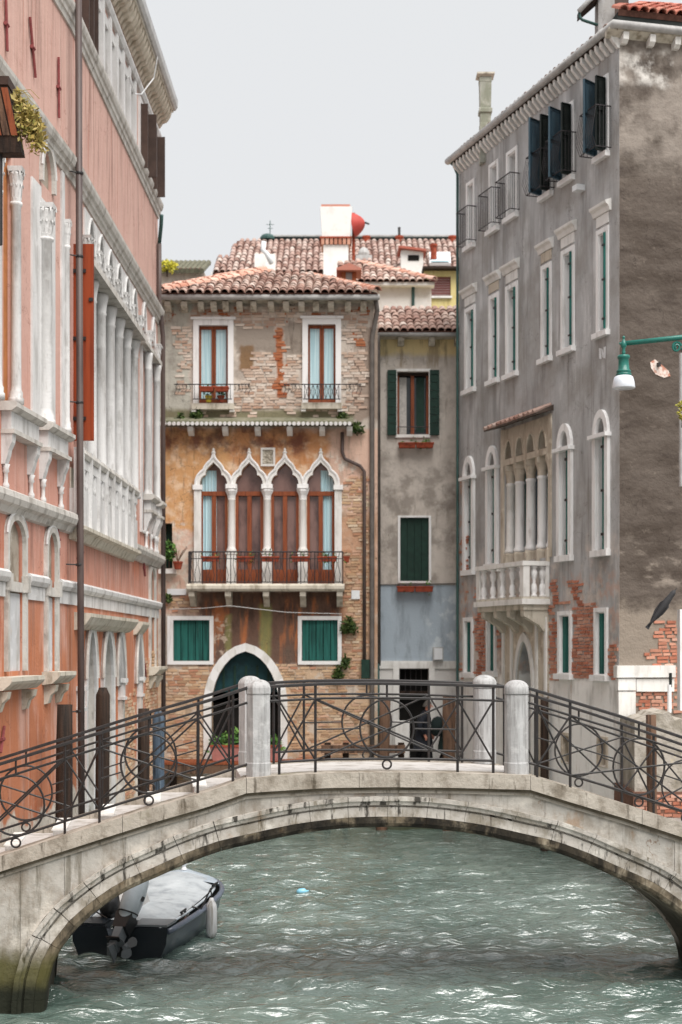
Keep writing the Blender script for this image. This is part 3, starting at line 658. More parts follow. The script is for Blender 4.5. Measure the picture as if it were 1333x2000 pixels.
# ridge cap tiles along both hips
def ridge(parent, a, b, kind, n):
    a, b = Vector(a), Vector(b); u = (b - a).normalized(); e = u.cross(Vector((0, 0, 1))).normalized(); nn = e.cross(u)
    for i in range(n):
        p = a + (b - a) * (i / n) + nn * .03
        M = Matrix(((e.x * 1.2, u.x, nn.x * 1.2, p.x), (e.y * 1.2, u.y, nn.y * 1.2, p.y), (e.z * 1.2, u.z, nn.z * 1.2, p.z), (0, 0, 0, 1))); place('ridge_tile', TILES[kind][0], M, parent)
apx = E0 + Vector((ap, 0, 0)) + u1 * hl
ridge(gh, E0 + Vector((0, 0, .02)), apx + Vector((-.2, 0, 0)), 'tile_pink', 14); ridge(gh, E0 + Vector((fl, 0, .02)), apx + Vector((.95, 0, -.1)), 'tile_pink', 16)
q = MB(); q.hull([E0 + Vector((ap * .98, 3.4, 1.0)), E0 + Vector((fl, 8.4, 0)), E0 + Vector((fl, 0, 0)), E0 + Vector((ap, 3.4, 1.3))], [E0 + Vector((ap * .98, 3.4, .9)), E0 + Vector((fl, 8.4, -.1)), E0 + Vector((fl, 0, -.1)), E0 + Vector((ap, 3.4, 1.2))]); q.build('roof_deck', MAT['tile_under'], gh)
# the other slope, facing the left
dn = Vector((-.55, -.835, 0)).normalized(); u2 = (-dn * math.cos(R(20)) + Vector((0, 0, math.sin(R(20))))).normalized(); e2 = Vector((.835, -.55, 0)).normalized()
O2 = Vector((X36(322), 35.5, ez)) - e2 * 3.2; L2 = (apx - O2).dot(e2)
tile_roof(gh, O2 - dn * 0, e2, u2, [(0, 0), (3.2, 0), (L2 - .15, (apx - O2).dot(u2) - .1), (0, (apx - O2).dot(u2) - .1)], 'tile_pink', .22, .42, 430)
# upper windows
for i, (a, b, c, d) in enumerate(WT):
    s0, s1, z0, z1 = X36(a), X36(b), Z36(d), Z36(c)
    q = MB(G36); q.ring(rect(s0 - .14, s1 + .14, z0 - .04, z1 + .14), [rect(s0, s1, z0 - .03, z1)], .0, .07); w = q.build('window', MAT['stone_white'], gh)
    q = MB(G36); q.box(s0 - .2, s1 + .2, z1 + .14, z1 + .2, 0, .12); q.build('lintel_moulding', MAT['stone_white'], w)
    q = MB(G36); q.box(s0 - .16, s1 + .16, z0 - .19, z0 - .04, -.1, .2); q.build('sill', MAT['stone_old'], w)
    for k in (-.11, s1 - s0 + .11 - .0): 
        q = MB(G36); q.box(s0 + k - .06, s0 + k + .06, z0 - .25, z0 - .19, 0, .17); q.build('sill_bracket', MAT['stone'], w)
    m_ = (s0 + s1) / 2
    for x0, x1 in ((s0, m_ - .005), (m_ + .005, s1)):
        q = MB(G36); q.ring(rect(x0, x1, z0, z1), [rect(x0 + .05, x1 - .05, z0 + .1, z1 - .08)], -.14, -.07); q.build('casement', MAT['wood_brown'], w)
        q = MB(G36); q.box(x0 + .045, x1 - .045, z0 + .08, z1 - .07, -.125, -.115); q.build('curtain', MAT['curtain'], w)
    q = MB(G36); q.box(s0 - .05, s1 + .05, z0 - .05, z1 + .05, -.44, -.4); q.build('backing', MAT['dark'], w)
    # long iron bar for flower pots
    za = Z36(755); x0, x1 = ((343, 490), (555, 706))[i]
    q = MB(G36); q.ftube([(X36(x0), za, .3), (X36(x1), za, .3)], .014, 6); rb = q.build('window_railing', MAT['iron_thin'], w)
    q = MB(G36)
    q.ftube([(s0 - .12, Z36(783), .27), (s1 + .12, Z36(783), .27)], .012, 6)
    n = 9
    for k in range(n):
        x = s0 - .08 + (s1 - s0 + .16) * k / (n - 1); q.ftube([(x, Z36(783), .28), (x, za, .3)], .008, 5)
        if i == 1 and k < n - 1:
            dx = (s1 - s0 + .16) / (n - 1); q.ftube([(x, Z36(783), .29), (x + dx, za, .3)], .007, 5); q.ftube([(x + dx, Z36(783), .29), (x, za, .3)], .007, 5)
    for xx in (x0 + 4, x1 - 4, x0 + 22, x1 - 22): q.ftube([(X36(xx), za, 0), (X36(xx), za, .3)], .01, 5)
    for sgn, base in ((1, x0), (-1, x1)):
        for k in range(5):
            x = X36(base + sgn * (2 + k * 7)); q.ftube([(x, za, .3), (x + .03, za - .12, .3), (x - .02, za - .26 + .03 * k, .3)], .007, 5)
    q.build('railing_bars', MAT['iron_thin'], rb)
# little lean-to roof of scalloped tiles between the storeys
q = MB(G36); q.extrude([(0, Z36(815)), (.5, Z36(828)), (.5, Z36(833)), (0, Z36(833))], X36(300), X36(690)); led = q.build('canopy', Mat('mossy_canopy', .95).paint('#7d7a68', [dict(c='#5d5f48', n=(3, .4, .65)), dict(c='#9a968a', n=(8, .55, .72))], bump=.6), gh)
for i in range(42):
    x = X36(318 + i * 8.9)
    q = MB(); q.tube([(x, 35.46, Z36(834)), (x, 35.75, Z36(829))], .05, 7); q.build('canopy_tile', MAT['stone_white'] if i < 30 or True else MAT['stone_old'], led)
for p in (375, 442, 505, 567, 630, 683):
    q = MB(G36); q.extrude([(0, Z36(852)), (.12, Z36(852)), (.34, Z36(845)), (.36, Z36(837)), (0, Z36(837))], X36(p) - .07, X36(p) + .07); q.build('canopy_bracket', MAT['stone'], led)
# four gothic lights: stone tracery, columns, wooden doors
for i, c in enumerate(GC):
    cs = X36(c); h = (948 - 905) / 77.17
    q = MB(G36); o_ = ogee(cs, GW, ZS - .02, ZS, h, OG_OUT); i_ = ogee(cs, GW, ZS - .02 + .0, ZS, h, OG_IN)
    out = o_[2:]; inn = i_[2:]
    n_ = len(out)
    ring = out + inn[::-1]
    q.prism(ring, .0, .10)
    tr = q.build('gothic_arch', MAT['stone'], gh)
    q = MB(G36)
    for a, b in zip(out, out[1:]): q.ftube([(a[0], a[1], .1), (b[0], b[1], .1)], .035, 6)
    q.build('arch_moulding', MAT['stone_white'], tr)
    q = MB(); q.lathe(G36.P(cs, ZS + h * 1.40, .09), [(.045, 0), (.06, .04), (.03, .08), (.04, .11), (.005, .16)], 8); q.build('finial', MAT['stone'], tr)
    # timber door and glass
    a, b = cs - GW, cs + GW; zt = Z36(964); zb = Z36(1112)
    q = MB(G36); q.box(a - .03, b + .03, zt - .05, zt + .06, -.13, -.04); dr = q.build('balcony_door', MAT['wood_brown'], gh)
    for x0, x1 in ((a - .02, a + .07), (cs - .055, cs + .055), (b - .07, b + .02)):
        q = MB(G36); q.box(x0, x1, ZF, zt - .05, -.12, -.05); q.build('door_stile', MAT['wood_brown'], dr)
    for x0, x1 in ((a + .07, cs - .055), (cs + .055, b - .07)):
        q = MB(G36); q.box(x0, x1, ZF + .02, zb, -.12, -.07); q.build('door_panel', MAT['wood_brown'], dr)
        for kk in range(4):
            w_ = (x1 - x0) / 4; q = MB(G36); q.box(x0 + w_ * kk + .01, x0 + w_ * (kk + 1) - .01, ZF + .06, zb - .06, -.075, -.06); q.build('plank', MAT['wood_brown'], dr)
    q = MB(G36); q.box(a - .02, b + .02, zb, ZS + h, -.17, -.16); q.build('pane', MAT['glass_brown'], dr)
    if i in (0, 3):
        x0, x1 = ((a + .03, cs + .06), (cs - .0, b - .02))[i == 3]
        q = MB(G36)
        nfold = 14
        pts = [(x0 + (x1 - x0) * k / nfold, -.135 + .018 * math.sin(k * 2.1)) for k in range(nfold + 1)]
        q.add([q.P(s, z, t) for s, t in pts for z in (ZF + .35, ZS + h * .7)], [(2 * k, 2 * k + 1, 2 * k + 3, 2 * k + 2) for k in range(nfold)]); q.build('curtain', MAT['curtain'], dr)
def gcol(px, half=False):
    s = X36(px); z1 = ZS; zb = Z36(1078); q = MB(); c = G36.P(s, ZF, .0)
    r = .095 if not half else .085
    q.lathe((c[0], c[1], zb), [(r * 1.25, 0), (r * 1.35, .05), (r * 1.05, .1), (r, .14), (r * .92, z1 - zb - .38), (r * 1.05, z1 - zb - .36), (r * .95, z1 - zb - .34)], 12); o = q.build('column', MAT['stone'], gh, True)
    q = MB(); q.lathe((c[0], c[1], z1 - .34), [(r * 1.0, 0), (r * 1.15, .08), (r * 1.75, .2), (r * 1.6, .22), (r * 1.9, .26)], 8, True); q.lathe((c[0], c[1], z1 - .09), [(r * 2.1, 0), (r * 2.1, .11)], 4, True); q.build('capital', MAT['stone_white'], o)
    q = MB(G36); q.box(s - .12, s + .12, ZF - .02, zb - .02, -.14, .13); q.box(s - .14, s + .14, zb - .06, zb + .0, -.15, .15); q.build('pedestal', MAT['stone'], o)
for p in (452.7, 522.3, 592): gcol(p)
for p in (387, 661):
    s = X36(p); q = MB(G36); q.box(s - .09, s + .09, ZF, ZS - .02, .0, .1); o = q.build('jamb', MAT['stone'], gh); q = MB(G36); q.box(s - .12, s + .12, ZS - .12, ZS + .0, 0, .14); q.build('capital', MAT['stone_white'], o)
# carved relief between two arches
q = MB(G36); q.ring(rect(X36(510), X36(538), Z36(911), Z36(875)), [rect(X36(513.5), X36(534.5), Z36(907), Z36(879))], 0, .07); rl = q.build('carved_relief', MAT['stone'], gh)
q = MB(G36); q.box(X36(513), X36(535), Z36(907), Z36(879), .0, .02)
for k in range(26): 
    x, z = random.uniform(X36(515), X36(533)), random.uniform(Z36(905), Z36(881)); r = random.uniform(.02, .05); q.lathe((x, 35.985, z - r), [(.005, 0), (r, r), (.005, 2 * r)], 6)
q.build('relief_carving', MAT['stone_old'], rl)
# balcony: slab, brackets, iron railing
q = MB(G36); q.extrude([(0, Z36(1156)), (.62, Z36(1156)), (.66, Z36(1152)), (.66, Z36(1146)), (.6, Z36(1142)), (0, Z36(1142))], X36(370), X36(673)); bal = q.build('balcony', MAT['stone_old'], gh)
for p in (379, 449, 522, 593, 664):
    q = MB(G36); q.extrude([(0, Z36(1186)), (.12, Z36(1184)), (.3, Z36(1172)), (.56, Z36(1166)), (.58, Z36(1156.5)), (0, Z36(1156.5))], X36(p) - .075, X36(p) + .075); q.build('balcony_bracket', MAT['stone_old'], bal)
rz0, rz1 = Z36(1139), Z36(1081)
q = MB(G36); path = [(X36(374), .0), (X36(374), .6), (X36(670), .6), (X36(670), .0)]
for z, r in ((rz1, .018), (rz0, .013), (Z36(1094), .01)): q.tube([q.P(s, z, t) for s, t in path], r, 6)
br_ = q.build('balcony_railing', MAT['iron_thin'], bal)
n = 44
for k in range(n + 1):
    s = X36(374) + (X36(670) - X36(374)) * k / n
    q = MB(G36)
    if k % 4 == 0: q.ftube([(s, Z36(1143), .6), (s, rz1, .6)], .013, 5)
    else:
        d_ = .028 * (1 if k % 2 else -1)
        q.ftube([(s, rz0, .6), (s + d_, rz0 + .18, .6), (s - d_, rz0 + .42, .6), (s, rz1, .6)], .008, 5)
    q.build('baluster', MAT['iron_thin'], br_)
for s in (X36(374), X36(670)):
    for t in (.1, .22, .34, .46):
        q = MB(G36); q.ftube([(s, rz0, t), (s, rz1, t)], .008, 5); q.build('baluster', MAT['iron_thin'], br_)
# ground floor shuttered windows
for i, (a, b, c, d) in enumerate(GS):
    s0, s1, z0, z1 = X36(a), X36(b), Z36(d), Z36(c)
    q = MB(G36); q.ring(rect(s0 - (.15 if i == 0 else .1), s1 + .1, z0 - .09, z1 + .1), [rect(s0, s1, z0, z1)], .0, .05); w = q.build('window', MAT['stone_white'], gh)
    n = 5
    for k in range(n):
        x0 = s0 + (s1 - s0) * k / n; q = MB(G36); q.box(x0 + .009, x0 + (s1 - s0) / n - .009, z0, z1, -.09, -.055 + random.uniform(-.012, .012)); q.build('plank', MAT['green_sh'], w)
    q = MB(G36); q.box(s0 - .02, s1 + .02, z0 - .02, z1 + .02, -.16, -.12); q.build('backing', MAT['dark'], w)
# water door with stone arch
dout = pointed_arch(X36(398), X36(562), .55, Z36(1368), Z36(1256)); 
n_ = len(DOOR)
for k in range(2, n_ - 1):
    a0, a1, b0, b1 = DOOR[k], DOOR[k + 1], dout[k], dout[k + 1]
    q = MB(G36); q.prism([a0, b0, b1, a1], -.1, .06); q.build('arch_stone', MAT['stone_white'] if k % 2 else MAT['stone'], gh)
for sgn in (0, 1):
    zs_ = [.2 + i * .55 for i in range(6)]; x0, x1 = ((X36(398), X36(414)), (X36(546), X36(562)))[sgn]
    for k, z in enumerate(zs_):
        z1_ = min(z + .545, Z36(1368)); 
        if z1_ > z: q = MB(G36); q.box(x0, x1, z, z1_, -.1, .05 + .008 * (k % 2)); q.build('jamb_stone', MAT['stone'], gh)
q = MB(G36)
zl = Z36(1352)
top = [p for p in DOOR if p[1] >= zl]
q.prism([(X36(414), zl), (X36(546), zl)] + DOOR[2:-1][0:1] + DOOR[2:], -.3, -.25); q.build('door_head', Mat('teal_door', .6).paint('#163f44', [dict(c='#0f2a2e', n=(3, .4, .7))]), gh)
for k in range(7):
    x = X36(414) + (X36(546) - X36(414)) * k / 6; q = MB(G36); q.box(x - .03, x + .03, zl, Z36(1300), -.25, -.22); q.build('door_slat', MAT['green_dk'], gh)
q = MB(G36); q.box(X36(414) - .05, X36(546) + .05, .2, zl - .02, -.43, -.4); q.build('door_backing', MAT['dark'], gh)
# side niche at the left edge
q = MB(G36); q.box(X36(319), X36(340), Z36(1111), Z36(1021), -.4, -.3); nb = q.build('window', MAT['green_dk'], gh); q = MB(G36); q.box(X36(312), X36(345), Z36(1121), Z36(1112), -.1, .22); q.build('sill', MAT['stone'], nb)
# pipes on the front
def pipe(name, fr, pts, r, mat, parent, seg=8):
    q = MB(fr); q.ftube(pts, r, seg); return q.build(name, mat, parent, True)
pipe('drainpipe', G36, [(X36(669), Z36(845), .08), (X36(669), Z36(884), .08), (X36(674), Z36(897), .08), (X36(704), Z36(911), .08), (X36(712), Z36(922), .08), (X36(712), Z36(1288), .08)], .045, MAT['pipe_brown'], gh)
pipe('drainpipe', G36, [(X36(734), Z36(592), .3), (X36(737), Z36(610), .16), (X36(727), Z36(660), .09), (X36(727), Z36(1330), .09), (X36(727), Z36(1500), .09)], .06, MAT['pipe_grey'], gh)
q = MB(G36); q.box(X36(706), X36(722), Z36(1325), Z36(1288), .02, .2); q.build('drain_hopper', MAT['green_dk'], gh)
# ================================================================ narrow grey house to the right of it
X37 = lambda px: G37.s(px)
Z37 = lambda py: G37.uv(666, py)[1]
g7 = lambda *a, **k: gb(*a, f=G37, **k)
nm = Mat('narrow_house_render', .9)
MAT['narrow'] = nm.paint('#c9c0b7', [dict(c='#aba299', n=((2, 2, 1.6), .4, .68)), dict(c='#cdc4ba', n=(3, .52, .7), op=.8), dict(c='#5a5048', crack=(1.0, .005), op=.7), dict(c='#80766c', n=((6, 6, 1), .56, .74), op=.6),
    dict(c='#dcc898', box=g7(730, 905, 650, 694, .1, .15)), dict(c='#8a7a64', n=((5, 5, .8), .5, .65), box=g7(730, 905, 650, 720, .1, .1), op=.7),
    dict(c='#756c64', n=(2, .42, .62), box=g7(735, 905, 900, 1140, .3, .3), op=.6),
    dict(c='#aab6c0', box=g7(738, 910, 1143, 1292, .01, .02)), dict(c='#c4cdd2', n=(2.4, .5, .6), box=g7(835, 910, 1150, 1292, .2, .3)), dict(c='#7d858c', n=((4, 4, 1), .5, .7), box=g7(738, 910, 1143, 1292, .02, .02), op=.5),
    dict(c='#d9d6d2', box=g7(738, 910, 1291, 1700, .01, .015)), dict(c='#a9a49c', n=((5, 5, 1), .55, .72), box=g7(738, 910, 1330, 1700, .1, .1), op=.8), dict(c='#5a5348', box=g7(730, 910, 1500, 1800, .3, .2), op=.6)], bump=.35, bsc=22, bump2=.2)
nh = thing('narrow_house', (X37(815), 37.3, 1.28), 'narrow grey house squeezed between the gothic house and the grey palace, blue-grey paint below', 'house')
WN = (776, 838, 726, 849); LN_ = (782, 838, 1011, 1135); DN = (780, 838, 1305, 1520)
hs = [rect(X37(a), X37(b), Z37(d), Z37(c)) for a, b, c, d in (WN, LN_)] + [rect(X37(780), X37(838), 1.4, Z37(1305))]
m = MB(G37); m.ring(rect(X37(736), X37(960), -1, Z37(656)), hs, -.5, 0); m.build('front_wall', MAT['narrow'], nh)
q = MB(); q.box(X37(736), X37(960), -1, Z37(657), 37.85, 44); q.build('house_body', MAT['narrow'], nh)
q = MB(G37); q.extrude([(0, Z37(663)), (.36, Z37(661)), (.4, Z37(657)), (0, Z37(655))], X37(728), X37(950)); q.build('eaves_board', MAT['stone_old'], nh)
q = MB(); q.tube([(X37(722), 36.85, Z37(659)), (X37(950), 36.85, Z37(659.5))], .075, 8); q.build('gutter', MAT['pipe_zinc'], nh, True)
for p in (783, 843, 893):
    q = MB(G37); q.extrude([(0, Z37(677)), (.15, Z37(677)), (.32, Z37(670)), (.34, Z37(663.5)), (0, Z37(663.5))], X37(p) - .08, X37(p) + .08); q.build('corbel', MAT['stone_old'], nh)
an = R(27); tile_roof(nh, (X37(738), 36.8, Z37(655)), (1, 0, 0), (0, math.cos(an), math.sin(an)), [(0, -.03), (3.1, -.03), (3.1, 2.35), (.15, 2.2)], 'tile', .19, .34, 300)
# upper window with open shutters
s0, s1, z0, z1 = X37(WN[0]), X37(WN[1]), Z37(WN[3]), Z37(WN[2])
q = MB(G37); q.ring(rect(s0 - .05, s1 + .05, z0 - .08, z1 + .07), [rect(s0 + .0, s1 - .0, z0, z1)], 0, .05); w = q.build('window', MAT['stone'], nh)
for x0, x1 in ((X37(757), s0 - .02), (s1 + .02, X37(858))):
    q = MB(G37); q.ring(rect(x0, x1, z0 - .02, z1 + .03), [rect(x0 + .04, x1 - .04, z0 + .08, z1 - .08)], .03, .09); sh = q.build('shutter', MAT['green_dk'], w)
    n = 7
    for k in range(n):
        zz = z0 + .08 + (z1 - z0 - .16) * k / n; q = MB(G37); q.box(x0 + .04, x1 - .04, zz + .006, zz + (z1 - z0 - .16) / n - .006, .045, .07); q.build('slat', MAT['green_dk'], w)
m_ = (s0 + s1) / 2
for x0, x1, mt in ((s0, s0 + .06, 'wood_brown'), (m_ - .05, m_ + .04, 'wood_brown'), (s1 - .06, s1, 'wood_brown')):
    q = MB(G37); q.box(x0, x1, z0, z1 - .08, -.22, -.15); q.build('casement', MAT[mt], w)
q = MB(G37); q.box(s0, s1, z1 - .08, z1, -.22, -.14); q.build('window_head', MAT['wood_dark'], w)
q = MB(G37); q.box(s0, s1, z0, z1, -.34, -.3); q.build('pane', MAT['glass'], w)
q = MB(G37); q.box(s0 + .07, s0 + .26, z0, z1 - .1, -.29, -.27); q.build('curtain', MAT['curtain_w'], w)
q = MB(G37); q.box(m_ + .1, s1 - .1, z0 + .1, z1 - .1, -.29, -.28); q.build('curtain', MAT['green_dk'], w)
q = MB(G37); q.ftube([(s0, z0 + .2, .02), (s1, z0 + .2, .02)], .012, 5); q.build('guard_bar', MAT['iron_thin'], w)
# lower closed window
s0, s1, z0, z1 = X37(LN_[0]), X37(LN_[1]), Z37(LN_[3]), Z37(LN_[2])
q = MB(G37); q.ring(rect(s0 - .06, s1 + .06, z0 - .05, z1 + .05), [rect(s0, s1, z0, z1)], 0, .05); w = q.build('window', MAT['stone_white'], nh)
for k in range(4):
    x0 = s0 + (s1 - s0) * k / 4; q = MB(G37); q.box(x0 + .004, x0 + (s1 - s0) / 4 - .004, z0, z1, -.1, -.06 + .005 * (k % 2)); q.build('plank', MAT['green_dk'], w)
q = MB(G37); q.box(s0, s1, z0, z1, -.16, -.12); q.build('backing', MAT['dark'], w)
# door on the quay, stone band, plinth pillar
q = MB(G37); q.ring([(X37(768), 1.3), (X37(780), 1.3), (X37(780), Z37(1305)), (X37(838), Z37(1305)), (X37(838), 1.3), (X37(850), 1.3), (X37(850), Z37(1294)), (X37(768), Z37(1294))], [], 0, .06); w = q.build('door', MAT['stone'], nh)
q = MB(G37); q.box(X37(779), X37(839), 1.3, Z37(1304), -.45, -.4); q.build('door_backing', MAT['dark'], w)
for k in range(5):
    x = X37(782) + .14 * k; q = MB(G37); q.ftube([(x, Z37(1352), -.12), (x, Z37(1306), -.12)], .012, 5); q.build('grille_bar', MAT['iron_thin'], w)
q = MB(G37); q.box(X37(780), X37(838), Z37(1356), Z37(1350), -.2, -.1); q.build('transom', MAT['wood_dark'], w)
q = MB(G37); q.box(X37(738), X37(900), Z37(1306), Z37(1291), 0, .05); q.build('stone_band', MAT['stone'], nh)
q = MB(G37); q.box(X37(720), X37(741), 1.2, Z37(1290), 0, .35); q.build('plinth_pillar', MAT['stone_white'], nh)
pipe('drainpipe', G37, [(X37(737), Z37(660), .5), (X37(738), Z37(680), .36), (X37(739), Z37(1300), .36)], .06, MAT['pipe_grey'], nh)
pipe('drainpipe', G37, [(X37(737), Z37(1296), .42), (X37(737), 1.3, .42)], .055, MAT['pipe_green'], nh)
q = MB(G37); q.ftube([(X37(740), Z37(1142), .03), (X37(897), Z37(1140), .03)], .016, 5); q.build('cable', MAT['pipe_grey'], nh)
# ================================================================ grey palace on the right bank
gp = thing('grey_palace', RF.P(4, 1.28, 0), 'tall grey stuccoed palace with arched windows, a stone balcony and brick patches at its foot', 'palace')
gm = Mat('grey_palace_render', .9); Yb = lambda px: RF.P(RF.s(px), 0)[1]
def rb(x0, x1, y0, y1, fe=.1, wob=.25, wsc=2.5):     # mask on the canal front: runs along Y
    a, b, z0, z1 = RF.box(x0, x1, y0, y1); return (1, RF.P(b, 0)[1], RF.P(a, 0)[1], z0, z1, fe, wob, wsc)
MAT['grey'] = gm.paint('#b4b4b4', [dict(c='#959493', n=((2.5, 2.5, .5), .42, .7)), dict(c='#cfcfcf', n=((3, 3, .6), .52, .72), op=.8), dict(c='#86827f', n=((6, 6, .35), .53, .7), op=.75), dict(c='#5d5955', crack=(.9, .005), op=.7), dict(c='#8e8983', n=(.8, .44, .66), op=.6),
    dict(c='#d2c6bc', n=(1.6, .46, .64), box=zband(3.2, 6.6, .5, .6), op=.8), dict(c='#bf9d8c', n=(3.5, .5, .62), box=zband(3.6, 6.0, .4, .5), op=.6), dict(c='#f4f2ee', box=zband(-9, 3.82, .08, .25), op=.95), dict(c='#b9b6b0', n=((4, 4, .7), .5, .7), box=zband(-9, 3.7, .1, .2), op=.7),
    dict(c='#9a6a42', n=((6, 6, .5), .62, .7), box=zband(-9, 3.9, .1, .2), op=.6), dict(c='#4a4a38', box=zband(-9, .75, .2, .2), op=.85), dict(c='#b98a70', n=(5, .5, .62), box=rb(897, 914, 930, 1210), op=.8)], bump=.3, bsc=18, bump2=.25, b2sc=2)
sm = Mat('brown_end_render', .95)
MAT['brown_end'] = sm.paint('#5e554e', [dict(c='#4a413a', n=((.7, .7, 2.2), .4, .66)), dict(c='#70665e', n=((3, 3, 8), .54, .74), op=.6), dict(c='#3b322d', n=((1.2, 1.2, 3.4), .52, .72), op=.7), dict(c='#2e2723', crack=((1.3, 1.3, .9), .005), op=.8), dict(c='#8d8277', n=((5, 5, 6), .62, .75), op=.5),
    dict(c='#d8d4ce', n=(1.5, .4, .6), box=zband(15.75, 16.4, .15, .25)), dict(c='#b4aaa0', n=(1.0, .35, .6), box=zband(14.2, 16.9, .6, .6), op=.5),
    dict(c='#9e9388', n=((.9, .9, 2), .5, .62), box=zband(5.6, 6.5, .2, .3), op=.7), dict(c='#8f8478', box=zband(1.0, 5.25, .15, .35), op=.9), dict(c='#5f3f32', box=zband(-9, 1.4, .1, .1), op=.7)], bump=.7, bsc=14, bump2=.6, b2sc=2.5)
# window table: (x0, x1, y0, y1)
R2 = [(908, 930, 597, 768), (955, 976, 572, 750), (988, 1013, 552, 738), (1057, 1079, 513, 708), (1096, 1124, 482, 690), (1165, 1191, 443, 658)]
R3 = [(911, 929, 350, 487), (955, 976, 313, 455), (989, 1013, 288, 430), (1058, 1081, 222, 388), (1097, 1123, 200, 358), (1165, 1191, 147, 312)]
R1 = [(908, 928, 893, 1122), (953, 974, 873, 1110), (1092, 1119, 830, 1095), (1162, 1191, 803, 1085)]
R0 = [(908, 925, 1203, 1322), (953, 970, 1200, 1320), (1093, 1118, 1190, 1325), (1164, 1188, 1183, 1328)]
LW = [(1098, 1115, 1425, 1500), (1168, 1188, 1432, 1508)]
def inner(w, fw=.13):
    a, b, z0, z1 = RF.box(*w); return a + fw, b - fw * .8, z0 + .12, z1 - .13
holes = []
for w in R2 + R3: holes.append(rect(*inner(w)))
for w in R0: a, b, z0, z1 = inner(w); holes.append(rect(a - .05, b + .04, z0, z1))
for w in R1:
    a, b, z0, z1 = inner(w); holes.append(round_arch(a, b, z0, z1 - (b - a) * .95, z1))
for w in LW: holes.append(rect(*inner(w, .06)))
LG = RF.box(986, 1073, 826, 1094)
holes.append(rect(*LG))
DG = RF.box(1013, 1043, 1252, 1520); dpoly = pointed_arch(DG[0], DG[1], 1.0, DG[3] - .95, DG[3]); holes.append(dpoly)
Ls = RF.len; ZE = 16.6
m = MB(RF); m.ring(rect(0, Ls, -1, ZE), holes, -.5, 0); m.build('front_wall', MAT['grey'], gp)
m = MB(RS); m.ring(rect(0.002, 6.0, -1, ZE), [], -.5, 0); m.build('end_wall', MAT['brown_end'], gp)
q = MB(); g0 = RF.P(0, 0, -.52); g1 = RF.P(Ls - .05, 0, -.52); g2 = RS.P(6, 0, -.02); g3 = (g2[0] + 2, g2[1] + 9, 0)
q.hull([(p[0], p[1], -1) for p in (g0, g1, (g1[0] + .4, g1[1] + .45, 0), (g2[0], g2[1] + .45, 0), g3)], [(p[0], p[1], ZE - .03) for p in (g0, g1, (g1[0] + .4, g1[1] + .45, 0), (g2[0], g2[1] + .45, 0), g3)]); q.build('palace_body', MAT['dusk'], gp)
def frame_box(mat, name, parent, fr, a, b, z0, z1, fw=.12, depth=.24, pr=.05):
    q = MB(fr); q.ring(rect(a - fw, b + fw * .9, z0 - .02, z1 + fw), [rect(a, b, z0 - .0, z1)], -.0, pr); o = q.build(name, mat, parent)
    q = MB(fr)
    q.box(a - .0, a + .025, z0, z1, -depth, .0); q.box(b - .025, b, z0, z1, -depth, 0); q.box(a + .025, b - .025, z1 - .025, z1, -depth, 0)
    q.build('reveal', mat, o); return o
teal = MAT['green_sh']
def glazing(w, a, b, z0, z1, deep=.24):
    q = MB(RF); q.box(a, b, z0, z1, -deep - .04, -deep); q.build('pane', MAT['glass'], w)
    mid = (a + b) / 2
    q = MB(RF); q.box(mid - .03, mid + .03, z0, z1, -deep, -deep + .05); q.build('mullion', MAT['white_paint'], w)
for i, w_ in enumerate(R2):
    a, b, z0, z1 = inner(w_); w = frame_box(MAT['stone_white'], 'window', gp, RF, a, b, z0, z1, .1, .24, .03)
    glazing(w, a, b, z0, z1)
    q = MB(RF); q.box(a - .15, b + .13, z0 - .13, z0 - .02, -.05, .11); q.build('sill', MAT['stone_white'], w)
    q = MB(RF); zz = z1 + .42; q.extrude([(0, zz - .04), (.04, zz - .04), (.07, zz + .05), (.13, zz + .1), (.14, zz + .15), (0, zz + .2)], a - .2, b + .18); q.build('hood', MAT['stone'], w)
    q = MB(RF); q.box(a - .1, b + .08, z1 + .16, zz - .05, 0, .02); q.build('frieze', MAT['stone_warm'] if i in (1, 3) else MAT['stone'], w)
    q = MB(RF); q.box(a + .026, a + (b - a) * .62, z0 + .02, z1 - .5 + .06 * i, -.2, -.12); q.build('shutter', MAT['white_paint'], w)
    q = MB(RF); q.box(b - .035, b - .0, z0 + .02, z1 - .03, -.05, .07); q.build('shutter_edge', teal, w)
    for k in (.1, .5, .85): q = MB(RF); q.box(b - .07, b + .02, z0 + (z1 - z0) * k, z0 + (z1 - z0) * k + .035, .06, .085); q.build('hinge', MAT['iron'], w)
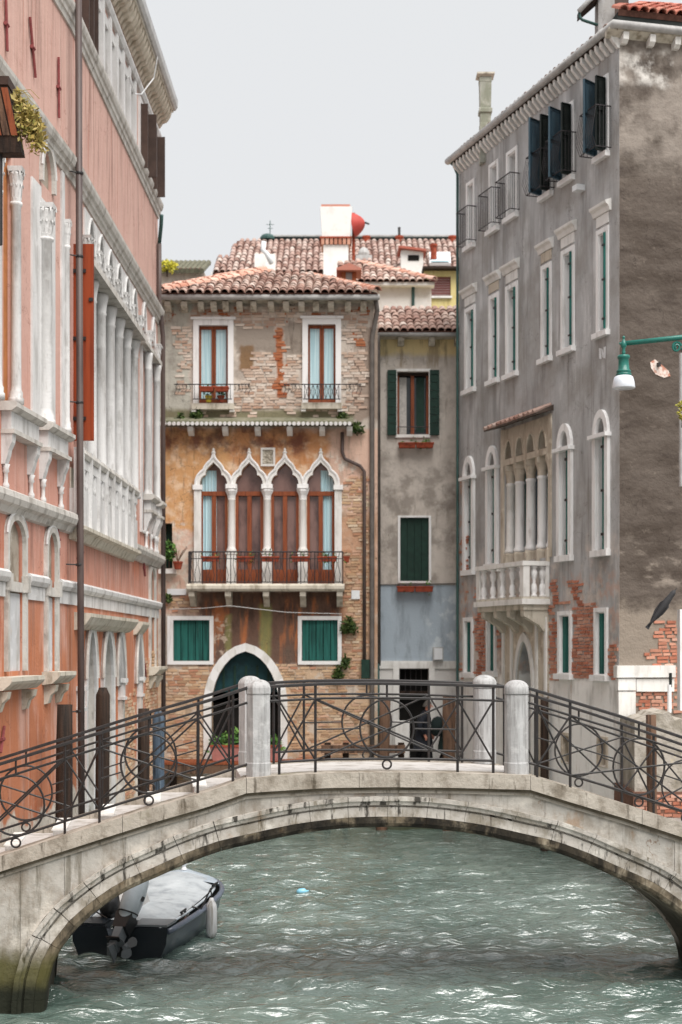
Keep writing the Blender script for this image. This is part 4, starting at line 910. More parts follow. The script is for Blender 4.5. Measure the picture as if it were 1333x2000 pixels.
for i, w_ in enumerate(R3):
    a, b, z0, z1 = inner(w_); w = frame_box(MAT['stone_white'], 'window', gp, RF, a, b, z0, z1, .085, .24, .03)
    glazing(w, a, b, z0, z1)
    q = MB(RF); q.box(a - .14, b + .12, z0 - .13, z0 - .02, -.05, .11); q.build('sill', MAT['stone_white'], w)
    if i >= 3:
        for hs, dd, mt, L in ((a - .02, (.42, .9), 'blue_sh', .42), (b + .02, (.2, .98), 'black_sh', .24)):
            v0 = Vector(RF.P(hs, 0, .06)); dv = (RF.d * dd[0] + RF.n * dd[1]).normalized(); fr = Fr((v0.x, v0.y), (v0.x + dv.x, v0.y + dv.y))
            q = MB(fr); q.ring(rect(0, L, z0 - .02, z1), [rect(.06, L - .06, z0 + .08, z0 + (z1 - z0) * .48), rect(.06, L - .06, z0 + (z1 - z0) * .54, z1 - .08)], -.025, .025); sh = q.build('shutter', MAT[mt], w)
            n = 16
            for half in (0, 1):
                za = z0 + .08 if half == 0 else z0 + (z1 - z0) * .54; zb = z0 + (z1 - z0) * .48 if half == 0 else z1 - .08
                q = MB(fr)
                for k in range(n): q.box(.06, L - .06, za + (zb - za) * k / n + .008, za + (zb - za) * (k + 1) / n - .008, -.018, .018)
                o = q.build('louvre_field', MAT[mt], w); o['kind'] = 'stuff'
    # bulging iron guard
    h = .85; q = MB(RF)
    if i in (0, 1, 2) or True:
        tt = .24 if i < 3 else .34; sa, sb = a - .2, b + .16
        q.ftube([(sa, z0 + h, 0), (sa, z0 + h, tt), (sb, z0 + h, tt), (sb, z0 + h, 0)], .014, 5); q.ftube([(sa, z0 + .02, 0), (sa, z0 + .02, tt), (sb, z0 + .02, tt), (sb, z0 + .02, 0)], .012, 5)
        gr = q.build('guard_rail', MAT['iron_thin'], w)
        q = MB(RF); n = 9
        for k in range(n + 1):
            x = sa + (sb - sa) * k / n; q.ftube([(x, z0 + .02, tt), (x, z0 + .25, tt + (.1 if i >= 3 else 0)), (x, z0 + h, tt)], .0065, 4)
        for k in range(4): q.ftube([(sb, z0 + .02, tt * k / 4), (sb, z0 + h, tt * k / 4)], .006, 4); q.ftube([(sa, z0 + .02, tt * k / 4), (sa, z0 + h, tt * k / 4)], .006, 4)
        q.build('guard_bars', MAT['iron_thin'], w)
for i, w_ in enumerate(R1):
    a, b, z0, z1 = inner(w_); zs = z1 - (b - a) * .95; fw = .13
    inn = round_arch(a, b, z0, zs, z1); out = round_arch(a - fw, b + fw, z0 - .01, zs, z1 + .16)
    q = MB(RF); q.prism([out[1]] + out[2:] + [out[0]] + [inn[0]] + inn[:1:-1] + [inn[1]], 0, .07); w = q.build('window', MAT['stone_white'], gp)
    q = MB(RF); q.box(a, a + .02, z0, zs, -.25, 0); q.box(b - .02, b, z0, zs, -.25, 0); q.build('reveal', MAT['stone_white'], w)
    q = MB(RF); q.box(a - .18, b + .18, zs - .06, zs + .02, -.02, .15); q.build('impost', MAT['stone_white'], w)
    q = MB(RF); q.box(a - .16, b + .15, z0 - .14, z0 - .01, -.05, .11); q.build('sill', MAT['stone_white'], w)
    q = MB(RF); q.prism(round_arch(a, b, zs + .02, zs + .03, z1), -.2, -.14); q.build('lunette', MAT['stone_warm'], w)
    q = MB(RF); q.box(a + .03, (a + b) / 2 + .05, z0, zs - .05, -.16, -.12); q.build('shutter', MAT['white_paint'], w)
    q = MB(RF); q.box((a + b) / 2 + .05, b - .02, z0, zs - .05, -.2, -.16); q.build('pane', MAT['glass'], w)
    q = MB(RF); q.box(b - .09, b - .03, z0, zs - .05, -.26, .06); q.build('shutter_edge', teal, w)
    for k in (.12, .5, .88): q = MB(RF); q.box(b - .12, b + .0, z0 + (zs - z0) * k, z0 + (zs - z0) * k + .05, .05, .08); q.build('hinge', MAT['iron'], w)
for i, w_ in enumerate(R0):
    a, b, z0, z1 = inner(w_); w = frame_box(MAT['stone_white'], 'window', gp, RF, a - .05, b + .04, z0, z1, .09, .1)
    q = MB(RF); q.box(a - .2, b + .18, z0 - .14, z0 - .02, -.05, .12); q.build('sill', MAT['stone_white'], w)
    n = 4
    for k in range(n):
        x0 = a - .05 + (b - a + .09) * k / n; q = MB(RF); q.box(x0 + .006, x0 + (b - a + .09) / n - .006, z0, z1, -.08, -.025 + .008 * (k % 2)); q.build('plank', MAT['green_sh'], w)
for w_ in LW:
    a, b, z0, z1 = inner(w_, .06); w = frame_box(MAT['stone_warm'], 'window', gp, RF, a, b, z0, z1, .06, .2, .03); q = MB(RF); q.box(a, b, z0, z1, -.25, -.2); q.build('blocked_panel', MAT['stone_warm'], w)
# loggia of four round arches with columns
a, b, z0, z1 = LG; n = 4; sp = (b - a) / n; zc = RF.uv(1029, 912)[1]; ops = []
for k in range(n):
    c = a + sp * (k + .5); ops.append(round_arch(c - sp * .36, c + sp * .36, zc + .3, zc + .32, zc + .32 + sp * .72))
q = MB(RF); q.ring(rect(a, b, zc + .16, z1), ops and [o for o in ops], -.42, .03); lg = q.build('loggia', MAT['stone_warm'], gp)
for k in range(n + 1):
    c = a + sp * k; 
    if k == 0: c += .1
    if k == n: c -= .07
    p = RF.P(c, z0 + .0, -.12); h = zc + .16 - z0; r = .115
    q = MB(); q.lathe(p, [(r * 1.2, .22), (r * 1.3, .27), (r * 1.05, .33), (r, .4), (r * .9, h - .5), (r * 1.05, h - .48), (r * 1.05, h - .44), (r * .9, h - .42)], 12); o = q.build('column', MAT['stone_white'] if k else MAT['stone'], lg, True)
    q = MB(); q.lathe(p, [(r * .9, h - .43), (r * .95, h - .3), (r * 1.25, h - .16), (r * 1.2, h - .14)], 12); q.lathe(p, [(r * 1.65, h - .14), (r * 1.75, h)], 4, True); q.lathe(p, [(r * 1.8, -.1), (r * 1.8, .18), (r * 1.5, .22)], 4, True); q.build('capital', MAT['stone_warm'], o)
for k in range(n):
    c = a + sp * (k + .5); q = MB(RF); q.box(c - sp * .36, c - .02, z0, zc, -.4, -.34); o = q.build('loggia_shutter', MAT['white_paint'], lg); q = MB(RF); q.box(c + .0, c + sp * .4, z0, zc, -.4, -.3); o = q.build('loggia_shutter', MAT['blue_sh'] if k % 2 else teal, lg)
    q = MB(RF)
    ar = round_arch(c - sp * .36, c + sp * .36, zc + .3, zc + .32, zc + .32 + sp * .72)[2:]; q.ftube([(s, z, .03) for s, z in ar], .028, 6); q.build('arch_moulding', MAT['stone_warm'], lg)
q = MB(RF); q.box(a, b, z0 - .1, z1, -.48, -.44); q.build('loggia_back', MAT['dusk'], lg)
# warm surround beside it and the lean-to canopy
for x0, x1 in ((a - .16, a), (b, b + .14)): q = MB(RF); q.box(x0, x1, z0, z1 + .02, 0, .03); q.build('loggia_pilaster', MAT['stone_warm'], lg)
q = MB(RF); ca, cb = RF.s(977, .4), RF.s(1082, .1); zt = RF.uv(1030, 822)[1]
q.extrude([(.0, zt + .16), (.42, zt - .03), (.42, zt - .07), (.0, zt + .05)], a - .25, b + .22); cn = q.build('canopy', simple('canopy_board', '#5a4e46', .9, .4, 6), lg)
for k in range(12):
    x = a - .2 + (b - a + .4) * k / 11.5; q = MB(RF); q.ftube([(x, zt + .17, .0), (x, zt - .01, .43)], .06, 6); q.build('canopy_tile', MAT['tile'], cn)
# balcony with turned balusters
T = .63; bs0, bs1 = RF.s(931, T), RF.s(1073, 0); zr = RF.uv(1016, 1096, T)[1]; zb = RF.uv(1016, 1168, T)[1]
def edge_run(z0, z1, ex, name, mat, parent):
    q = MB(RF); q.box(bs0 - ex, bs1 + ex, z0, z1, 0, T + ex); return q.build(name, mat, parent)
bal = edge_run(zb - .14, zb - .02, .05, 'balcony', MAT['stone'], gp)
edge_run(zb - .02, zb + .03, .0, 'balcony_floor', MAT['stone_old'], bal); edge_run(zb - .26, zb - .141, -.02, 'balcony_cornice', MAT['stone_old'], bal)
q = MB(RF); q.box(bs0 - .03, bs1 + .03, zr - .1, zr, T - .17, T + .03); q.box(bs1 - .17, bs1 + .03, zr - .1, zr, 0, T - .17); q.box(bs0 - .03, bs0 + .17, zr - .1, zr, 0, T - .17); q.build('balcony_handrail', MAT['stone'], bal)
def balu(s, t):
    p = RF.P(s, zb + .03, t); h = zr - .1 - zb - .03; q = MB(); r = .075
    q.lathe(p, [(r, 0), (r, .04), (r * .6, .06), (r * 1.05, h * .2), (r * .8, h * .38), (r * .45, h * .46), (r * .62, h * .5), (r * .45, h * .54), (r * .8, h * .62), (r * 1.05, h * .8), (r * .6, h - .06), (r, h - .04), (r, h)], 8); q.build('baluster', MAT['stone_white'], bal, True)
n = 5
for k in range(n): balu(bs0 + .2 + (bs1 - bs0 - .45) * k / (n - 1) + .05, T - .08)
for k in range(2): balu(bs1 - .08, .13 + .2 * k)
for s, t in ((bs0 + .07, T - .08), (bs1 - .08, T - .08), (bs1 - .08, .0), (bs0 + .07, 0)):
    q = MB(RF); q.box(s - .09, s + .09, zb + .03, zr - .1, t - .07, t + .08); q.build('balcony_pier', MAT['stone'], bal)
for k in range(4):
    s = bs0 + .25 + (bs1 - bs0 - .4) * k / 3; q = MB(RF); q.extrude([(0, zb - .75), (.1, zb - .74), (.2, zb - .6), (.42, zb - .48), (T - .05, zb - .4), (T - .04, zb - .262), (0, zb - .262)], s - .09, s + .09); q.build('balcony_bracket', MAT['stone_old'], bal)
# arched canal door with its stone surround
q = MB(RF); sa, sb = RF.s(984), RF.s(1073); zt = RF.uv(1030, 1207)[1]
q.ring(rect(sa, sb, 1.0, zt), [dpoly[:1] + [(p[0], p[1]) for p in dpoly[1:]]] if False else [[(p[0], max(p[1], 1.01)) for p in dpoly]], 0, .03); dr = q.build('canal_door', MAT['stone_warm'], gp)
q = MB(RF); out = pointed_arch(DG[0] - .12, DG[1] + .12, 1.02, DG[3] - .95, DG[3] + .2); q.prism(out[1:] + [out[0]] + [dpoly[0]] + dpoly[:0:-1], .03, .08); q.build('door_arch', MAT['stone'], dr)
for x in (sa + .08, RF.s(1003), RF.s(1052), sb - .08): q = MB(RF); q.box(x - .05, x + .05, 1.0, zt, .03, .07); q.build('pilaster', MAT['stone'], dr)
q = MB(RF); q.box(DG[0] - .05, DG[1] + .05, 1.0, DG[3], -.48, -.42); q.build('door_dark', MAT['dark'], dr)
q = MB(RF); q.box((DG[0] + DG[1]) / 2, DG[1], 1.0, DG[3] - 1.0, -.2, -.15); q.build('door_leaf', simple('dark_teal_door', '#1e4a42', .6), dr)
# bricks: foot of the front and the end wall
def m_foot(s, z):
    p = RF.P(s, z); px = CX + p[0] / p[1] * F; py = HY - (z - HC) / p[1] * F; w = nz(s, z, 2, 3) * 10 + nz(s, z, 6, 1) * 5
    for a, b, c, d in R0:
        if a - 3 < px < b + 3 and c - 8 < py < d + 8: return False
    if 980 < px < 1075: return False
    if py + w > 1328: return False
    if px < 914 and 950 < py < 1320: return nz(s, z, 2.2, 5) > .0
    lim = 1215 if px < 1090 else (1185 if px < 1165 else 1260)
    if py + w * 2 < lim - 10: return nz(s, z, 2, 9) > .38 and py > 1130
    return nz(s, z, 1.4, 6) > -.42
bricks(gp, RF, .05, Ls - .02, 3.6, 7.6, m_foot, 'brick_red', 190)
RSp = lambda px, py: RS.uv(px, py)
def m_end(s, z):
    p = RS.P(s, z); px = CX + p[0] / p[1] * F; py = HY - (z - HC) / p[1] * F; w = nz(s, z, 2.4, 3) * 8 + nz(s, z, 7, 1) * 4
    if px > 1326: return False
    if 1240 < px + w and 1348 < py < 1386: return True
    if px + w > 1300 and 1220 < py < 1390: return True
    if px + w > 1280 - (py - 1240) * .2 and 1212 < py + w < 1297: return nz(s, z, 3, 3) > -.35
    if 1276 < py < 1297 and px > 1212: return nz(s, z, 3, 8) > .05
    return False
bricks(gp, RS, .02, 1.8, 3.0, 5.3, m_end, 'brick_red', 300)
# big white quoin stones at the corner of the end wall
for x0, x1, y0, y1, pr in ((1203, 1320, 1300, 1324, .12), (1208, 1243, 1325.5, 1349, .08), (1244, 1318, 1325.5, 1351, .07), (1209, 1242, 1350.5, 1440, .06), (1209, 1242, 1441, 1530, .05), (1209, 1242, 1531, 1640, .05)):
    a, z0 = RS.uv(x0, y1, pr); b, z1 = RS.uv(x1, y0, pr); q = MB(RS); q.box(max(a, -.1), b, z0, z1, -.05, pr, .006); q.build('quoin_stone', MAT['stone'], gp)
# eaves: gutter, rows of corbels, roof
GT = .25
gz = ZE + .16
ge0 = RF.P(-.15, gz, GT); cr = RF.P(Ls + .3, gz, GT); ge1 = RS.P(6.2, gz, GT)
cx_ = Vector(RF.P(Ls, gz, GT)); 
# corner where both gutter lines meet
A = Vector(ge0); dA = Vector((RF.d.x, RF.d.y, 0)); B = Vector(RS.P(0, gz, GT)); dB = Vector((RS.d.x, RS.d.y, 0))
den = dA.x * dB.y - dA.y * dB.x; tA = ((B.x - A.x) * dB.y - (B.y - A.y) * dB.x) / den; cpt = A + dA * tA
q = MB(); q.tube([A, cpt, B + dB * 6.2], .085, 10); gut = q.build('gutter', MAT['pipe_zinc'], gp, True)
q = MB(RF); q.extrude([(0, ZE - .02), (GT - .05, ZE + .08), (GT - .05, ZE + .12), (0, ZE + .12)], -.1, Ls - .02); q.build('eaves_board', MAT['wood_dark'], gp)  # dark colour stands in for the shade in the gaps between corbels
q = MB(RS); q.extrude([(-.02, ZE - .02), (GT - .05, ZE + .08), (GT - .05, ZE + .12), (-.02, ZE + .12)], -.3, 6.2); q.build('eaves_board', MAT['stone_old'], gp)
q = MB(RF); q.extrude([(0, ZE - .32), (.1, ZE - .32), (.3, ZE - .12), (.44, ZE - .06), (.46, ZE + .05), (0, ZE - .021)], 0, .1); 
cm = None
n = 40
for k in range(n):
    s = .08 + (Ls - .1) * k / (n - 1)
    qq = MB(RF); qq.extrude([(0, ZE - .2), (.04, ZE - .2), (.1, ZE - .13), (.19, ZE - .04), (.2, ZE + .07), (0, ZE - .022)], s - .04, s + .04); qq.build('corbel', MAT['stone'], gp)
for px in (1216, 1268, 1317):
    s, _ = RS.uv(px, 70); qq = MB(RS); qq.extrude([(0, ZE - .14), (.1, ZE - .14), (.18, ZE - .08), (.2, ZE + .06), (0, ZE - .022)], s - .06, s + .06); qq.build('corbel', MAT['stone'], gp)
q = MB(RS); q.extrude([(-.3, ZE + .12), (.14, ZE + .3), (.14, ZE + .45), (-.3, ZE + .4)], -.1, 6.2); q.build('roof_edge_board', MAT['black_sh'], gp)
# RS slope tiles
an = R(29); inn = Vector((-RS.n.x, -RS.n.y, 0)); e_ = Vector((RS.d.x, RS.d.y, 0)); u_ = inn * math.cos(an) + Vector((0, 0, math.sin(an)))
tile_roof(gp, Vector(RS.P(-.1, ZE + .47, .2)), e_, u_, [(0, 0), (6, 0), (6, 2.6), (1.9, 2.6)], 'tile_red', .2, .34, 120)
inn = Vector((-RF.n.x, -RF.n.y, 0)); e_ = Vector((RF.d.x, RF.d.y, 0)); u_ = inn * math.cos(R(24)) + Vector((0, 0, math.sin(R(24))))
tile_roof(gp, Vector(RF.P(-.1, gz - .0, GT - .06)), e_, u_, [(0, 0), (Ls + .3, 0), (Ls - 1.2, 1.7), (0, 1.7)], 'tile_far', .2, .34, 300)
# roof terrace hut: grey pillar, sloping roof edge and hooked pipe
hp = RF.P(Ls - .55, ZE + .1, -.1); D_ = hp[1]
def at(px, py, Y): return ((px - CX) / F * Y, Y, HC + (HY - py) / F * Y)
q = MB(); a0 = at(1169, 62, D_); a1 = at(1201, -40, D_); q.box(a0[0], a1[0], a0[2] - .4, a1[2], D_, D_ + .4); q.build('roof_pillar', MAT['grey'], gp)
q = MB(); b0 = at(1134, 26, D_ - .1); b1 = at(1180, -14, D_ - .1); q.hull([b0, (b0[0], b0[1], b0[2] + .14), (b1[0], b1[1], b1[2] + .2), b1], [(p[0], p[1] + .4, p[2]) for p in (b0, (b0[0], b0[1], b0[2] + .14), (b1[0], b1[1], b1[2] + .2), b1)]); hr_ = q.build('hut_roof', MAT['wood_dark'], gp)
q = MB(); q.tube([at(1131, 22, D_ - .15), at(1150, 2, D_ - .15), at(1176, -22, D_ - .15)], .05, 8); q.build('hut_gutter', MAT['pipe_zinc'], gp, True)
q = MB(); q.tube([at(1132, 24, D_ - .1), at(1133, 34, D_ - .1), at(1138, 39, D_ - .1), at(1168, 49, D_ - .05)], .03, 8); q.build('hooked_pipe', MAT['pipe_green'], gp, True)
q = MB(); q.box(at(1201, 0, D_)[0], at(1240, 0, D_)[0], at(0, 30, D_)[2], at(0, -40, D_)[2], D_ + .6, D_ + 2); q.build('hut_wall', MAT['brown_sh'], gp)
# chimney on the far part of the roof
c0 = at(948, 248, 34.6)
q = MB(); q.lathe((c0[0], c0[1], c0[2] - .9), [(.19, 0), (.19, .95), (.175, .96), (.2, 1.95), (.21, 1.96), (.21, 2.06)], 4, True); ch = q.build('chimney', Mat('mossy_chimney', .9).paint('#a6a69c', [dict(c='#87897a', n=((3, 3, 1), .4, .65)), dict(c='#c9c7bc', n=(4, .5, .7), op=.6)], bump=.3), gp)
q = MB(); q.lathe((c0[0], c0[1], c0[2] + 1.16), [(.15, 0), (.3, .06), (.3, .1), (.1, .14)], 4, True); q.build('chimney_cap', MAT['stone_old'], ch)
q = MB(); q.lathe((c0[0], c0[1], c0[2] + .3), [(.205, 0), (.225, .02), (.225, .1), (.21, .12)], 4, True); q.build('chimney_band', bpy.data.materials['mossy_chimney'], ch)
q = MB(RF); q.ftube([(.03, ZE + .1, .2), (.04, ZE - .2, .06), (.04, 3, .06)], .035, 6); q.build('drainpipe', MAT['pipe_green'], gp)
# torn patch of plaster and the white wall number block
s, z = RS.uv(1288, 722); q = MB(RS)
pts = [(-.2, .14), (-.1, .2), (.02, .12), (.2, -.02), (.24, -.12), (.1, -.16), (-.08, -.1), (-.18, .02)]
q.prism([(s + a, z + b) for a, b in pts], -.01, .012); q.build('bare_patch', Mat('bare_patch', .9).paint('#dccfc6', [dict(c='#b9826e', n=(7, .45, .6))], bump=.4), gp)
q = MB(RS); q.box(s - .06, s - .01, z + .05, z + .13, .0, .1); q.build('hook', MAT['iron'], gp)
a, z = RF.uv(1179, 688)
for k, pts in enumerate(([(-.16, -.1), (-.08, -.12), (-.1, .1), (-.18, .12)], [(-.09, .1), (-.03, .06), (.03, -.12), (-.03, -.1)], [(.0, -.12), (.08, -.14), (.1, .1), (.02, .1)])):
    q = MB(RF); q.prism([(a + s, z + h) for s, h in pts], 0, .006); q.build('painted_mark', MAT['white_paint'], gp)
s, z = RF.uv(1139, 367); q = MB(RF); q.box(s - .1, s + .1, z - .08, z + .04, 0, .2); q.build('wall_lamp_box', MAT['white_paint'], gp)
# ================================================================ pink palace on the left bank
pp = thing('pink_palace', LF.P(4, 1.0, 0), 'salmon pink palace with white cornices, gothic arcades and a marble balcony', 'palace')
pm = Mat('pink_render', .9)
MAT['pink'] = pm.paint('#c59080', [dict(c='#cba99e', box=zband(8.0, 99, 2.2, .6), op=.8), dict(c='#b9744f', box=zband(-9, 5.3, .9, .5), op=.85),
    dict(c='#d2ada0', n=((1.2, 1.2, .35), .5, .66), op=.7), dict(c='#b3643f', n=((1.0, 1.0, .5), .52, .68), box=zband(-9, 8, 1.5, .5), op=.7), dict(c='#d3b5aa', n=((7, 7, .22), .53, .7), op=.55), dict(c='#9c4c34', n=((9, 9, .35), .56, .7), op=.55), dict(c='#8f6d60', n=((5, 5, .3), .56, .7), op=.55), dict(c='#7a4a3c', crack=(1.1, .005), op=.7), dict(c='#7d5f55', n=((6, 6, .35), .5, .64), box=zband(13.0, 14.7, .5, .2), op=.5), dict(c='#7d5f55', n=((6, 6, .35), .5, .64), box=zband(5.7, 6.4, .2, .2), op=.5), dict(c='#8a5a44', n=((6, 6, .35), .5, .64), box=zband(4.2, 5.2, .4, .2), op=.5), dict(c='#8c5a48', n=(1.3, .62, .75), op=.35),
    dict(c='#cfc6ba', box=zband(-9, 1.95, .06, .5, 1.5)), dict(c='#9a8f82', n=(9, .5, .65), box=zband(-9, 1.95, .06, .5, 1.5), op=.6), dict(c='#3f4028', box=zband(-9, .7, .15, .15), op=.9)], bump=.35, bsc=16, bump2=.25, b2sc=2)
ZT = 16.75
F1 = LF.s
def lfz(px, py, t=0): return LF.uv(px, py, t)[1]
# ---- far wing openings
sA, sB = F1(184), F1(262)
holes = []
TOPW = rect(sA, sB, 14.95, 16.3); holes.append(TOPW)
w0 = rect(F1(158), F1(178), 14.85, 17.2 - .6); holes.append(w0)
TF = [(F1(271.5), F1(280)), (F1(290), F1(297.5))]
for a, b in TF: holes.append(rect(a, b, 14.75, 16.2))
pA, pB = F1(163), F1(266); ZTR = 11.0; ZBL = 7.0
n5 = 6; sp5 = (pB - pA) / n5
LOG = rect(pA, pB, ZBL, 12.0 - .005); holes.append(LOG)
ups = []
for k in range(n5):
    c = pA + sp5 * (k + .5); ups.append(pointed_arch(c - sp5 * .33, c + sp5 * .33, 11.14, 11.36, 11.93, 5))
SW = [(F1(275.5), F1(283)), (F1(294), F1(300.5))]
for a, b in SW: holes.append(rect(a, b, 7.0, ZTR)); ups.append(pointed_arch(a + .05, b - .05, 11.3, 11.42, 12.0, 5))
holes += ups[n5:]
gA = [(165, 185, 1232), (198, 219, 1236), (226, 240, 1240), (264, 275, 1243)]
gdoors = []
for i, (x0, x1, y) in enumerate(gA):
    a, b = F1(x0), F1(x1); zt = lfz((x0 + x1) / 2, y); z0 = .6 if i < 2 else lfz(x0, 1322); g = pointed_arch(a + .08, b - .08, z0, zt - 1.0, zt, 7); gdoors.append(g); holes.append(g)
fa, fb = F1(292), F1(301); NB = pointed_arch(fa, fb, 3.95, 6.0, 6.25, 5); holes.append(NB)
Lf = LF.len
m = MB(LF); m.ring(rect(0, Lf, -1, ZT), holes, -.6, 0); m.build('far_wall', MAT['pink'], pp)
q = MB(LF); q.box(0, Lf, -1, ZT - .02, -5, -.62); q.build('palace_body', MAT['dusk'], pp)
q = MB(LF); q.box(Lf + .002, Lf + .01, -1, ZT, -5, -.0); q.build('far_end_wall', MAT['pink'], pp)
# ---- near wing
s_n0 = -6.0; Ln = LN.len
nh_ = []
NA = [(12, 44, 1016), (89, 107, 1040)]
narch = []
for x0, x1, y in NA:
    a, b = LN.s(x0), LN.s(x1); zt = LN.uv((x0 + x1) / 2, y)[1]; g = round_arch(a, b, LN.uv(x1, 1318)[1] + .06, zt - .3, zt); narch.append(g); nh_.append(g)
PN = []
ar0, ar1 = LN.s(80), LN.s(101); zb_ = LN.uv(90, 366)[1]; zt_ = LN.uv(90, 290)[1]; UA = pointed_arch(ar0, ar1, zb_, zb_ + .2, zt_, 6); nh_.append(UA)
OC = rect(LN.s(7), LN.s(22), LN.uv(15, 792)[1], LN.uv(15, 300)[1]); nh_.append(OC)
m = MB(LN); m.ring(rect(s_n0, Ln, -1, ZT), nh_, -.6, 0); m.build('near_wall', MAT['pink'], pp)
q = MB(LN); q.box(s_n0, Ln + .02, -1, ZT - .02, -5, -.62); q.build('palace_body', MAT['dusk'], pp)
niche = Mat('niche_stone', .9).paint('#a79d90', [dict(c='#857a6c', n=(3, .4, .65)), dict(c='#c3bcb2', n=(5, .55, .7), op=.7)], bump=.4)
panelm = Mat('panel_stone', .85).paint('#c5c6c8', [dict(c='#a9a7a4', n=((4, 4, 1.2), .45, .68)), dict(c='#c9b09c', n=(2, .55, .7), op=.6), dict(c='#dfdfe0', n=(5, .52, .7), op=.6)], bump=.35)
for g in narch + [UA]:
    ss = [p[0] for p in g]; zs = [p[1] for p in g]; q = MB(LN); q.box(min(ss) - .02, max(ss) + .02, min(zs) - .02, max(zs) + .02, -.3, -.05); nn = q.build('niche', niche, pp)
    if g is not UA:
        zt_p = 5.2; q = MB(LN); q.box(min(ss) + .02, max(ss) - .02, min(zs), zt_p, -.045, -.03); q.build('blind_panel', panelm, nn)
        q = MB(LN); q.box(min(ss), max(ss), 5.22, 5.36, -.04, .03); q.box(min(ss) - .1, min(ss) + .03, 5.22, 5.46, .0, .1); q.box(max(ss) - .03, max(ss) + .1, 5.22, 5.46, 0, .1); q.build('niche_impost', MAT['marble_old'], nn)
    out = [(min(ss) - .09, min(zs)), (max(ss) + .09, min(zs))]; c = (min(ss) + max(ss)) / 2; k = (max(ss) - min(ss) + .18) / (max(ss) - min(ss)); zc_ = min(zs)
    out += [(c + (p[0] - c) * k, zc_ + (p[1] - zc_) * (1 + .1 / (max(zs) - zc_))) for p in g[2:]]
    q = MB(LN); q.prism([out[1]] + out[2:] + [out[0]] + [g[0]] + g[:1:-1] + [g[1]], 0, .06); q.build('niche_frame', MAT['marble_old'], nn)
    q = MB(LN); q.ftube([(s, z, .05) for s, z in out[2:]], .022, 6); q.build('arch_moulding', MAT['marble'], nn)
for g in PN:
    ss = [p[0] for p in g]; zs = [p[1] for p in g]; q = MB(LN); q.box(min(ss), max(ss), min(zs), max(zs), -.15, -.012); nn = q.build('blind_panel', panelm, pp)
    q = MB(LN); q.ring(rect(min(ss) - .07, max(ss) + .07, min(zs) - .06, max(zs) + .06), [g], 0, .04); q.build('panel_frame', MAT['marble'], nn)
q = MB(LN); q.box(OC[0][0], OC[1][0], OC[0][1], OC[2][1], -.3, -.05); q.build('shutter', MAT['ochre_sh'], pp)
# ---- string courses and cornices run over both wings
def course(z0, prof, name, mat, s0=0, s1=None, near=True, far=True):
    cuts_ = [(s_n0, Ln)]
    if z0 in (5.33, 5.13):
        ed = sorted((min(p[0] for p in g) - .12, max(p[0] for p in g) + .12) for g in narch); e_ = [s_n0] + [x for q_ in ed for x in q_] + [Ln]; cuts_ = list(zip(e_[::2], e_[1::2]))
    if near:
        for c0, c1 in cuts_: q = MB(LN); q.extrude([(t, z0 + z) for t, z in prof], c0, c1); q.build(name, mat, pp)
    if far: q = MB(LF); q.extrude([(t, z0 + z) for t, z in prof], s0, Lf if s1 is None else s1); q.build(name, mat, pp)
big = [(0, 0), (.03, .0), (.05, .07), (.08, .09), (.09, .15), (.13, .18), (.16, .26), (.165, .32), (0, .34)]
course(14.56, [(0, 0), (.03, 0), (.045, .08), (.07, .1), (.08, .17), (.11, .2), (.135, .27), (.14, .33), (0, .35)], 'cornice', MAT['marble_old'])
course(12.06, big, 'cornice', MAT['marble_old'])
course(6.28, [(0, 0), (.06, .02), (.1, .1), (.16, .14), (.19, .22), (.18, .3), (.1, .34), (0, .35)], 'string_course', MAT['marble_old'])
course(5.33, [(0, 0), (.07, .01), (.11, .07), (.12, .14), (.07, .18), (0, .19)], 'string_course', MAT['marble'])
course(5.13, [(0, 0), (.03, 0), (.035, .198), (0, .198)], 'plain_band', MAT['marble'])
course(16.38, [(0, 0), (.06, 0), (.1, .08), (.1, .14), (0, .15)], 'architrave', MAT['marble'], near=False)
# eaves with modillions and gutter
n = 40
for k in range(n):
    s = .3 + (Lf - .35) * k / (n - 1); q = MB(LF); q.extrude([(0, ZT - .02), (.05, ZT - .05), (.12, ZT + .06), (.22, ZT + .1), (.3, ZT + .22), (.34, ZT + .36), (0, ZT + .36)], s - .075, s + .075); q.build('modillion', MAT['stone_warm'], pp)
q = MB(LF); q.extrude([(-.1, ZT), (.02, ZT), (.1, ZT + .34), (.36, ZT + .362), (.36, ZT + .42), (-.1, ZT + .42)], 0, Lf + .1); q.build('eaves_board', MAT['stone_old'], pp)
q = MB(LF); q.extrude([(.2, ZT + .422), (.40, ZT + .422), (.45, ZT + .5), (.46, ZT + .66), (.2, ZT + .66)], -.2, Lf + .16); q.build('gutter', MAT['pipe_zinc'], pp)
q = MB(LF); q.extrude([(.3, ZT + .6), (-4, ZT + 2.0), (-4, ZT + 1.9), (.3, ZT + .5)], -.2, Lf + .1); q.build('roof', MAT['tile_under'], pp)
